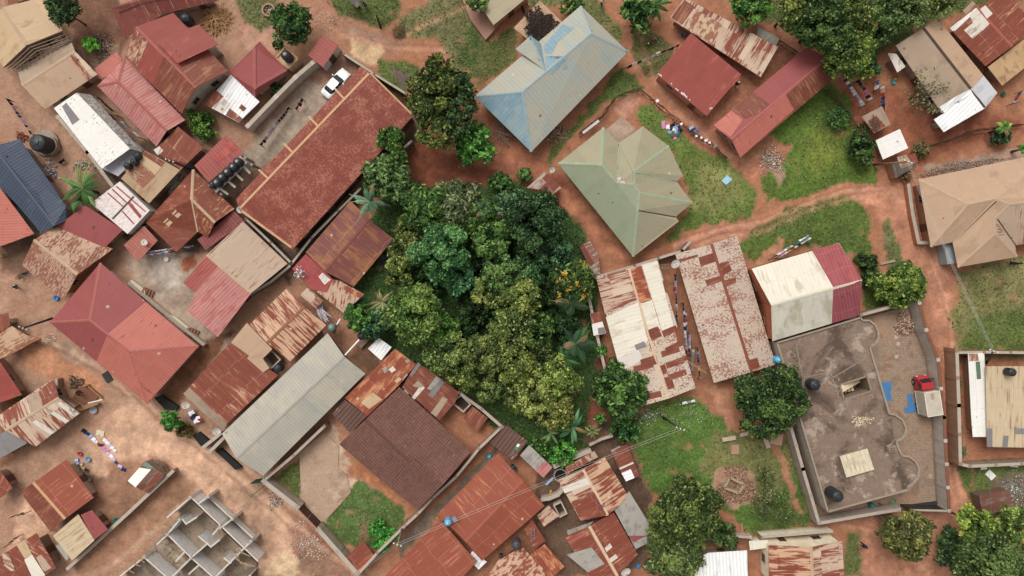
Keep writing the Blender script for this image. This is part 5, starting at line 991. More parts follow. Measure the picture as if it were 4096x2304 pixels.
pile('litter', 'white plastic scrap and cans heaped on the bright red roof patch', '11', 480, 1285, 60, 50, 160, .12, ['ece8e6', 'c4c0c0', '8a8684'], 2.8, 'litter', .25)
pile('litter', 'torn sacks and blue plastic dumped beside the navy roof', '10', 480, 300, 80, 110, 240, .16, ['cbbfb4', '5c7aa8', 'a89484', 'e4dedb'], 0, 'litter', .3)
pile('litter', 'pale rubbish heap by the spiky palm', '10', 800, 250, 110, 60, 240, .11, ['ddd3c8', 'b8a898', '4a9080', '8a7a6c'], 0, 'litter', .15)
pile('soil_heap', 'heap of wet brown soil beside the lane house with basins', '20', 730, 960, 70, 60, 380, .14, ['7a5e4e', '6a4e40', 'b09482'], 0, 'soil heap', .4)
pile('clod_heap', 'heap of red clay clods near the big black tank', '00', 215, 1330, 60, 55, 240, .13, ['a8644a', '94543e', 'b87458'], 0, 'clay heap', .4)
pile('shrub_bed', 'low leafy litter bed in the walled yard grass', '31', 1100, 960, 60, 160, 260, .09, ['b89a88', 'a07c6a'], 0, 'soil bed', .05)
# ---------------------------------------------------------------- vehicles
def extrude_profile(mb, prof, x0, x1, M_, taper=None):
    n = len(prof); V = []
    for s_, x in ((0, x0), (1, x1)):
        for y, z in prof: V.append(M_ @ Vector((x*(taper(z) if taper else 1), y, z)))
    mb.add(V, [tuple(range(n))[::-1], tuple(range(n, 2*n))]+[(i, (i+1) % n, (i+1) % n+n, i+n) for i in range(n)])
def loft(mb, secs, M_):
    """secs: (y, [(x,z)...]) cross sections of equal length, mirrored halves already closed"""
    n = len(secs[0][1]); V = [M_ @ Vector((x, y, z)) for y, ps in secs for x, z in ps]
    F = [(i*n+k, i*n+(k+1) % n, (i+1)*n+(k+1) % n, (i+1)*n+k) for i in range(len(secs)-1) for k in range(n)]
    mb.add(V, F+[tuple(range(n))[::-1], tuple(range((len(secs)-1)*n, len(secs)*n))])
def wheel(r, O, M_, x, y, rad=.31, wd=.2):
    q = MB(); c = M_ @ Vector((x, y, rad)); ax = (M_.to_3x3() @ Vector((1, 0, 0))).normalized()
    q.tube([c-ax*wd/2, c-ax*wd*.42, c+ax*wd*.42, c+ax*wd/2], [rad*.86, rad, rad, rad*.86], 20); w_ = q.build('wheel', plain('2a2828', .8), r, O, False)
    q = MB(); q.tube([c-ax*(wd/2+.01), c+ax*(wd/2+.01)], rad*.55, 14); q.build('rim', plain('b4b4b6', .3, .6), w_, O)
PAINTW = plain('f2f2f2', .25, 0, 1.15, .5); PAINTR = plain('c8202a', .3, 0, 1, .5); BLK = plain('20242a', .2, 0, 1, .5)
def sedan():
    f = W('01', 928, 690); b = W('01', 725, 925); c = (f+b)/2; c.z = 0; c = c*((HC-.7)/HC); c.z = .03; d = (f-b).normalized(); rz = math.atan2(-d.x, d.y)
    r = root('parked_car', c, 'white saloon car parked nose up beside the longest red hall roof', 'car'); M_ = Matrix.Translation(c) @ Matrix.Rotation(rz, 4, 'Z'); O = c
    def sec(w, z0, z1, cr=.06): return [(-w+cr, z0), (-w, z0+.12), (-w, z1-.14), (-w+.1, z1-.02), (-w+.3, z1), (w-.3, z1), (w-.1, z1-.02), (w, z1-.14), (w, z0+.12), (w-cr, z0)]
    q = MB(); loft(q, [(-2.25, sec(.66, .34, .70)), (-2.15, sec(.78, .25, .84)), (-1.7, sec(.84, .22, .93)), (-1.0, sec(.86, .2, .95)), (0, sec(.87, .2, .93)), (.9, sec(.86, .2, .9)), (1.6, sec(.83, .22, .82)), (2.1, sec(.76, .26, .72)), (2.26, sec(.62, .34, .6))], M_)
    q.build('body', PAINTW, r, O, True)
    q = MB()   # glasshouse
    def g(w, z): return [(-w, .86), (-w*.84, z-.05), (-w*.7, z), (w*.7, z), (w*.84, z-.05), (w, .86)]
    loft(q, [(-1.62, g(.7, .9)), (-.98, g(.76, 1.3)), (-.1, g(.78, 1.38)), (.35, g(.77, 1.34)), (1.05, g(.72, .9))], M_); q.build('window', GLASS, r, O)
    q = MB(); V = [M_ @ Vector(p) for p in ((-.56, -1.0, 1.33), (.56, -1.0, 1.33), (.6, -.1, 1.41), (.56, .36, 1.365), (-.56, .36, 1.365), (-.6, -.1, 1.41))]; V2 = [v-Vector((0, 0, .07)) for v in V]
    q.add(V+V2, [(0, 1, 2, 5), (5, 2, 3, 4)]+[(i, (i+1) % 6, (i+1) % 6+6, i+6) for i in range(6)]); q.build('roof_panel', PAINTW, r, O)
    for sx in (-1, 1):
        for y in (1.38, -1.35): wheel(r, O, M_, sx*.76, y)
        q = MB(); p = M_ @ Vector((sx*.94, .62, .98)); q.box(p, .2, .11, .14, rz); q.build('wing_mirror', PAINTW, r, O)
        q = MB(); q.box(M_ @ Vector((sx*.56, 2.17, .6)), .34, .12, .14, rz); q.build('headlight', plain('d8dce0', .1, 0, 1, .6), r, O)
        q = MB(); q.box(M_ @ Vector((sx*.58, -2.2, .7)), .32, .1, .14, rz); q.build('tail_light', plain('a02020', .3), r, O)
        q = MB(); q.bar(M_ @ Vector((sx*.79, -.1, .86)), M_ @ Vector((sx*.62, -.1, 1.36)), .06); q.build('pillar', PAINTW, r, O)
sedan()
def truck():
    f = W('23', 1635, 880); b = W('23', 1690, 1240); c = (f+b)/2; c.z = 0; c = c*((HC-1.6)/HC); c.x -= .0; d = (f-b).normalized(); rz = math.atan2(-d.x, d.y); L = (f-b).length*.96; c.z = .07
    r = root('box_truck', c, 'small truck with red cab and pale grey box body parked on the brick paving', 'truck'); M_ = Matrix.Translation(c) @ Matrix.Rotation(rz, 4, 'Z'); O = c
    w = 1.0; h2 = L/2; yc = h2-1.75
    prof = [(yc, .5), (yc, 2.0), (yc+.15, 2.1), (h2-.75, 2.1), (h2-.3, 1.45), (h2, 1.2), (h2, .5)]
    q = MB(); extrude_profile(q, prof, -.86, .86, M_, lambda z: 1 if z < 1.3 else .92); q.build('cab', PAINTR, r, O)
    q = MB(); a = [M_ @ Vector(p) for p in ((-.66, h2-.71, 2.08), (.66, h2-.71, 2.08), (.72, h2-.31, 1.52), (-.72, h2-.31, 1.52))]; u = Vector((0, 0, .025))+(M_.to_3x3() @ Vector((0, .02, 0)))
    q.add([v+u for v in a], [(0, 1, 2, 3)]); q.build('windscreen', GLASS, r, O)
    for sx in (-1, 1):
        q = MB(); q.box(M_ @ Vector((sx*.835, yc+.6, 1.62)), .06, .75, .5, rz); q.build('side_window', GLASS, r, O)
        q = MB(); q.bar(M_ @ Vector((sx*.85, h2-.55, 1.6)), M_ @ Vector((sx*1.12, h2-.4, 1.65)), .04); q.box(M_ @ Vector((sx*1.12, h2-.4, 1.6)), .14, .06, .28, rz); q.build('wing_mirror', BLK, r, O)
        q = MB(); q.box(M_ @ Vector((sx*.6, h2+.01, .8)), .3, .08, .2, rz); q.build('headlight', plain('d8dce0', .1), r, O)
        for y in (h2-.75, -h2+1.0): wheel(r, O, M_, sx*.8, y, .4, .26)
    q = MB(); q.box(M_ @ Vector((0, (yc-.12-h2)/2-.02, 1.72)), 2.02, yc-.12+h2, 2.1, rz); bx = q.build('cargo_box', plain('c4b8a8', .6), r, O)
    q = MB(); yb0, yb1 = -h2, yc-.14
    for x, z in ((-1.01, 2.78), (1.01, 2.78), (-1.01, .68), (1.01, .68)): q.bar(M_ @ Vector((x, yb0, z)), M_ @ Vector((x, yb1, z)), .07)
    for y in (yb0, yb1): q.bar(M_ @ Vector((-1.01, y, 2.79)), M_ @ Vector((1.01, y, 2.79)), .07)
    q.build('edge_rail', plain('e4e0d8', .5), bx, O)
    q = MB(); q.box(M_ @ Vector((-.0, yb1-.6, 2.785)), .42, .8, .05, rz); q.build('roof_hatch', plain('b09c84', .6), bx, O)
    q = MB(); q.box(M_ @ Vector((0, 0, .55)), .8, L-.3, .16, rz); q.build('chassis', BLK, r, O)
truck()
def motorbike():
    a = W('02', 1425, 438); b = W('02', 1512, 378); c = (a+b)/2; d = (b-a).normalized(); r = root('motorcycle', c, 'small motorcycle with yellow tail parked on the grass near the red roofs', 'motorcycle'); M_ = Matrix.Translation(c) @ Matrix.Rotation(math.atan2(-d.x, d.y), 4, 'Z')
    for y in (.62, -.6):
        ax = M_.to_3x3() @ Vector((1, 0, 0)); p = M_ @ Vector((0, y, .3)); q = MB(); q.tube([p-ax*.05, p+ax*.05], .3, 18); q.build('wheel', BLK, r, c)
    P = lambda *v: M_ @ Vector(v)
    q = MB(); q.tube([P(0, .62, .3), P(0, .45, .8), P(0, .3, .95)], .04); q.tube([P(0, .4, .75), P(0, -.1, .45), P(0, -.6, .35)], .05); q.build('frame', STEEL, r, c)
    q = MB(); q.tube([P(0, .35, .78), P(0, .1, .86), P(0, -.1, .8)], [.09, .15, .1], 8); q.build('fuel_tank', plain('b03030', .3), r, c, True)
    q = MB(); q.tube([P(0, -.05, .8), P(0, -.4, .82), P(0, -.7, .84)], [.11, .14, .1], 8); q.build('seat', BLK, r, c, True)
    q = MB(); q.tube([P(-.36, .28, 1.0), P(-.1, .36, .96), P(.1, .36, .96), P(.36, .28, 1.0)], .025); q.build('handlebar', STEEL, r, c)
    q = MB(); q.box(P(0, -.15, .4), .3, .35, .32, math.atan2(-d.x, d.y)); q.build('engine', plain('8a8a8c', .4, .5), r, c)
    q = MB(); q.box(P(0, -.78, .78), .24, .22, .2, math.atan2(-d.x, d.y)); q.build('carrier', plain('d0b040', .5), r, c)
motorbike()
# ---------------------------------------------------------------- water tanks
def tank(label, t, x, y, rad, h, z=0, col='30343c', lid=None, base=None, group=None, name='water_tank', ring=True):
    """x,y: middle of the lid as seen; rad in overview pixels; z: what it stands on"""
    R = rad*1.59*K*(HC-z-h)/HC; c = W(t, x, y, z+h*.95); O = Vector((c.x, c.y, z)); r = root(name, O, label, 'water tank', group)
    q = MB(); prof = [(R*.97, 0)]; nb = 5
    for i in range(nb): z0 = h*.78*i/nb; prof += [(R, z0+.03), (R, z0+h*.78/nb-.05), (R*.965, z0+h*.78/nb-.02)]
    prof += [(R*.98, h*.79), (R*.8, h*.87), (R*.42, h*.93)]; q.lathe(O, prof, 28); q.build('body', plain(col, .45, 0, 1, .4), r, O, True)
    q = MB(); q.lathe(O+Vector((0, 0, h*.93)), [(R*.36, -.02), (R*.36, .07), (R*.3, .1), (R*.05, .11)], 20); q.build('lid', plain(lid or col, .4, 0, 1.3, .4), r, O, True)
    if ring:
        q = MB()
        for k in range(6):
            a = k*math.pi/3; q.bar(O+Vector((math.cos(a)*R*.97, math.sin(a)*R*.97, h*.8)), O+Vector((math.cos(a)*R*.42, math.sin(a)*R*.42, h*.945)), .06)
        q.build('rib', plain(col, .45, 0, .8), r, O)
    if base:
        q = MB(); q.lathe(Vector((O.x, O.y, 0)), [(R*base, -.1), (R*base, z-.03), (R*base*.94, z)], 28); one(q, 'concrete_plinth', CONC, 'round concrete plinth under the '+' '.join(label.split()[:9]), 'plinth')
    return r
tank('biggest black water tank on a stepped concrete drum at the left', '00', 345, 1372, 22, 2.3, 1.0, base=1.12)
q = MB(); c_ = W('00', 455, 1385, 0); q.lathe(Vector((c_.x, c_.y, 0)), [(1.75, -.1), (1.75, .35), (1.6, .38)], 30); one(q, 'drum_step', CONC, 'low round concrete step beside the biggest black water tank', 'step')
tank('black water tank with white tape beside the grey wall of the long dark red roof', '00', 1775, 165, 13, 1.9, 1.2)
tank('black water tank inside a square timber and block stand by the red hip roof house', '01', 335, 522, 12.5, 1.9, 2.2, lid='8a8474')
q = MB(); P4 = [W('01', x, y, 2.2) for x, y in ((342, 455), (465, 570), (372, 665), (255, 560))]
q.prism([(p.x, p.y) for p in P4], 0, 2.18); one(q, 'tank_stand', wallmat('b49a80'), 'square block stand with timber edge under the black tank by the red hip roof house', 'tank stand')
q = MB()
for i in range(4): q.bar(P4[i]+Vector((0, 0, .08)), P4[(i+1) % 4]+Vector((0, 0, .08)), .2, .16)
one(q, 'timber_edging', CREAM, 'pale timber edging round the top of the square tank stand', 'edging')
for i, (x, y) in enumerate(((2285, 205), (2238, 252), (2182, 303), (2130, 353), (2082, 405))):
    tank('black water tank in the row of five, '+('upper end of the row' if i == 0 else 'lower end of the row' if i == 4 else 'second from the upper end' if i == 1 else 'middle of the row' if i == 2 else 'second from the lower end'), '10', x, y, 11, 1.5, 2.9, lid='8c8a84', group='row of five black water tanks')
tank('small squat black tank past the lower end of the row of five', '10', 2040, 442, 6.5, .9, 2.9)
for i, (x, y, w_) in enumerate(((1217, 245, 'lower left of three'), (1280, 207, 'middle of three'), (1315, 150, 'upper right of three'))):
    tank('black tank on the whitewashed end terrace, '+w_, '10', x, y, 8.5, 1.1, 2.7, group='three tanks on the whitewashed terrace')
tank('grey plastic tank with a bright green lid on a steel stand at the grove edge', '21', 782, 435, 9.5, 1.4, 2.4, col='7c8480', lid='30b090')
q = MB(); c_ = W('21', 800, 432, 0)
for a in range(4): q.bar(Vector((c_.x+math.cos(a*1.57+.4)*.9, c_.y+math.sin(a*1.57+.4)*.9, 0)), Vector((c_.x+math.cos(a*1.57+.4)*.55, c_.y+math.sin(a*1.57+.4)*.55, 2.38)), .09)
q.box((c_.x, c_.y, 2.33), 1.7, 1.7, .08, .4); one(q, 'steel_stand', plain('6c4036', .6), 'rusty steel stand under the grey tank with the green lid', 'tank stand')
tank('black tank among the grove bushes beside the bright white sheet roof', '21', 1073, 518, 10.5, 1.6, 1.4)
tank('black tank beside the small open block pen between rust and grey roofs', '21', 258, 832, 10.5, 1.6, 1.6)
tank('sky blue tank on a dark pole base at the corner of the speckled roof', '23', 275, 730, 9, 1.3, 2.6, col='58b4e0', lid='6cc0e8', ring=False)
tank('sky blue drum tank standing between the two orange red roofs', '31', 1908, 940, 8.8, 1.4, 3.4, col='58b0e4', lid='6cc0ea', ring=False)
tank('black tank with white pipes on the concrete flat roof near the stairwell', '23', 622, 968, 14, 1.9, HF)
tank('large black tank in the lower left corner of the concrete flat roof', '33', 838, 672, 15.5, 2.6, HF)
tank('black tank on the rust streaked cream roof inside the pillared wall', '23', 2480, 848, 10.5, 1.3, 2.9)
tank('faceted dark grey tank beside the mottled rust roof', '32', 158, 1165, 12, 2.0, 2.4, col='4a4a52')
tank('small dark drum by the two rust roofs at the bottom edge', '32', 10, 1265, 5, .9, 1.6)
tank('teal barrel beside the wall inside the brick paved compound', '33', 1162, 758, 7, 1.0, .05, col='3c7c84', lid='4c8c94')
# concrete frame next to the five tanks
r_ = root('tank_tower', W('10', 2270, 330, 0)*1, 'open concrete beam frame with four sloping cross beams below the five black tanks', 'frame'); O_ = Vector(r_.location); q = MB()
a0, a1, b0, b1 = [W('10', x, y, 2.9) for x, y in ((2320, 150), (2010, 440), (2385, 215), (2085, 505))]
q.prism([(p.x, p.y) for p in (a0, a1, b1, b0)], 2.7, 2.86); q.build('platform', CONC, r_, O_)
q = MB(); c0, c1 = W('10', 2450, 290, 2.8), W('10', 2165, 560, 2.8); q.bar(b0, b1, .25, .3)
for k in range(4):
    s_ = .12+k*.25; q.bar(b0.lerp(b1, s_), c0.lerp(c1, s_)-Vector((0, 0, .1)), .28, .25)
q.build('beam', plain('b8aea4', .8), r_, O_)
q = MB()
for p in (a0, a1, b0, b1): q.box((p.x*.985, p.y*.985, 1.35), .3, .3, 2.7, .8)
q.build('column', plain('a89c90', .8), r_, O_)
# ---------------------------------------------------------------- boundary walls and fences
DW = wallmat('77695f'); LW = wallmat('b0a090'); RW = wallmat('96705a'); MW = wallmat('8f7c6c')
boundary('dark compound wall running from the gatehouse down to the yellow green tree', '01', [(905, 520), (1200, 715), (1505, 905)], 2, DW)
boundary('thick pale parapet wall between the hip roof house yard and the car yard', '01', [(-20, 1215), (250, 935), (440, 745), (610, 600)], 2.2, wallmat('b5a598'), .45)
boundary('dark alley wall along the lower side of the longest red hall', '11', [(1555, 15), (1350, 190)], 2, DW)
boundary('dark mossy alley wall between the hall and the mauve brown roof', '11', [(1065, 470), (850, 685), (590, 950), (405, 1190)], 2, DW)
boundary('mossy wall behind the lower end of the longest red hall', '11', [(-40, 760), (200, 990), (395, 1185)], 2, DW)
boundary('low wall along the courtyard steps beside the largest terracotta roof', '20', [(1245, 10), (1580, 290), (1965, 600)], 1.0, wallmat('c4b4a0'), .3, piers=False)
boundary('weathered wall between grey roofed hall and the cracked concrete yard', '31', [(715, 5), (420, 285), (130, 530)], 2.0, MW, .28)
boundary('grey plastered wall of the walled yard facing the lane', '31', [(135, 535), (455, 785)], 2.1, wallmat('9c9082'), .5)
boundary('grey plastered wall below the brown yard gate', '31', [(660, 1000), (1035, 1425)], 2.1, wallmat('9c9082'), .5)
boundary('wall with coping along the alley from the red corner shed to the tiled roof', '31', [(1045, 1430), (1230, 1225), (1500, 960), (1620, 850), (1760, 700)], 2.0, MW, .25)
boundary('alley wall continuing past the tiled roof towards the grove', '31', [(1760, 700), (1990, 490), (2210, 220), (2420, 20)], 2.0, MW, .25)
boundary('retaining wall along the upper edge of the grove beside the little red shed', '21', [(2020, 1065), (2240, 1225), (2440, 1400)], 1.8, MW, .3)
boundary('rough stone lane wall from the shack down to the bottom left', '30', [(1670, 435), (1250, 830), (860, 1190), (650, 1380)], 1.3, RW, .35, piers=False)
boundary('long wall behind the two big rust gables at the lane', '12', [(920, 1325), (1300, 1215), (1760, 1070), (1835, 985)], 1.9, DW, .25)
boundary('grove side wall of the half white gable roof', '22', [(855, 130), (940, 520), (1030, 910)], 1.8, RW, .3)
boundary('low wall behind the barn and the bushy corner', '23', [(1045, 305), (1330, 228)], 1.9, MW, .3)
boundary('tall leaning wall on the right side of the brick paved compound', 'U', [(2313, 762), (2330, 830), (2360, 905), (2375, 1050), (2388, 1285)], 2.6, wallmat('aaa098'), .32, cope=plain('8c5a44', .9))
boundary('dark gate wall closing the lower side of the brick paved compound', 'U', [(2385, 1285), (2290, 1283)], 2.4, plain('3a3434', .6), .15, piers=False, name='sliding_gate', cat='gate')
boundary('stained wall along the lower lane side of the paved compound', 'U', [(2262, 1282), (2210, 1290), (2062, 1316)], 2.3, wallmat('a0968a'), .32)
boundary('tall side wall between the lawn and the concrete flat roof', 'U', [(2060, 1315), (2020, 1180), (1986, 1062)], 2.5, wallmat('9a8e82'), .32)
boundary('upper pillared wall of the compound at the right edge', '23', [(1940, 660), (2200, 655), (2700, 662)], 2.2, RW, .25)
boundary('pillared brown wall running down the right hand lane', 'U', [(2407, 882), (2412, 1020), (2416, 1166)], 2.4, RW, .35)
boundary('lower wall of the pillared compound facing the littered verge', 'U', [(2416, 1168), (2440, 1173), (2700, 1160)], 2.2, MW, .3)
boundary('pale curved wall stub around the stone basin below the grove', '32', [(530, 390), (700, 310), (868, 240)], 1.4, LW, .5, piers=False)
boundary('curved plastered wall around the yard with yellow jerrycans', '32', [(600, 575), (598, 625), (560, 665), (480, 700), (405, 712)], 1.5, LW, .4, piers=False)
boundary('mud wall near the black ash heap above the rusty lean-to', '32', [(870, 180), (980, 125), (1080, 95)], 1.3, RW, .3, piers=False)
boundary('narrow wall strip left of the whitewashed building', '00', [(560, 1130), (845, 1470), (985, 1660), (1080, 1790)], 2.2, LW, .35)
boundary('wall between courtyard and the rust streaked alley', '11', [(-20, 1500), (200, 1370), (385, 1215)], 2.0, DW, .2, piers=False)
boundary('low retaining kerb wall around the great beige hip roof plot', '13', [(1490, 420), (1530, 700), (1585, 965), (1700, 965)], .9, wallmat('b0704a'), .35, piers=False)
boundary('cream garden wall at the side of the cream two storey house', '33', [(120, 1045), (300, 1030), (775, 990)], 2.0, wallmat('cfc4b0'), .2, piers=False)
boundary('broken wall around the smoky ruin patch', '20', [(545, 935), (560, 1100), (720, 1200)], 1.2, RW, .2, piers=False)
boundary('yard wall behind the white sheet roof at the bottom edge', '32', [(1935, 1100), (2180, 1060), (2420, 1075)], 1.6, LW, .25)
def gate(label, t, a, b, h, col):
    A, B = W(t, *a, h), W(t, *b, h); O = Vector(((A.x+B.x)/2, (A.y+B.y)/2, 0)); r = root('yard_gate', O, label, 'gate'); d = (B-A); L = d.length; d.normalize(); rz = math.atan2(d.y, d.x)
    for s_ in (.25, .75):
        c = A.lerp(B, s_); q = MB(); q.box((c.x, c.y, h/2), L*.49, .07, h-.1, rz); g = q.build('gate_leaf', plain(col, .6), r, O)
        q = MB()
        for k in range(5): c = A.lerp(B, s_-.2+k*.1); q.box((c.x, c.y, h/2), .06, .12, h-.05, rz)
        q.build('gate_bar', plain(col, .5, 0, .7), g, O)
gate('dark brown steel gate leaning open in the walled yard wall', '31', (455, 790), (655, 995), 2.2, '5a3630')
gate('dark green steel gate at the lower end of the grey roofed hall', '31', (0, 560), (120, 545), 2.2, '2c5a50')
def fence(label, t, pts, h=1.2, name='stick_fence', n=2.4, col=DARKWOOD, rough=.12, metal=False):
    P = [W(t, x, y, h) for x, y in pts]; O = Vector((sum(p.x for p in P)/len(P), sum(p.y for p in P)/len(P), 0)); r = root(name, O, label, 'fence'); q = MB(); s_ = MB()
    for a, b in zip(P[:-1], P[1:]):
        L = (b-a).length; k = max(2, int(L*n))
        for i in range(k):
            c = a.lerp(b, i/k)+Vector((random.uniform(-rough, rough), random.uniform(-rough, rough), 0)); q.tube([(c.x, c.y, -.05), (c.x+random.uniform(-.1, .1), c.y+random.uniform(-.1, .1), h*random.uniform(.8, 1.15))], .03, 4)
        if not metal:
            for z in (.35, .75, .98):
                for _ in range(2): s_.tube([a+Vector((random.uniform(-.15, .15), random.uniform(-.15, .15), (z-1)*h)), (a+b)/2+Vector((random.uniform(-.25, .25), random.uniform(-.25, .25), (z-1)*h+random.uniform(-.1, .1))), b+Vector((random.uniform(-.15, .15), random.uniform(-.15, .15), (z-1)*h))], .035, 4)
        else:
            for z in (.3, .6, .95): s_.tube([a+Vector((0, 0, (z-1)*h)), b+Vector((0, 0, (z-1)*h))], .015, 4)
    q.build('stake', col, r, O); s_.build('rail', col, r, O)
fence('long brushwood and sheet fence winding between the pale hip roof and the green roof', '02', [(770, 1290), (880, 1200), (985, 1125), (1060, 1020), (1120, 935), (1220, 885), (1365, 858)], 1.1)
fence('brushwood fence from the bend down past the laundry lawn', '02', [(1375, 865), (1500, 980), (1640, 1090), (1780, 1200), (1960, 1340), (2090, 1420), (2200, 1530)], 1.1)
fence('crooked stick fence beside the red clothes yard and green field', '03', [(740, 830), (830, 930), (920, 1030), (990, 1140), (1060, 1280)], 1.2, n=3)
fence('rough branch fence running across the upper right yard', '03', [(1650, 1385), (1900, 1310), (2150, 1215), (2420, 1180), (2600, 1165)], 1.2, n=3)
fence('post and wire fence round the little grassy plot at the top', '01', [(740, 10), (870, 70), (1000, 130), (1240, 190), (1290, 215), (1400, 105)], 1.1, n=.5, metal=True)
fence('pipe rail fence along the left side of the lawn', '32', [(1220, 120), (1350, 450), (1400, 600), (1445, 700)], 1.1, n=.6, col=STEEL, metal=True)
fence('leaning plank fence below the narrow grey sheet roof', '03', [(270, 370), (460, 490)], 1.4, n=5)
fence('row of upright black palings near the rusty patterned roof', '10', [(150, 1340), (250, 1270)], 1.1, n=6, col=plain('4a4440'))
# ---------------------------------------------------------------- unfinished block building
def site():
    h = 2.7; BM = wallmat('cfccca', True); c = W('30', 1800, 1150, 0); O = Vector((c.x, c.y, 0))
    r = root('unfinished_building', O, 'roofless grey block building under construction with bare rooms and ring beams', 'building')
    fl = MB(); P = [W('30', x, y, .3) for x, y in ((1855, 720), (2480, 1330), (2480, 1900), (1700, 1900), (1200, 1480))]; fl.prism([(p.x, p.y) for p in P], -.1, .3); fl.build('floor', slabmat('a08c78', '7c6a5a', 'b8a896'), r, O)
    segs = [((1845, 685), (2490, 1300)), ((1845, 685), (1620, 880)), ((1740, 900), (1620, 1045)), ((1620, 1045), (1520, 1140)), ((1400, 1260), (1100, 1500)), ((1765, 900), (1800, 945)), ((1900, 880), (1800, 945)),
            ((1620, 1045), (1850, 1270)), ((1850, 1270), (2110, 1500)), ((1400, 1270), (1650, 1490)), ((1850, 1270), (1660, 1460)), ((1850, 1270), (2010, 1130)), ((1925, 1065), (2040, 1165)), ((2120, 1100), (2040, 1165)), ((2130, 960), (2060, 1045)),
            ((1785, 1215), (1705, 1300)), ((1925, 1340), (1830, 1425)), ((2430, 1110), (2300, 1240)), ((2300, 1240), (2200, 1340)), ((2200, 1340), (2090, 1450)), ((2170, 1275), (2230, 1320)), ((2250, 895), (2130, 985)), ((2015, 680), (1925, 745)), ((2015, 680), (2470, 1100)), ((2420, 1440), (2300, 1560))]
    for i, (a, b) in enumerate(segs):
        A, B = W('30', *a, h), W('30', *b, h); low = i in (23,); hh = h*.4 if low else h
        if low: A, B = W('30', *a, hh), W('30', *b, hh)
        d = B-A; L = d.length; rz = math.atan2(d.y, d.x); q = MB(); m = (A+B)/2; q.box((m.x, m.y, hh/2-.03), L, .16-.002*i, hh-.06-.004*i, rz); w_ = q.build('wall', BM, r, O)
        q = MB(); q.box((m.x, m.y, hh+.012+.003*i), L+.2, .2, .09, rz); q.build('ring_beam', plain('cec6bc', .9), w_, O)
    for x_, y_ in ((1845, 685), (2015, 680), (2250, 895), (2130, 960), (2430, 1110), (1620, 1045), (1850, 1270), (1740, 900), (1400, 1260), (2110, 1500), (2300, 1240)):
        p_ = W('30', x_, y_, h+.05); q = MB(); q.box((p_.x, p_.y, (h+.25)/2), .34, .34, h+.25, .75); cc = q.build('column', plain('c4bdb4', .9), r, O)
        for dx in (-.1, .1): q = MB(); q.tube([(p_.x+dx, p_.y+dx*.5, h), (p_.x+dx*1.6, p_.y+dx, h+.8)], .02, 4); q.build('reinforcing_bar', plain('6a4638', .8), cc, O)
    q = MB()
    for k in range(120):
        a = W('30', random.randint(1450, 2300), random.randint(900, 1440), .36); q.rock(a, random.uniform(.06, .16))
    tag(q.build('mortar_debris', plain('9c9086', .9), r, O), kind='stuff')
    def bar_(a, b, w_, n_='scaffold_pole'): q = MB(); q.bar(a, b, w_); q.build(n_, TIMBER, r, O)
    for k in range(12):
        a = W('30', 1640+random.randint(-60, 200), 1180+random.randint(-60, 120), .35); t_ = random.uniform(0, 3.1); bar_(a, a+Vector((math.cos(t_)*1.6, math.sin(t_)*1.6, random.uniform(0, .3))), .07)
    for k in range(9):
        a = W('30', 1380-k*22, 1130+k*30+random.randint(-10, 10), 2.7); bar_(a, a+Vector((random.uniform(.8, 1.8), random.uniform(-1.2, .6), .1)), .09)
    for k in range(7):
        a = W('30', 2290+random.randint(-20, 80), 1200+random.randint(0, 140), 2.9); bar_(a, a+Vector((random.uniform(.6, 1.8), random.uniform(-1.4, -.3), .05)), .1)
    bar_(W('30', 1290, 1180, 2.2), W('30', 1090, 1420, 2.2), .12); bar_(W('30', 1530, 1020, 2.2), W('30', 1290, 1190, 2.2), .12); bar_(W('30', 1650, 880, 2.2), W('30', 1530, 985, 2.2), .12)
    q = MB()
    for a, b in (((1990, 790), (2110, 900)), ((2215, 1000), (2340, 1110)), ((2390, 1150), (2440, 1200))): q = MB(); q.bar(W('30', *a, .6), W('30', *b, .6), .5, 1.1); q.build('brick_stack', plain('a04438', .9), r, O)
site()
# timber roof trusses left open below the big beige gable
r_ = root('roof_trusses', W('00', 380, 500, 0), 'bare timber roof trusses between the two beige roofs', 'roof trusses'); O_ = Vector(r_.location); q = MB()
for k in range(4):
    o = k*.09; A = W('00', 615+o*300, 300+o*330, 2.9); B = W('00', 40+o*400, 650+o*80, 2.9); q.bar(A, B, .1); q.bar(W('00', 260+o*350, 440+o*200, 4.2), A, .1); q.bar(W('00', 260+o*350, 440+o*200, 4.2), B, .1)
for k in range(14):
    s_ = k/13; A = W('00', 610*(1-s_)+60*s_, 305*(1-s_)+640*s_, 2.95); q.bar(A, A+Vector((.9, -1.3, .0)), .07)
q.build('rafter', plain('8c7464', .9), r_, O_)
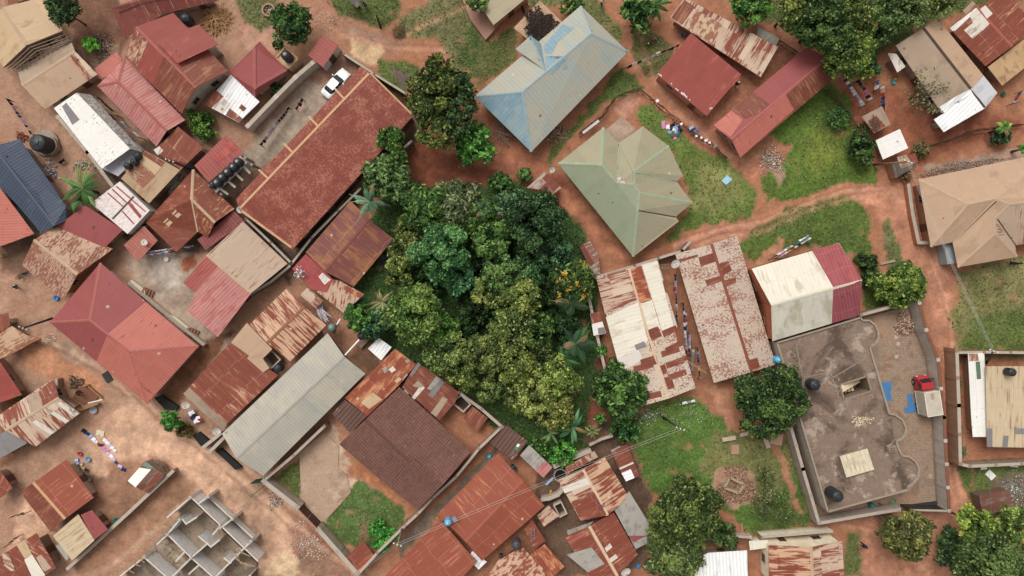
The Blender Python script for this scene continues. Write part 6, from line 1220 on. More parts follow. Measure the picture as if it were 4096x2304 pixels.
# ---------------------------------------------------------------- poles and wires
def pole(label, t, base, top, h, arms=True, col='4c4038', cat='utility pole', name='utility_pole'):
    A = W(t, *base, 0); B = W(t, *top, h); O = Vector((A.x, A.y, 0)); r = root(name, O, label, cat); q = MB(); q.tube([A-Vector((0, 0, .2)), B], [.16, .11], 10); q.build('pole', plain(col, .9), r, O, True)
    if arms:
        q = MB(); q.bar(B+Vector((-.55, .2, -.2)), B+Vector((.55, -.2, -.2)), .09); q.build('crossarm', plain(col, .9), r, O)
        for s_ in (-.45, 0, .45):
            q = MB(); q.lathe(B+Vector((s_, -s_*.36, -.12)), [(.06, 0), (.1, .08), (.06, .16), (.09, .24), (.03, .3)], 10); q.build('insulator', plain('e8e8e8', .3), r, O, True)
    return B
def wires(label, pts, n=2, gap=.3, r=.013, col='c8c4c0'):
    q = MB()
    for k in range(n):
        off = Vector((0, (k-(n-1)/2)*gap, 0)); P = []
        for a, b in zip(pts[:-1], pts[1:]):
            L = (b-a).length
            for i in range(12): s_ = i/12; P.append(a.lerp(b, s_)+off-Vector((0, 0, 4*s_*(1-s_)*L*.015)))
        P.append(pts[-1]+off); q.tube(P, r, 4)
    one(q, 'power_line', plain(col, .5), label, 'power line')
b1 = pole('dark leaning utility pole with a white insulator head on the lawn', '22', (1578, 1305), (1742, 1412), 8.5)
b2 = pole('utility pole with crossarm beside the alley wall and walled yard', '31', (1480, 950), (1425, 1145), 8.0, col='8a7a6a')
b3 = pole('long leaning utility pole beside the dark tumbledown shack', '13', (1165, 230), (1485, 205), 8.5, col='9a7050')
b4 = pole('utility pole head over the slim white roof at the right wall', '23', (2230, 760), (2290, 645), 8.5)
b5 = pole('black utility pole in the narrow alley by the cluster of brown roofs', '10', (1858, 285), (1640, 200), 8.0, col='2c2826')
b6 = pole('leaning dark pole with white crossarms beside the largest terracotta roof', '20', (500, 345), (225, 440), 8.0, col='3a302c')
pole('short bare dark post at the corner of the wire fence plot', '01', (1262, 265), (1222, 145), 3.4, arms=False, name='post', cat='post')
wires('pair of pale wires from the lawn pole to the alley pole', [b1, b2]); wires('single wire leaving the alley pole toward the bottom left corner', [b2, W('31', 1000, 1440, 7.5)], 2)
wires('power wires from the shack pole down to the slim white roof pole', [b3, b4], 3, .35)
wires('green service wire hanging down over the littered verge', [W('33', 2250, 205, 3.2), W('33', 2272, 830, 2.6)], 1, col='6a9a8a')
wires('thin wires above the shack pole toward the little white roof', [b3, W('03', 1400, 1450, 7.5)], 2, col='6a6460')
wires('black cable across the lane from the leaning dark pole', [b6, W('20', 545, 265, 6)], 2, col='6a6460')
wires('thin cable strung over the two black alley tanks', [b5, W('10', 1870, 265, 7)], 4, .12, .03, '2c2828')
# ---------------------------------------------------------------- satellite dishes
def dish(label, t, x, y, R, z, tilt=25, col='d8d0c6'):
    c = W(t, x, y, z); O = Vector((c.x, c.y, z-.5)); r = root('satellite_dish', O, label, 'satellite dish'); Mx = Matrix.Translation(c) @ Matrix.Rotation(math.radians(tilt), 4, 'X') @ Matrix.Rotation(math.radians(tilt*.6), 4, 'Y')
    V = []; n = 24; rings = [0.02, .35, .7, 1]
    for q_ in rings: V += [Mx @ Vector((math.cos(2*math.pi*k/n)*R*q_, math.sin(2*math.pi*k/n)*R*q_, q_*q_*R*.25)) for k in range(n)]
    F = [(i*n+k, i*n+(k+1) % n, (i+1)*n+(k+1) % n, (i+1)*n+k) for i in range(3) for k in range(n)]+[tuple(range(n))]
    mk('reflector', V, F, plain(col, .5), r, O, smooth=True); q = MB(); q.tube([c-Vector((0, 0, .5)), c-Vector((0, 0, .02))], .04); q.build('mast', STEEL, r, O)
    q = MB(); q.bar(Mx @ Vector((0, -R*.9, R*.2)), Mx @ Vector((0, 0, R*.8)), .03); q.box(Mx @ Vector((0, 0, R*.82)), .12, .12, .14); q.build('feed_horn', STEEL, r, O)
for a in (('white satellite dish among the laundry pile by the bright green round bush', '20', 1792, 1182, .55, 2.4), ('white satellite dish at the corner of the long grey hall', '30', 2092, 50, .55, 2.8), ('big white satellite dish between the two rust gable roofs', '12', 1690, 1193, .62, 3.2), ('tan satellite dish on the green roof corner at the lane', '12', 502, 287, .4, 2.6),
          ('white satellite dish at the bottom edge beside the wide rust gable', '32', 1210, 1402, .68, 3.0), ('cream satellite dish at the hall corner near the alley', '10', 2323, 670, .5, 3.6), ('faded round dish lying on the small coral roof', '10', 1395, 987, .42, 2.75, 8), ('small white dish on the striped brown roof edge', '20', 692, 1228, .3, 2.8)): dish(*a)
# ---------------------------------------------------------------- laundry
CN = {'white': 'e8e6ee', 'black': '22222a', 'pink': 'd88cc0', 'navy': '2c3568', 'red': 'b03038', 'grey': '9c9ca4', 'light blue': '8fb4e0', 'maroon': '6c2430', 'yellow': 'd8b040', 'lilac': 'c8bce8', 'orange': 'd87840', 'teal': '2c7080', 'cream': 'dccfb0', 'green': '3f7a58', 'blue': '3c64b8'}
FAB = {k: plain(v, .9) for k, v in CN.items()}
def cloth(mb, a, b, z, drop, spread, seed):
    """a garment folded over a line: two hanging flaps with an uneven hem"""
    rr = random.Random(seed); d = b-a; d.z = 0; L = d.length; d.normalize(); s_ = Vector((-d.y, d.x, 0)); n = 5
    for sg in (-1, 1):
        V = []; dr = drop*rr.uniform(.6, 1.1)
        for i in range(n):
            p = a+d*L*i/(n-1); w0 = .02*math.sin(i*2.1+seed); V += [p+s_*sg*.01, p+s_*sg*(spread*.6+w0)-Vector((0, 0, dr*.5)), p+s_*sg*(spread+w0*2)-Vector((0, 0, dr*rr.uniform(.85, 1.1)))]
        mb.add(V, [(i*3+k, (i+1)*3+k, (i+1)*3+k+1, i*3+k+1) for i in range(n-1) for k in range(2)])
def line(where, t, a, b, cols, z=1.7, sag=.12):
    A, B = W(t, *a, z), W(t, *b, z); O = Vector(((A.x+B.x)/2, (A.y+B.y)/2, 0)); r = root('washing_line', O, 'washing line '+where, 'washing line'); q = MB()
    q.tube([A, A.lerp(B, .33)-Vector((0, 0, sag)), A.lerp(B, .66)-Vector((0, 0, sag)), B], .015, 4); q.build('rope', plain('c8c0b4', .8), r, O)
    for E_ in (A, B): q = MB(); q.tube([(E_.x, E_.y, 0), E_], .05, 6); q.build('post', DARKWOOD, r, O)
    n = len(cols)
    for i, c in enumerate(cols):
        if c is None: continue
        s0 = (i+.06)/n; s1 = (i+.92)/n; m = MB(); cloth(m, A.lerp(B, s0)-Vector((0, 0, sag*.7)), A.lerp(B, s1)-Vector((0, 0, sag*.7)), z, random.uniform(.5, 1.1), random.uniform(.07, .17), i*7+len(where))
        one(m, 'garment', FAB[c], c+' garment hung on the line '+where, 'garment', 'garments on the line '+where)
line('in the left yard by the big black tank', '00', (50, 950), (285, 1290), ['black', 'black', 'pink', 'grey', 'navy', 'maroon', 'lilac', 'pink', 'navy', None, 'black'])
line('across the car yard', '01', (365, 1030), (90, 1395), ['black', 'red', 'navy', 'navy', 'maroon', 'light blue', 'white', 'lilac', 'lilac', 'white', 'pink', 'black', 'black'])
line('beside the parked white car', '01', (495, 945), (435, 1045), ['maroon', 'maroon', 'red'])
line('from the pale hip roof to the plain red roof', '02', (1740, 420), (1190, 650), ['black', 'black', 'maroon', 'maroon', 'white', 'white', 'lilac', 'white', 'maroon', 'white', 'black', 'orange'], 2.2)
line('at the left of the red earth yard', '03', (895, 705), (1085, 985), ['pink', 'maroon', 'white', 'teal', 'white', 'white', 'white', 'lilac', 'lilac', 'white', 'white'])
line('in the middle of the red earth yard', '03', (1035, 745), (1160, 930), ['black', 'black', 'green', 'maroon', 'pink', 'pink', 'black', 'white'])
line('at the right of the red earth yard', '03', (1267, 795), (1280, 1100), ['white', 'yellow', 'red', 'navy', 'blue', 'navy', 'red', 'red', None])
line('by the stained white roof edge', '03', (1220, 750), (1215, 830), ['blue', 'white'])
line('above the barn', '13', (560, 898), (215, 1118), ['light blue', 'white', 'white', 'teal', 'navy', 'white', 'grey', 'white', 'lilac', 'white', 'maroon', 'red'])
line('close behind the barn line', '13', (585, 920), (270, 1110), ['white', 'light blue', 'white', 'black', 'white', 'red', 'yellow', 'white', 'pink', 'grey'])
line('at the top of the rust gable passage', '12', (1712, 1300), (1700, 1449), ['navy', 'black', 'light blue', 'pink', 'red'], 1.9)
line('in the upper passage between the rust gables', '22', (1706, 10), (1722, 375), ['white', 'red', 'pink', 'red', 'navy', 'navy', 'white', None, 'teal', 'navy', 'teal'], 1.9)
line('in the middle passage between the rust gables', '22', (1783, 200), (1815, 690), ['maroon', 'navy', 'white', 'navy', 'red', 'white', 'navy', 'white', 'white', 'light blue', 'white', 'lilac', 'maroon'], 1.9)
line('beside the red shirt in the passage', '22', (1805, 290), (1812, 470), ['white', 'red', 'red', 'white', 'navy', 'navy'], 1.9)
line('on the pale side of the passage', '22', (1843, 500), (1846, 715), ['light blue', 'lilac', 'light blue', 'white', 'maroon', 'navy'], 1.9)
line('low in the passage with grey sheets', '22', (1878, 645), (1862, 860), ['white', 'grey', 'grey', 'grey', 'grey', 'lilac'], 1.9)
line('at the lower end of the passage', '22', (1920, 640), (1945, 940), ['black', 'light blue', 'blue', 'blue', 'navy', 'blue', 'yellow', 'yellow', 'navy', 'navy', 'orange'], 1.9)
line('at the far right edge of the upper yard', '03', (2575, 850), (2495, 965), ['green', 'navy', 'red', 'navy', 'light blue'])
line('under the brown cross gable roof', '10', (1430, 1080), (1870, 1020), ['light blue', 'white', 'white', 'white', None, None, 'lilac', 'blue'], 1.8)
line('just below the brown cross gable roof', '10', (1430, 1105), (1650, 1075), ['white', 'pink', 'white', 'light blue', 'white', 'red'], 1.7)
line('between the pink ribbed roof and the whitewashed building', '00', (915, 930), (1110, 1110), ['black', 'black', 'black', 'black', 'yellow'], 1.8)
line('over the rubbish behind the pink ribbed roof', '00', (1150, 1165), (1330, 1320), ['white', 'light blue', 'grey', None, 'white', 'white'], 1.8)
line('in the yard of the lower left corner', '30', (15, 1180), (130, 1090), [None, None, 'navy', 'navy', 'lilac'])
line('with dark clothes in the lower left yard', '30', (80, 895), (215, 858), ['black', None, 'black', 'black'])
def spread(where, t, items, z=.05):
    """clothes laid flat on the ground or grass: (x, y, w, h, angle, colour) in tile pixels"""
    s_ = TL[t][2]*K
    for i, (x, y, w_, h_, a, c) in enumerate(items):
        p = W(t, x, y, z); q = MB(); R_ = Matrix.Rotation(math.radians(a), 3, 'Z'); w2, h2 = w_*s_/2, h_*s_/2
        sh = random.choice([[(-1, -1), (1, -1), (1, .3), (1.5, .5), (1.3, 1), (.4, .9), (-.4, .9), (-1.3, 1), (-1.5, .5), (-1, .3)], [(-1, -1), (-.2, -1), (0, .1), (.2, -1), (1, -1), (.9, 1), (-.9, 1)], [(-1, -1), (1, -.9), (.95, 1), (-1, .95)]])
        P = [p+R_ @ Vector((u*w2, v*h2, random.uniform(.01, .06))) for u, v in sh]; P.append(sum(P, Vector())/len(P)+Vector((0, 0, .05))); n = len(sh)
        q.add(P, [(k, (k+1) % n, n) for k in range(n)]); one(q, 'spread_garment', FAB[c], c+' garment spread flat '+where, 'garment', 'garments spread '+where)
spread('on the lawn behind the green roof', '02', [(1580, 1205, 40, 80, 5, 'pink'), (1622, 1228, 34, 44, 0, 'white'), (1655, 1232, 24, 40, 10, 'maroon'), (1668, 1208, 40, 30, 30, 'black'), (1700, 1235, 40, 44, 20, 'light blue'), (1728, 1238, 36, 40, 10, 'navy'), (1640, 1277, 34, 28, 0, 'light blue'), (1665, 1305, 34, 40, 0, 'green'), (1682, 1252, 34, 30, 5, 'white'), (1700, 1278, 30, 26, 20, 'light blue'), (1690, 1310, 30, 34, 0, 'red'), (1692, 1335, 30, 26, 30, 'pink'), (1725, 1295, 20, 60, -30, 'teal'), (1745, 1265, 24, 44, -35, 'black')])
spread('on the bare lane in the lower left', '30', [(812, 48, 50, 40, -35, 'black'), (845, 72, 50, 30, -35, 'navy'), (878, 100, 30, 40, -40, 'light blue'), (905, 130, 40, 40, -40, 'white'), (932, 155, 24, 30, -40, 'white'), (972, 183, 50, 30, -10, 'maroon'), (995, 212, 46, 36, -30, 'pink'), (1030, 240, 50, 30, -30, 'pink'), (1045, 270, 40, 36, -40, 'lilac'), (1075, 293, 40, 34, -40, 'white'), (1100, 322, 36, 30, -40, 'lilac'), (1122, 352, 24, 24, 0, 'navy'), (1160, 390, 44, 30, -20, 'lilac'), (1193, 420, 48, 34, -20, 'navy')])
spread('in a second row on the bare lane', '30', [(968, 70, 80, 56, -15, 'cream'), (1012, 135, 30, 34, -30, 'white'), (1038, 160, 34, 34, -40, 'white'), (1060, 185, 34, 36, -40, 'lilac'), (1085, 210, 34, 34, -40, 'white'), (1108, 238, 30, 30, -40, 'white')])
spread('beside the white dish and round bush', '20', [(1850, 1260, 60, 40, 30, 'white'), (1880, 1290, 50, 40, -20, 'black'), (1905, 1310, 60, 36, 10, 'white'), (1860, 1310, 40, 40, 40, 'navy'), (1930, 1325, 40, 30, -10, 'red'), (1900, 1340, 60, 30, 20, 'white'), (1840, 1235, 40, 30, 0, 'grey')], .6)
spread('on sticks near the half white gable roof', '22', [(1785, 1162, 50, 26, 12, 'white'), (1825, 1152, 40, 24, 10, 'grey'), (1865, 1145, 40, 24, 10, 'white')], .4)
spread('over the brushwood fence', '02', [(1520, 975, 30, 26, 40, 'white'), (1752, 1197, 28, 20, 35, 'white'), (1850, 1235, 50, 26, 35, 'light blue'), (1870, 1248, 40, 24, 35, 'navy'), (1905, 1270, 40, 24, 35, 'blue'), (1897, 1315, 20, 20, 0, 'white'), (1945, 1330, 22, 20, 20, 'white'), (1990, 1357, 26, 22, 20, 'white'), (2025, 1378, 22, 20, 0, 'white'), (2080, 1412, 28, 20, 35, 'grey')], 1.2)
# ---------------------------------------------------------------- basins, jerrycans, boxes and other yard things
def basin(label, t, x, y, R, col, z=0, group=None):
    c = W(t, x, y, z+.25); O = Vector((c.x, c.y, z)); q = MB(); V = []; n = 20; prof = [(.0001, .03), (R*.72, .03), (R, .28), (R*1.08, .28), (R*1.06, .24), (R*.74, .0)]
    q.lathe(O, prof[1:], n); o = one(q, 'basin', plain(col, .4), label, 'basin', group, True)
for i, (x, y, R, c, l) in enumerate(((768, 270, .28, 'd0304c', 'bright red round basin alone on the lane above the crowd of basins'), (848, 322, .32, '6ca4cc', 'wide light blue basin at the right of the crowd of basins'), (738, 325, .22, 'c8d4f0', 'pale basin at the top of the crowd by the brown roof'), (745, 355, .22, 'b0c0e8', 'pale blue basin second in the crowd by the brown roof'), (785, 365, .22, 'e0c0d8', 'pinkish basin in the crowd by the brown roof'), (715, 382, .22, '28325c', 'dark blue basin at the left of the crowd'), (805, 402, .2, 'd8cc50', 'square looking yellow basin in the crowd'), (760, 418, .22, '303a50', 'dark basin under the yellow one'), (835, 430, .22, '303c80', 'indigo basin by the wall in the crowd'), (792, 465, .24, '22262c', 'black basin low in the crowd'), (868, 515, .22, '788c90', 'grey green basin at the lower end of the crowd'))):
    basin(l, '30', x, y, R, c)
for a in (('blue basin by the far door of the long rusty patchwork roof', '02', 1768, 337, .25, '3c78c8'), ('sky blue round basin under the rusty patterned roof', '20', 540, 150, .32, '2c8ce0'), ('grey round pan lying by the smoky ruin patch', '20', 900, 1232, .5, 'a0a0a4'), ('white basin in the courtyard centre', '10', 1605, 1150, .3, 'ece8e8'), ('blue basin by the wall near the big rust gable', '32', 1332, 1350, .28, '3c8cdc'), ('turquoise basin in the alley by the big orange gable', '31', 2308, 290, .25, '40b8d8'),
          ('pink basin in the alley beside the tiled roof', '31', 2212, 243, .16, 'e04090'), ('teal bowl at the foot of the lane wall', '30', 1122, 915, .4, '208c7c'), ('green basin inside the brick paved compound', '33', 1345, 718, .42, '2c9c50'), ('green basin beside the long taupe gable roof', '03', 2385, 885, .28, '2c6c50'), ('cyan basin beside the yellow jerrycan', '03', 1352, 772, .25, '38a8b8'), ('dark drum lid under the mauve brown roof edge', '11', 1285, 1155, .6, '4c4c54'), ('teal tub behind the big orange gable', '32', 122, 388, .3, '4a6460'), ('grey blue tub next to the teal tub', '32', 150, 413, .22, '444c58')): basin(*a)
def jerrycan(label, t, x, y, col='d8b030', z=0, rz=0):
    c = W(t, x, y, z); r = root('jerrycan', c, label, 'jerrycan'); q = MB(); q.box(c+Vector((0, 0, .2)), .34, .22, .36, rz); q.box(c+Vector((0, 0, .4)), .26, .16, .05, rz); q.build('body', plain(col, .5), r, c)
    q = MB(); q.bar(c+Vector((-.1, 0, .47)), c+Vector((.1, 0, .47)), .05); q.build('handle', plain(col, .5), r, c)
    q = MB(); q.lathe(c+Vector((.12, .05, .42)), [(.04, 0), (.04, .08)], 10); q.build('cap', BLK, r, c)
for a in (('yellow jerrycan lying by the curved plaster wall', '32', 490, 625), ('second yellow jerrycan touching the curved plaster wall one', '32', 487, 648), ('yellow jerrycan at the left edge by the navy roof', '10', 15, 1115), ('yellow jerrycan just right of the left edge one', '10', 35, 1122), ('yellow jerrycan on the mud above the dark maroon shed', '32', 1185, 155), ('yellow jerrycan by the cyan basin', '03', 1357, 748), ('olive jerrycan in the gap beside the sky blue drum', '31', 1820, 880, 'b0a030', 1.5)): jerrycan(*a)
def plank(label, t, a, b, w=.25, h=.06, z=.05, mat=TIMBER, name='plank', cat='plank'):
    q = MB(); q.bar(W(t, *a, z), W(t, *b, z), w, h); one(q, name, mat, label, cat)
plank('pale plank bench lying on the lawn, left piece', '32', (2147, 132), (2275, 112), .55, .25, .2, plain('c4b09a')); plank('pale plank lying on the lawn, right piece near the dark tree', '32', (2320, 90), (2400, 70), .45, .2, .15, plain('c4b09a'))
plank('square pink stone slab on the lawn', '32', (2235, 225), (2310, 225), 1.3, .08, .06, plain('bb9078'), 'stone_slab', 'slab'); plank('long pale slab by the dark tree and path', '33', (125, 70), (175, 205), .6, .15, .1, plain('c8b09c'), 'stone_slab', 'slab'); plank('pinkish slab under the dark tree at the path start', '33', (195, 110), (305, 130), 1.6, .12, .1, plain('c49880'), 'stone_slab', 'slab')
plank('weathered board on the bare patch right of the barn', '13', (1225, 1165), (1360, 1135), .3, .12, .15, plain('b89c86')); plank('thin pale board beside the yellow green bushy tree', '13', (1245, 1265), (1315, 1242), .3, .12, .15, plain('c8b4a0')); plank('upright beam on the bare ground below the olive bushes', '32', (2333, 940), (2342, 1095), .28, .15, .1, plain('b87c60'))
plank('white foam board with a phone like dark slot on the verge', '33', (2230, 430), (2290, 490), .9, .1, .1, WHITE, 'foam_board', 'board'); plank('white board leaning at the lower pillared wall', '33', (2168, 390), (2225, 385), .6, .1, .1, WHITE, 'board', 'board'); plank('white pipe by the verge litter', '33', (2445, 378), (2520, 382), .16, .1, .1, WHITE, 'pipe', 'pipe')
plank('white boundary rail strip on the fence near the lawn', '02', (800, 1285), (955, 1165), .35, .06, 1.15, plain('c8c4c4'), 'metal_strip', 'strip'); plank('long pale pipe running across the alley bush gap to the grey hall', '21', (918, 700), (1055, 550), .16, .14, 3.2, WHITE, 'downpipe', 'pipe')
plank('thick concrete pipe by the bright white sheet roof', '21', (1065, 625), (1170, 520), .45, .4, .3, plain('8f7c6e'), 'concrete_pipe', 'pipe'); plank('green pipe barrier across the lane below the hall', '31', (0, 690), (140, 575), .14, .12, .9, plain('4a7a5c'), 'barrier_pole', 'barrier')
plank('white hanging pipe beside the green lid tank', '21', (835, 410), (872, 350), .14, .12, 2.2, WHITE, 'pipe', 'pipe'); plank('dark tarp strip beside the terracotta roof in the lane', '20', (1010, 870), (1062, 955), .9, .12, .1, plain('3c3c42'), 'tarp', 'tarp')
plank('turquoise and white towel on a rope beside the curved wall', '32', (445, 568), (512, 500), .25, .06, 1.6, FAB['light blue'], 'towel', 'towel'); plank('long bamboo stick on the low passage roof edge', '22', (1815, 760), (2000, 880), .08, .08, 2.9, TIMBER, 'bamboo_pole', 'pole')
slab('blanket', 'light blue patterned blanket spread on the lawn', '12', [(2192, 338), (2246, 382), (2186, 435), (2140, 395)], .06, .1, roofmat('8cbfe0', 'b4d8ea', .5, 2, 2, corr=0, seam=0, cvar=.3, sheet=(.3, .3)), 'blanket')
BLM = plain('4a86c0', .7)
slab('mat', 'blue T shaped mat nearer the concrete roof, stem pointing down', '23', [(1225, 940), (1330, 933), (1335, 1000), (1318, 1005), (1335, 1108), (1280, 1118), (1250, 1000), (1232, 998)], .06, .09, BLM, 'mat'); slab('mat', 'blue T shaped mat next to the truck, stem pointing up', '23', [(1475, 1052), (1525, 1047), (1543, 1160), (1567, 1163), (1565, 1218), (1457, 1230), (1448, 1178), (1488, 1168)], .06, .09, BLM, 'mat')
for i, (x, y) in enumerate(((1375, 513), (1393, 575), (1378, 697))): slab('manhole_cover', 'pale square drain cover in the brick paving, '+('top one' if i == 0 else 'middle one' if i == 1 else 'bottom one of three'), '23', [(x-16, y-18), (x+16, y-18), (x+16, y+18), (x-16, y+18)], .05, .1, plain('b8b09c'), 'drain cover')
slab('manhole_cover', 'tan square drain cover by the lower right compound wall', '33', [(1678, 452), (1712, 450), (1716, 490), (1684, 494)], .05, .1, plain('c0a080'), 'drain cover')
slab('manhole_cover', 'pale square cover in the car yard by the gatehouse', '01', [(610, 655), (660, 685), (615, 730), (570, 700)], .02, .09, plain('a89c8c'), 'drain cover')
q = MB(); q.rock(W('21', 2395, -290, .2), .55); q.rock(W('21', 2410, -280, .2), .4); one(q, 'boulder', WHITE, 'white lump of stone at the corner of the red clearing', 'stone')
# smoky ruin patch
r_ = root('ruined_shack', W('20', 840, 1090, 0), 'burnt out shack floor with ochre wall stubs and a sign board by the lane', 'ruin'); O_ = Vector(r_.location)
q = MB(); q.prism([tuple(W('20', x, y, .1)[:2]) for x, y in ((760, 1010), (860, 1000), (960, 1080), (930, 1140), (800, 1180), (700, 1120))], -.1, .1); q.build('floor', plain('8a5a48', .95), r_, O_)
for a, b, h_ in (((720, 1180), (790, 1230), .8), ((790, 1230), (960, 1170), .8), ((810, 995), (860, 990), .6), ((860, 1000), (985, 1110), .5)):
    q = MB(); q.bar(W('20', *a, h_/2), W('20', *b, h_/2), .14, h_); q.build('wall_stub', plain('b08048', .9), r_, O_)
q = MB(); q.bar(W('20', 850, 1165, .9), W('20', 990, 1130, .9), .12, .1); q.build('white_batten', WHITE, r_, O_)
# stone ring with rubble, well pit and stairs
r_ = root('stone_ring', W('01', 185, 105, 0), 'round concrete ring filled with stones beside the dark round tree at the top', 'stone ring'); O_ = Vector(r_.location); q = MB(); V = []; n = 32
for R_, z in ((.92, 0), (.92, .4), (.68, .4), (.68, 0)): V += [O_+Vector((math.cos(2*math.pi*k/n)*R_, math.sin(2*math.pi*k/n)*R_, z)) for k in range(n)]
q.add(V, [(i*n+k, i*n+(k+1) % n, (i+1)*n+(k+1) % n, (i+1)*n+k) for i in range(3) for k in range(n)]); q.build('ring', plain('b0876e', .9), r_, O_)
q = MB()
for k in range(26): a = random.uniform(0, 6.28); u = random.uniform(0, .55); q.rock(O_+Vector((math.cos(a)*u, math.sin(a)*u, .15)), .12)
q.build('stone', plain('bfae9c', .9), r_, O_)
r_ = root('brick_pit', W('32', 2260, 570, 0), 'small square pit with a pale raised kerb in the middle of the brick chip ring', 'pit'); O_ = Vector(r_.location); q = MB()
P4 = [W('32', x, y, .3) for x, y in ((2215, 495), (2355, 560), (2300, 645), (2162, 592))]
for i in range(4): q.bar(P4[i], P4[(i+1) % 4], .32, .6)
q.build('kerb', plain('b0987c', .9), r_, O_); q = MB(); q.prism([(p.x, p.y) for p in P4], 0, .05); q.build('floor', plain('94604a', .9), r_, O_)
def stairs(label, t, a, b, wd, n=4):
    A, B = W(t, *a, 0), W(t, *b, 0); O = (A+B)/2; r = root('outdoor_steps', O, label, 'steps'); d = (B-A); L = d.length; d.normalize(); rz = math.atan2(d.y, d.x)
    for i in range(n):
        q = MB(); c = A+d*L*(i+.5)/n; hh = .18*(n-i); q.box((c.x, c.y, hh/2), L/n*.93, wd, hh, rz); q.build('step', plain('9c6e58', .9), r, O)
stairs('upper flight of brown steps on the terrace of the largest terracotta house', '20', (1395, 85), (1480, 120), 1.1); stairs('lower flight of brown steps on the terrace of the largest terracotta house', '20', (1820, 465), (1915, 505), 1.1)
slab('terrace', 'cream terrace slab beside the upper steps of the terracotta house', '20', [(1230, 20), (1270, -30), (1400, 70), (1400, 150), (1290, 60)], 0, .7, plain('d0c4ac', .8), 'terrace'); slab('terrace', 'cream terrace slab between the steps of the terracotta house', '20', [(1590, 300), (1700, 335), (1830, 440), (1820, 510), (1590, 330)], 0, .7, plain('d0c4ac', .8), 'terrace')
slab('terrace', 'pink concrete terrace of the top edge house', '01', [(2040, -30), (2130, 190), (2275, 385), (2385, 262), (2640, -30)], 0, .55, plain('b08470', .9), 'terrace')
r_ = root('balustrade', W('01', 2180, 60, .55), 'white baluster rail on the pink terrace at the top', 'balustrade'); O_ = Vector(r_.location)
A, B = W('01', 2145, 20, 1.3), W('01', 2218, 105, 1.3); q = MB(); q.bar(A, B, .12); q.build('rail', WHITE, r_, O_)
for k in range(9):
    c = A.lerp(B, (k+.5)/9); q = MB(); q.lathe(Vector((c.x, c.y, .55)), [(.05, 0), (.09, .2), (.05, .45), (.06, .7)], 8); q.build('baluster', WHITE, r_, O_, True)
# firewood and timber piles
def sticks(name, label, t, x, y, rx, n, ln, col, z=.1, cat='firewood', rad=.05, dirn=None):
    c = W(t, x, y, z); s_ = TL[t][2]*K; q = MB()
    for k in range(n):
        a = random.uniform(0, 6.28); u = math.sqrt(random.random()); p = c+Vector((math.cos(a)*u*rx*s_, math.sin(a)*u*rx*s_, .9*(1-u)*random.random())); t_ = random.uniform(0, 3.14) if dirn is None else dirn+random.gauss(0, .25); L = ln*random.uniform(.5, 1)
        d = Vector((math.cos(t_)*L/2, math.sin(t_)*L/2, random.uniform(-.12, .12))); q.tube([p-d, p+d*.1+Vector((0, 0, .05)), p+d], rad*random.uniform(.6, 1.2), 5)
    tag(one(q, name, plain(col, .85), label, cat), kind='stuff')
sticks('firewood_pile', 'large heap of pale split firewood near the tall red house', '00', 2085, 190, 115, 230, 2.3, 'c89868')
sticks('firewood_pile', 'small heap of grey branches behind the bright green bush', '03', 1180, 1160, 40, 26, 1.6, '7c5c4a', 2.0)
sticks('fallen_branches', 'bare dry branches lying at the foot of the pale blue cornered roof', '02', 20, 1290, 90, 36, 3.4, 'a8846c', .2, 'branches', .04)
sticks('brush_heap', 'brush and roots heaped on the lane island below the wire fence', '01', 1440, 305, 55, 60, 1.4, '7c6448', .1, 'brush heap', .03)
sticks('timber_pile', 'pile of pale pipes and planks beside the tiny rust shed', '21', 700, 310, 50, 16, 2.4, 'cfc8d4', 1.0, 'timber pile', .06, -.9)
sticks('timber_pile', 'loose planks beside the collapsing shack', '30', 1540, 400, 55, 26, 2.2, '8c7260', .6, 'timber pile', .06, -.8)
sticks('timber_pile', 'scrap timber stacked behind the teal barrel', '33', 1240, 830, 70, 26, 2.6, '84685c', .5, 'timber pile', .06, -.75)
sticks('scrap_heap', 'poles and cloth scraps along the black alley beside the tan sheet roof', '10', 1690, 420, 70, 40, 2.2, 'a89c90', 1.0, 'scrap heap', .05, .75)
def ladder(label, t, a, b, z, wd=.45):
    A, B = W(t, *a, z), W(t, *b, z); O = (A+B)/2; O.z = z; r = root('ladder', O, label, 'ladder'); d = (B-A).normalized(); s_ = Vector((-d.y, d.x, 0))*wd/2; q = MB(); q.bar(A+s_, B+s_, .06); q.bar(A-s_, B-s_, .06); q.build('rail', STEEL, r, O)
    n = int((B-A).length/.32); q = MB()
    for i in range(1, n): p = A.lerp(B, i/n); q.bar(p+s_, p-s_, .045)
    q.build('rung', STEEL, r, O)
ladder('metal ladder lying along the slim brown roof', '32', (318, 985), (318, 1105), 2.3); ladder('white ladder lying in the gap between the two rust gables', '12', (1545, 1225), (1640, 1215), 1.2)
q = MB(); q.box(W('31', 1975, 898, 4.0), .55, .7, .05, .5); one(q, 'solar_panel', plain('7c90a4', .2), 'little solar panel on the orange red gable near the sky blue drum', 'solar panel')
q = MB(); q.box(W('32', 995, 770, 3.2), .3, .4, .05, .5); one(q, 'solar_panel', plain('6c7c8c', .2), 'tiny solar panel on the ridge of the striped gable', 'solar panel')
q = MB(); q.box(W('13', 1875, 1060, .9), 2.1, 2.9, 1.7, .15); one(q, 'water_cistern', plain('9aa0a8', .6), 'blue grey concrete cistern under the notch of the great beige roof', 'cistern')
r_ = root('ring_basin', W('32', 580, 465, 0), 'round stone basin beside the curved plaster wall', 'basin'); O_ = Vector(r_.location); q = MB(); V = []; n = 28
for R_, z in ((.95, 0), (.95, .7), (.75, .7), (.75, .1)): V += [O_+Vector((math.cos(2*math.pi*k/n)*R_, math.sin(2*math.pi*k/n)*R_, z)) for k in range(n)]
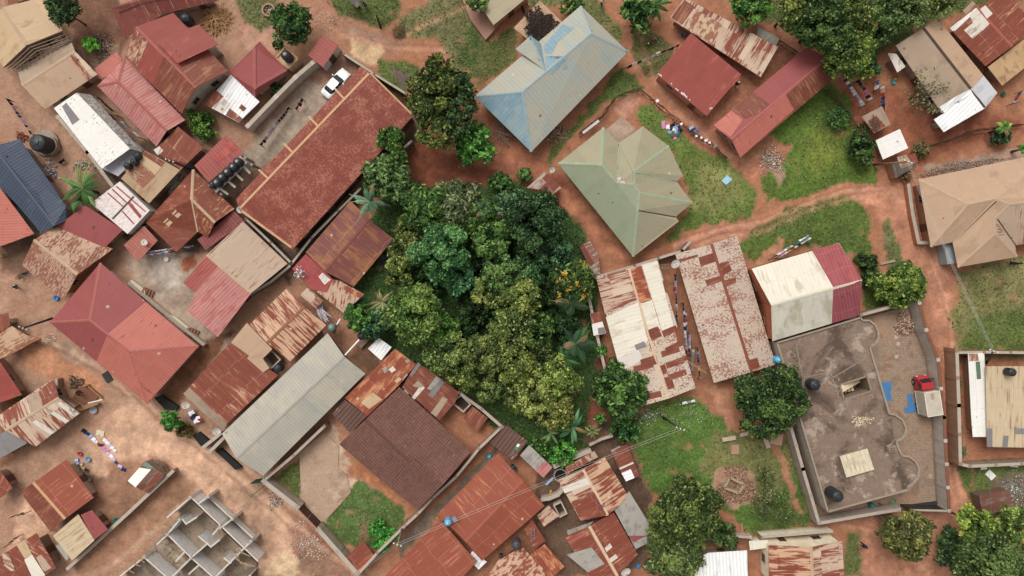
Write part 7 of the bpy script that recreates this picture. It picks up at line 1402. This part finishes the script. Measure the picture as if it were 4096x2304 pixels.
q.add(V, [(i*n+k, i*n+(k+1) % n, (i+1)*n+(k+1) % n, (i+1)*n+k) for i in range(3) for k in range(n)]); q.build('rim', plain('a09284', .9), r_, O_); q = MB(); q.lathe(O_, [(.75, .05), (.75, .12)], 24); q.build('water', plain('2c2c2c', .2), r_, O_)
for k, (pts, l) in enumerate(((((520, 770), (590, 735), (645, 845), (580, 880)), 'open block stall with dark floor beside the small rust roof'), (((120, 720), (205, 655), (290, 745), (205, 830)), 'small open block pen with brown earth floor by the rust streaked gable'), (((1950, 1160), (2040, 1090), (2130, 1180), (2060, 1250)), 'open block stall with dark roofless interior beside the little red shed'))):
    t = ('32', '21', '21')[k]; P4 = [W(t, x, y, 1.5) for x, y in pts]; c = sum(P4, Vector())/4; O_ = Vector((c.x, c.y, 0)); r_ = root('block_pen', O_, l, 'pen'); q = MB()
    for i in range(4): a, b = P4[i], P4[(i+1) % 4]; m = (a+b)/2; d = b-a; q.box((m.x, m.y, .75), d.length+.1, .18-.01*i, 1.5-.004*i, math.atan2(d.y, d.x))
    q.build('wall', LW, r_, O_); q = MB(); q.prism([(p.x, p.y) for p in P4], 0, .06); q.build('floor', plain('5a4c42' if k != 1 else '8c6c54', .9), r_, O_)
# ---------------------------------------------------------------- people and animals
def person(label, t, x, y, rz, top='d0d0d8', bottom='2c3048', skin='5a3a2c', pose='stand', hair='1c1614'):
    c = W(t, x, y, 0); r = root('person', c, label, 'person'); c_ = Vector(c); R_ = Matrix.Rotation(math.radians(rz), 3, 'Z'); st = {'stand': 0, 'walk': .22, 'bend': .1}[pose]; bend = pose == 'bend'
    def jt(z, y_=0): return y_+(max(0, z-.95)*.95 if bend else 0)
    def zt(z): return z-(max(0, z-.95)*.55 if bend else 0)
    J = {}; E = []
    def j(n, p, rad, par=None): J[n] = (p, rad); (E.append((par, n)) if par else None)
    b = lambda x_, y_, z: (x_, jt(z, y_), zt(z))
    j('pelvis', b(0, 0, .95), .14); j('waist', b(0, .01, 1.1), .125, 'pelvis'); j('chest', b(0, .0, 1.32), .15, 'waist'); j('neck', b(0, 0, 1.5), .06, 'chest'); j('head0', b(0, .01, 1.58), .085, 'neck'); j('head', b(0, .02, 1.67), .1, 'head0'); j('crown', b(0, 0, 1.75), .07, 'head')
    for s_, n in ((1, 'l'), (-1, 'r')):
        fy = st*s_
        j(n+'hip', (s_*.1, 0, .9), .1, 'pelvis'); j(n+'knee', (s_*.11, fy*.6+.03, .5), .06, n+'hip'); j(n+'ank', (s_*.11, fy-.03, .09), .042, n+'knee'); j(n+'toe', (s_*.12, fy+.15, .04), .035, n+'ank')
        j(n+'sh', b(s_*.19, 0, 1.42), .06, 'chest'); ay = (.25 if bend else -fy*.5)
        sh = J[n+'sh'][0]; el = (s_*.25, sh[1]+ay*.3, sh[2]-.28); wr = (s_*.24, sh[1]+ay+.08, sh[2]-.52); j(n+'el', el, .042, n+'sh'); j(n+'wr', wr, .028, n+'el'); pm = (wr[0], wr[1]+.02, wr[2]-.07); j(n+'palm', pm, .03, n+'wr')
        for k in range(4): f0 = (pm[0], pm[1]-.028+k*.019, pm[2]-.06); j(n+'f%d' % k, f0, .0095, n+'palm'); j(n+'g%d' % k, (f0[0]-s_*.012, f0[1], f0[2]-.035-(.008 if k in (1, 2) else 0)), .008, n+'f%d' % k)
        j(n+'th', (pm[0]-s_*.01, pm[1]+.05, pm[2]-.02), .0095, n+'palm')
    names = list(J); me = bpy.data.meshes.new('body'); me.from_pydata([R_ @ Vector(J[n][0]) for n in names], [(names.index(a), names.index(b_)) for a, b_ in E], []); o = bpy.data.objects.new('body', me); COL.objects.link(o); o.parent = r
    sk = o.modifiers.new('skin', 'SKIN'); o.data.skin_vertices[0] if me.skin_vertices else None
    if not me.skin_vertices: bpy.context.view_layer.objects.active = o; bpy.ops.mesh.customdata_skin_add() if bpy.ops.mesh.customdata_skin_add.poll() else None
    for i, n in enumerate(names): v = me.skin_vertices[0].data[i]; v.radius = (J[n][1], J[n][1]*.85); v.use_root = (i == 0)
    ss = o.modifiers.new('subsurf', 'SUBSURF'); ss.levels = ss.render_levels = 1; me.materials.append(plain(skin, .6))
    def shell(nm, pts, rad, mat):
        q = MB(); q.tube([c_+R_ @ Vector(p) for p in pts], rad, 12); q.build(nm, mat, r, c, True)
    shell('shirt', [b(0, 0, .98), b(0, 0, 1.15), b(0, 0, 1.34), b(0, 0, 1.46)], [.165, .165, .2, .1], plain(top, .9))
    for s_, n in ((1, 'l'), (-1, 'r')): shell('sleeve', [J[n+'sh'][0], tuple(Vector(J[n+'sh'][0]).lerp(Vector(J[n+'el'][0]), .8))], [.082, .066], plain(top, .9)); shell('trouser_leg', [J[n+'hip'][0], J[n+'knee'][0], tuple(Vector(J[n+'knee'][0]).lerp(Vector(J[n+'ank'][0]), .85))], [.125, .09, .075], plain(bottom, .9))
    h = Vector(J['head'][0]); q = MB(); hc = c_+R_ @ (h+Vector((0, -.015, .0))); q.lathe(hc, [(.112, -.02), (.115, .04), (.09, .1), (.03, .125)], 14); q.build('hair', plain(hair, .9), r, c, True)
    q = MB()
    for s_ in (-1, 1): q.rock(c_+R_ @ (h+Vector((s_*.035, .1, 0))), .012)
    q.build('eye', plain('e8e4e0', .3), r, c); q = MB(); q.rock(c_+R_ @ (h+Vector((0, .115, -.03))), .016); q.build('nose', plain(skin, .6), r, c); q = MB(); q.box(c_+R_ @ (h+Vector((0, .1, -.065))), .045, .012, .012, math.radians(rz)); q.build('mouth', plain('6a3630', .6), r, c)
    q = MB()
    for s_ in (-1, 1): q.rock(c_+R_ @ (h+Vector((s_*.105, 0, -.01))), .022)
    q.build('ear', plain(skin, .6), r, c)
    return r
person('person in white top and navy skirt walking on the red path at the top', '02', 980, 48, 200, 'e4e4ea', '20284c', pose='walk'); person('person in dark clothes and white cap by the plain red roof', '02', 2268, 830, 150, '20222a', '20222c', hair='f0f0f0')
person('person in grey blue clothes standing inside the wire fence plot', '01', 1122, 72, 180, '5c6478', '32384c'); person('person in navy walking on the lane below the compound', '33', 1038, 1102, 30, '222c5c', '1c2440', pose='walk')
person('person bending over at the lane near the leaning pole', '20', 178, 42, 270, '20202a', 'e0dcd8', pose='bend'); person('person in black on the beaten floor of the smoky ruin', '20', 780, 1052, 250, '1c1a1c', '2c2a2c', pose='bend')
person('person in orange beside the yellow green tree and dark compound wall', '01', 1525, 965, 200, 'd07c30', '3c4458', pose='walk')
def goat(label, t, x, y, rz, col='1e1c20', k=1.0):
    c = W(t, x, y, 0); r = root('goat', c, label, 'goat'); R_ = Matrix.Rotation(math.radians(rz), 3, 'Z')
    J = [((0, -.32, .58), .14), ((0, 0, .57), .16), ((0, .3, .6), .15), ((0, .46, .76), .075), ((0, .58, .9), .07), ((0, .72, .85), .045), ((0, -.46, .66), .03)]; E = [(0, 1), (1, 2), (2, 3), (3, 4), (4, 5), (0, 6)]
    for s_ in (-1, 1):
        i = len(J); J += [((s_*.1, .3, .42), .055), ((s_*.1, .32, .24), .035), ((s_*.1, .3, .03), .028)]; E += [(2, i), (i, i+1), (i+1, i+2)]
        i = len(J); J += [((s_*.1, -.28, .42), .075), ((s_*.1, -.2, .36), .045), ((s_*.1, -.38, .24), .03), ((s_*.1, -.34, .03), .028)]; E += [(0, i), (i, i+1), (i+1, i+2), (i+2, i+3)]
        i = len(J); J += [((s_*.1, .54, .94), .022)]; E += [(4, i)]
    me = bpy.data.meshes.new('body'); me.from_pydata([R_ @ (Vector(p)*k) for p, _ in J], E, []); o = bpy.data.objects.new('body', me); COL.objects.link(o); o.parent = r
    o.modifiers.new('skin', 'SKIN')
    if not me.skin_vertices: bpy.context.view_layer.objects.active = o; bpy.ops.mesh.customdata_skin_add()
    for i, (_, rd) in enumerate(J): v = me.skin_vertices[0].data[i]; v.radius = (rd*k, rd*k); v.use_root = (i == 1)
    ss = o.modifiers.new('subsurf', 'SUBSURF'); ss.levels = ss.render_levels = 1; me.materials.append(plain(col, .8)); q = MB()
    for s_ in (-1, 1): q.tube([Vector(c)+R_ @ Vector(p)*k for p in ((s_*.04, .56, .96), (s_*.07, .5, 1.06), (s_*.09, .42, 1.08))], [.018, .012, .004], 6)
    q.build('horn', plain('6a6054', .6), r, c, True)
goat('black goat grazing on the right lawn below the great beige roof', '13', 2448, 1160, 265, k=1.25); goat('black goat on the dirt behind the navy roof', '10', 618, 215, 300); goat('black goat on the grass near the charcoal slab', '02', 222, 110, 20)

BKT = plain('2a2829', .8)  # flat black colour for the low slabs along the lane
slab('black_slab', 'low black slab just beyond the tip of the terracotta roof', '20', [(1485, 1112), (1555, 1090), (1722, 1200), (1690, 1238), (1592, 1228)], 0, .5, BKT, 'dark_slab')
slab('black_slab', 'black slab strip on the lane just below the orange brown bush', '30', [(1858, 92), (1922, 58), (2022, 142), (1988, 202), (1940, 196)], 0, .5, BKT, 'dark_slab')
slab('black_slab', 'long black slab strip on the lane along the end of the grey hall', '30', [(2078, 242), (2132, 214), (2335, 398), (2275, 425), (2200, 352)], 0, .5, BKT, 'dark_slab')
boundary('gate pillar wall stub between the two black slab strips', '30', [(1965, 205), (2130, 75)], 1.6, MW, .35, piers=False)
boundary('short end wall beside the long black slab strip', '30', [(2025, 250), (2165, 110)], 1.6, MW, .35, piers=False)
slab('steps_slab', 'dark grey flat slab inside the lower wall of the paved compound', '33', [(1480, 750), (1758, 712), (1840, 745), (1575, 785)], .05, .4, plain('3c3a3e', .8), 'slab')
# ---------------------------------------------------------------- trees and plants
DKG = ('22341a', '3a5526', '5c7a38'); MID = ('2c4a20', '4c7430', '7a9c48'); OLV = ('33401c', '5a6a2c', '8a8f42'); YEL = ('3c4c1e', '6c7c30', 'a4a448'); BLG = ('24402c', '3f6a48', '6a9064'); BRT = ('2c5a1e', '4c8a30', '78b048'); GRY = ('3c4630', '66724c', '949a70')
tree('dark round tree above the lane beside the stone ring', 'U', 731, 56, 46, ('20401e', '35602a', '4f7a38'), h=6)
tree('small dark bush beside the caged tank stand', 'U', 702, 114, 15, DKG, h=1.8, name='bush', cat='bush', leaf=.22)
tree('dense dark tree in the top left between beige and red roofs', 'U', 163, 30, 38, ('1e3020', '2f4a2c', '44603a'), h=6, lobes=[(10, -20, 22)])
tree('bright lime green bush behind the beige house', 'U', 230, 112, 19, ('3c7a1c', '5ca428', '8ccc40'), h=2, name='bush', cat='bush', leaf=.24)
tree('sprawling green vine bush below the pink ribbed roof', 'U', 505, 312, 30, ('2c4a18', '4a7a24', '7c9c38'), h=2.4, name='bush', cat='bush', leaf=.22, lobes=[(18, 25, 20), (-20, -22, 16)], dens=.8)
tree('small shrub growing against the pale parapet wall', 'U', 700, 225, 14, DKG, h=1.8, name='bush', cat='bush', leaf=.2, lobes=[(-8, 18, 10)])
frond_plant('spiky bright green palm beside the navy roof', 'U', 207, 475, 68, ('44702c', '6c9a48', '3c5c28'), 16, 3.4, wid=.38, droop=.35)
frond_plant('smaller spiky palm crown tucked below the bright palm', 'U', 205, 500, 52, ('3c6428', '5c8a3c'), 12, 2.8, wid=.32, droop=.5)
frond_plant('pale blue green palm overhanging the mauve brown roof', 'U', 930, 507, 54, ('5c7c60', '7c9c7c', '4c7050'), 10, 5.0, wid=.34, droop=.3)
tree('big olive tree with golden leaves at the end of the red hall', 'U', 1092, 232, 58, ('303c18', '4c5a24', '7c8030'), h=9, lobes=[(8, -52, 34), (-20, 30, 42), (5, 88, 46)], leaf=.3)
tree('dark crown joined to the golden tree at the end of the red hall', 'U', 1152, 222, 40, ('1e2c1c', '30482a', '44603a'), h=8, lobes=[(8, 40, 36), (-5, 80, 34)], leaf=.3)
tree('bright mango green tree at the foot of the olive tree', 'U', 1190, 355, 42, ('2c5c20', '479030', '78b850'), h=5, lobes=[(30, 30, 26), (-15, 32, 25)], leaf=.4, asp=2)
tree('young tree overlapping the lower corner of the red hall roof', 'U', 985, 352, 30, ('2c5020', '4a7c30', '80a040'), h=6, lobes=[(-22, 2, 18), (12, 38, 24), (2, -22, 16)])
tree('feathery grey green tree between the hall and the red soil clearing', 'U', 972, 450, 50, ('34502c', '567840', '7c9658'), h=6, leaf=.3, asp=3, lobes=[(38, 22, 36), (-5, -28, 30)])
# the grove in the middle
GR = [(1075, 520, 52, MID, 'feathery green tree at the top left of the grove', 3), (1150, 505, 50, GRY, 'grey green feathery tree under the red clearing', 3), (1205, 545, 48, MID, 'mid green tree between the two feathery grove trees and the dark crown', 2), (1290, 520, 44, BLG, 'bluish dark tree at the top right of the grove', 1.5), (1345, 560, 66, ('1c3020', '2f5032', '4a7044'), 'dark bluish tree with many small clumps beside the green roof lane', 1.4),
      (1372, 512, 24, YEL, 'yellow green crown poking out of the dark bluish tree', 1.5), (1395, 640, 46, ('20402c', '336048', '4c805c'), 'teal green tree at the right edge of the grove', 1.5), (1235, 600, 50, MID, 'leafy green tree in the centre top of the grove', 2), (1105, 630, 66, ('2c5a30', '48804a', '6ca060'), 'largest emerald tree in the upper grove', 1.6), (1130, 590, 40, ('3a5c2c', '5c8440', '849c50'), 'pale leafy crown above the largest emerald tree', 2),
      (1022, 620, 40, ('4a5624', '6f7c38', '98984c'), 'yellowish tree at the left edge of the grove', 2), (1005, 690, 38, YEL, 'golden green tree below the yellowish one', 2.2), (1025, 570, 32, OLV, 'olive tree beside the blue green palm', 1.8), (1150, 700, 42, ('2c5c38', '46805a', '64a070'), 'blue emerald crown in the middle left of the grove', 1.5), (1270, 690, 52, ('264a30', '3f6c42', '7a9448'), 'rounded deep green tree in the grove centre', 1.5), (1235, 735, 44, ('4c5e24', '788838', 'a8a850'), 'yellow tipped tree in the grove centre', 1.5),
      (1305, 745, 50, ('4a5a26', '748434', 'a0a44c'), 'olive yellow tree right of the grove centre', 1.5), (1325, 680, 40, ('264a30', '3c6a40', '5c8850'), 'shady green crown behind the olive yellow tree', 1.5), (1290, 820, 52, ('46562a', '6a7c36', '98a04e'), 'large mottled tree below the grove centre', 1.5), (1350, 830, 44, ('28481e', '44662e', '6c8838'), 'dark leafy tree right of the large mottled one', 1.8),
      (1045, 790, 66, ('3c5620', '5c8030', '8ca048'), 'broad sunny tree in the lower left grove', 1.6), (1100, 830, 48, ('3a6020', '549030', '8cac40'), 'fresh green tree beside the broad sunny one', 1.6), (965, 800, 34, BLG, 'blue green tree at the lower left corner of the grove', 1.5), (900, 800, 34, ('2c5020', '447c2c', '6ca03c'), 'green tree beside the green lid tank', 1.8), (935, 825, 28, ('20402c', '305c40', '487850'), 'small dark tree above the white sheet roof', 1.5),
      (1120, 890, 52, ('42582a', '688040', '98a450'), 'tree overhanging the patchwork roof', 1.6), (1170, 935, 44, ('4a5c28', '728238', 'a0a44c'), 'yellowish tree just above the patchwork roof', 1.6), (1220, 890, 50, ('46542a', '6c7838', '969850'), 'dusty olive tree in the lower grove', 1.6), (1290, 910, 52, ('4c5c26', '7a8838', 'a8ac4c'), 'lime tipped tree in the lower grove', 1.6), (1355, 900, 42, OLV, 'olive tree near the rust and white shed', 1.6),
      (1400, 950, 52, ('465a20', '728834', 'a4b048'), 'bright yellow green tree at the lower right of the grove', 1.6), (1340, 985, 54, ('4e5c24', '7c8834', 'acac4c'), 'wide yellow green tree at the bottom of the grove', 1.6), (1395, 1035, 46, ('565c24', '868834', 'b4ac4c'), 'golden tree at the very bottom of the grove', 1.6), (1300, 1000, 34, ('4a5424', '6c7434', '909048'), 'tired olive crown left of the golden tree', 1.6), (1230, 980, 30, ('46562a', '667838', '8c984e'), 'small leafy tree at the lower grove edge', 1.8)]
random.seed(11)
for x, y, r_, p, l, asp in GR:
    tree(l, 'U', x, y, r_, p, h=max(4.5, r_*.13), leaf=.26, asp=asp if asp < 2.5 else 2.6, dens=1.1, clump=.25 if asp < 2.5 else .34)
for x, y, l in ((1190, 690, 'dark shrub under the middle grove trees'), (1240, 640, 'dark shrub between emerald and bluish trees'), (1190, 780, 'deep shade shrub in the grove heart'), (1165, 830, 'deep shade shrub left of the mottled tree'), (1360, 770, 'dark shrub near the flowering tree'), (1250, 780, 'shade shrub under the yellow tipped tree'), (1320, 615, 'shade shrub beneath the bluish tree'), (1070, 715, 'shade shrub under the emerald tree'), (1420, 820, 'dark shrub beside the grove wall palms')):
    tree(l, 'U', x, y, 38, ('20341a', '304c26', '466434'), h=3, name='shrub', cat='shrub', leaf=.3, dens=1)
tree('feathery tree with yellow blossom at the grove edge', 'U', 1432, 705, 52, ('2c4420', '46662c', '668038'), h=6, leaf=.3, asp=3, dens=.7, flowers=('e0b028', 30), lobes=[(22, 25, 32)])
frond_plant('broad feather palm under the yellow blossom tree', 'U', 1440, 765, 56, ('28461f', '36562c', '44663a'), 11, 4, wid=.45); frond_plant('large feather palm low on the grove wall', 'U', 1448, 865, 62, ('26482a', '365c3a', '46703e'), 12, 4, wid=.5)
frond_plant('banana plant between the two feather palms', 'U', 1420, 905, 40, ('3c7040', '5c9460'), 8, 3, 'banana_plant', 'banana plant', 'banana'); frond_plant('blue green banana plants at the bottom of the grove', 'U', 1440, 1075, 46, ('44784c', '6c9c6c'), 10, 3, 'banana_plant', 'banana plant', 'banana')
frond_plant('banana plant with thin leaves near the black mud', 'U', 1490, 1085, 26, ('6c8450', '8c9c60'), 8, 2.4, 'banana_plant', 'banana plant', 'banana', wid=.3); frond_plant('dry yellowish palm beside the mauve brown roof', 'U', 962, 760, 42, ('8c8c50', 'a09c60', '748048'), 11, 3.4, wid=.2, droop=.2)
frond_plant('drooping banana clump under the golden grove tree', 'U', 1385, 1090, 34, ('6c8c58', '8ca468'), 9, 2.2, 'banana_plant', 'banana plant', 'banana', wid=.35); frond_plant('slender palm at the top of the grove beside the clearing', 'U', 1215, 525, 30, ('4c7848', '5c8c58'), 9, 5.5, wid=.3)
frond_plant('palm by the trees below the green roof shed', 'U', 1270, 530, 34, ('3c6434', '58844c'), 9, 4.5, wid=.3)
tree('cassava like shrub with bright top tufts beside the half white roof', 'U', 1560, 975, 54, ('243c1e', '40622c', '6c9440'), h=4.6, leaf=.36, asp=2, lobes=[(-28, 20, 36), (32, 12, 38), (5, 48, 36), (-12, -38, 30), (45, -15, 26), (-40, -8, 24)], clump=.3)
tree('dense bush at the black mud edge', 'U', 1570, 1080, 32, ('203c1c', '34602a', '589040'), h=3, name='bush', cat='bush', leaf=.38, asp=2.2)
tree('small bright sapling by the grove wall', 'U', 1513, 882, 14, BRT, h=2.4, leaf=.24, name='sapling', cat='sapling'); tree('small bright sapling near the black mud', 'U', 1510, 1052, 12, BRT, h=2.2, leaf=.24, name='sapling', cat='sapling')
tree('low leafy bushes at the head of the lower right grove slope', 'U', 1415, 1140, 34, ('2c5c20', '468a2c', '6cb040'), h=1.6, leaf=.26, name='bush', cat='bush', dens=.6); tree('low green bush on the slope beside the alley wall', 'U', 1350, 1130, 26, ('2c5020', '4a7c30', '84a048'), h=1.4, leaf=.24, name='bush', cat='bush', dens=.6)
tree('dark tree with yellow flecks over the corner of the concrete flat roof', 'U', 1932, 1000, 64, ('1c301a', '2c4a26', '5c7430'), h=8, leaf=.28, lobes=[(-40, -5, 42), (30, -32, 44), (62, 15, 36), (-10, 50, 48), (25, 40, 44), (-55, -30, 24)], dens=1.15)
tree('yellow green bushy tree behind the barn and compound wall', 'U', 2255, 715, 48, ('34501c', '5c7c28', '9ca83c'), h=4.5, lobes=[(35, -8, 36), (-38, 5, 30), (5, 28, 30), (45, 20, 24), (20, -32, 26)], leaf=.3)
tree('dark shrub just right of the crimson barn section', 'U', 2178, 660, 24, DKG, h=1.8, name='bush', cat='bush', leaf=.24, lobes=[(5, 40, 20)])
tree('top right dense tree mass, yellowish crown near the edge', 'U', 1995, 20, 44, YEL, h=8, lobes=[(30, 8, 34)])
tree('large dark tree at the top above the long red gable', 'U', 2065, 60, 60, DKG, h=9, lobes=[(30, 25, 44), (-25, 20, 34)])
tree('yellow green tree hanging over the end of the long red gable', 'U', 2130, 135, 58, ('3c501c', '5e782a', '94a03c'), h=8, lobes=[(30, -20, 40), (20, 34, 34), (-25, 30, 28)])
tree('mottled olive tree at the top edge left of the taupe gable', 'U', 2140, 30, 50, OLV, h=8, lobes=[(25, 35, 34)])
tree('dark crown between the olive trees at the top edge', 'U', 2055, 5, 40, ('24361e', '3c5628', '62803c'), h=8); tree('soft green tree near the top edge with an orange bloom', 'U', 2215, 60, 54, ('34482a', '4f6c36', '748a48'), h=6, flowers=('e0a020', 5), lobes=[(25, -20, 30)])
tree('hazy green tree at the top edge above the taupe gable', 'U', 2290, 20, 44, ('4a5c34', '687c44', '8c9658'), h=6, dens=.7); tree('yellowish thin tree at the top edge by the rust gable', 'U', 2370, 8, 34, ('4c5c2c', '707e3c', '8e9450'), h=6, dens=.7)
tree('small bush between the long gable and the red yard', 'U', 2190, 168, 22, ('2c4a2c', '44683c', '5c804c'), h=2.5, name='bush', cat='bush', leaf=.26)
tree('bright green tree at the top edge beside the maroon roof', 'U', 1880, 15, 42, ('305820', '4c8430', '7cac48'), h=6, lobes=[(30, -5, 30), (-20, -15, 24)])
tree('leafy tropical tree at the top edge over the brown lane', 'U', 1600, 22, 38, ('2c4c20', '467434', '78984c'), h=5, leaf=.42, asp=2.4, lobes=[(25, 15, 26), (15, 35, 20)])
frond_plant('banana plants beside the tropical tree at the top', 'U', 1645, 15, 44, ('4c7838', '88a058'), 10, 3, 'banana_plant', 'banana plant', 'banana'); frond_plant('small cassava tuft on the grass below the tropical tree', 'U', 1595, 68, 16, ('4c8434', '6ca84c'), 9, 1.6, 'banana_plant', 'plant', 'banana', wid=.3)
tree('grassy green bush left of the pale hip roof at the top', 'U', 1442, 12, 28, ('4c6428', '68803c', '849850'), h=3, leaf=.26); tree('thin tree with a bare trunk in the wire fenced plot', 'U', 1200, 5, 26, ('405c28', '5c8034', '84a048'), h=4, dens=.6)
tree('sparse grey green tree over the taupe and white roofs', 'U', 2325, 232, 50, ('5a5c40', '7a7a54', '98946a'), h=5.5, leaf=.22, asp=1.3, dens=.12, lobes=[(34, 12, 32), (-28, 20, 30), (8, -38, 28)], clump=.2, nclump=16)
tree('dark bush at the corner of the green field by the white roof shed', 'U', 2165, 365, 30, ('243c1c', '38582a', '5c7c38'), h=3, name='bush', cat='bush', leaf=.28, lobes=[(10, 30, 22), (-5, -28, 20)])
frond_plant('banana plant by the branch fence on the right', 'U', 2525, 322, 24, ('5c9038', '98c050'), 8, 2.6, 'banana_plant', 'banana plant', 'banana'); tree('dark bush under the banana plant on the right', 'U', 2515, 345, 24, ('243c24', '38543a', '546c48'), h=2, name='bush', cat='bush', leaf=.26)
tree('dry bush above the great beige roof by the shack', 'U', 2315, 378, 20, ('54502c', '74683c', '988a54'), h=1.8, name='bush', cat='bush', leaf=.22); frond_plant('bright green leaf clump at the right edge above the great beige roof', 'U', 2570, 375, 18, ('4c9c30', '6cb848'), 8, 1.8, 'banana_plant', 'plant', 'banana')
tree('bright lime round tree in front of the terracotta house', 'U', 431, 1058, 24, ('28601c', '3c8026', '5ca038'), h=3.4, leaf=.26, dens=1.3); tree('orange brown bush beside the lime round tree', 'U', 467, 1080, 20, ('5c3a20', '8a5a2c', '5c6c2c'), h=1.8, name='bush', cat='bush', leaf=.22)
tree('big rounded olive green tree by the lawn and the pale roof', 'U', 1722, 1285, 78, ('303c1c', '4c5c28', '7c8838'), h=8, leaf=.28, lobes=[(40, -25, 44), (-40, 5, 40), (20, -45, 36)], dens=1.1)
tree('feathery light olive tree below the big rounded one', 'U', 1685, 1385, 60, ('44522a', '66743c', '8c9850'), h=6.5, leaf=.26, asp=2.6, lobes=[(40, 10, 44), (60, -20, 30), (-20, -35, 36), (15, 38, 40)])
tree('small olive bush by the barred wall at the bottom', 'U', 1818, 1342, 32, ('344a24', '4f6832', '6c8444'), h=3, name='bush', cat='bush', leaf=.24, lobes=[(20, 18, 20)])
tree('sparse dark shrub beside the brick chip ring', 'U', 1945, 1262, 44, ('465030', '606c40', '808856'), h=3, name='shrub', cat='shrub', leaf=.2, dens=.12, lobes=[(28, 28, 26), (-30, 18, 26)])
tree('leggy shrub at the upper side of the brick chip ring', 'U', 1925, 1195, 24, ('465030', '606c40', '7c8450'), h=2, name='shrub', cat='shrub', leaf=.2, dens=.2)
tree('golden olive tree on the lane under the compound wall', 'U', 2275, 1345, 56, ('4a4a20', '6e6c2e', '968a40'), h=6, leaf=.24, asp=2.2, lobes=[(28, -12, 38), (-25, 5, 34), (10, 35, 30)])
tree('dark tree at the bottom right corner with bare grey branches', 'U', 2480, 1400, 70, ('2c3c22', '48602e', '6c8040'), h=8, lobes=[(60, 10, 50), (-30, 35, 36)], dens=.75)
tree('yellow green tree beside the sagging shack', 'U', 2450, 1318, 40, ('4c6420', '7c9430', 'b0bc3c'), h=7, dens=.8, lobes=[(-12, -22, 22), (25, 20, 26)]); tree('yellow green crown at the right edge of the bottom corner', 'U', 2545, 1320, 44, ('48602a', '748c38', 'a0ac44'), h=7, dens=.7)
tree('dark bluish bush left of the bottom right corner trees', 'U', 2400, 1385, 40, ('24402a', '385c38', '54784a'), h=3.6, leaf=.28, lobes=[(-15, -35, 24), (15, 25, 30)])
for x, y, r_, l in ((950, 1330, 22, 'fresh green weeds clump at the left of the walled yard bed'), (985, 1345, 20, 'fresh green weeds clump at the right of the walled yard bed'), (960, 1372, 20, 'fresh green weeds clump nearest the red corner shed')): tree(l, 'U', x, y, r_, ('2c6420', '3f8c2c', '60b440'), h=.8, leaf=.22, name='weeds', cat='weeds', flat=.3)
tree('low weeds along the edge of the green field', 'U', 2105, 300, 26, ('38582c', '50783a', '6c9048'), h=.8, leaf=.2, name='weeds', cat='weeds', flat=.3, dens=.4); tree('leafy weeds beside the branch fence at the field corner', 'U', 2115, 285, 20, ('38582c', '50783a', '6c9048'), h=.8, leaf=.2, name='weeds', cat='weeds', flat=.3, dens=.4)
tree('dry thorn bush left of the great beige roof', 'U', 2280, 445, 12, ('6a4a2c', '8a6038', 'a88050'), h=1.2, leaf=.18, name='bush', cat='bush'); tree('green sapling beside the smoky green gate', 'U', 50, 1000, 12, ('3c5424', '587434', '7c9048'), h=1.4, leaf=.2, name='bush', cat='bush', dens=.5)
for x, y, r_, l in ((1445, 655, 10, 'little round bush on the red soil beside the green roof lane'), (1320, 440, 18, 'leafy bush at the clearing beside the white stone'), (1255, 455, 22, 'bush at the top right corner of the red clearing'), (1272, 465, 20, 'dark leafy bush by the lane corner')): tree(l, 'U', x, y, r_, ('30502a', '466c34', '6c9444'), h=1.8, leaf=.24, name='bush', cat='bush')
# ---------------------------------------------------------------- camera, sun and sky
cam = bpy.data.cameras.new('camera'); cam.lens = LENS; cam.sensor_width = 36; cam.clip_end = 6000; cam.clip_start = .5
co = bpy.data.objects.new('camera', cam); COL.objects.link(co); co.location = (0, 0, HC); co.rotation_euler = (0, 0, 0); S.camera = co
EL, AZ = math.radians(56), math.radians(-28)      # sun high, from the top left of the photograph (azimuth from +Y)
w = bpy.data.worlds.new('World'); S.world = w; w.use_nodes = True; nt = w.node_tree
sky = nt.nodes.new('ShaderNodeTexSky'); sky.sky_type = 'NISHITA'; sky.sun_disc = False; sky.sun_elevation = EL; sky.sun_rotation = AZ; sky.dust_density = 4; sky.air_density = 1.2
bg = nt.nodes['Background']
hs = nt.nodes.new('ShaderNodeHueSaturation'); hs.inputs['Saturation'].default_value = .10
nt.links.new(sky.outputs[0], hs.inputs['Color']); wm = nt.nodes.new('ShaderNodeMix'); wm.data_type = 'RGBA'; wm.blend_type = 'MULTIPLY'; wm.inputs[0].default_value = 1; wm.inputs[7].default_value = (1.03, 1.0, .95, 1)
nt.links.new(hs.outputs[0], wm.inputs[6]); nt.links.new(wm.outputs[2], bg.inputs[0]); bg.inputs[1].default_value = .15
sl = bpy.data.lights.new('sun', 'SUN'); sl.energy = 1.6; sl.angle = math.radians(34); sl.color = (1, .965, .92)
so = bpy.data.objects.new('sun', sl); COL.objects.link(so)
d = Vector((math.sin(AZ)*math.cos(EL), math.cos(AZ)*math.cos(EL), math.sin(EL))); so.rotation_euler = d.to_track_quat('Z', 'Y').to_euler()
S.view_settings.view_transform = 'Standard'; S.view_settings.look = 'None'; S.view_settings.exposure = 0
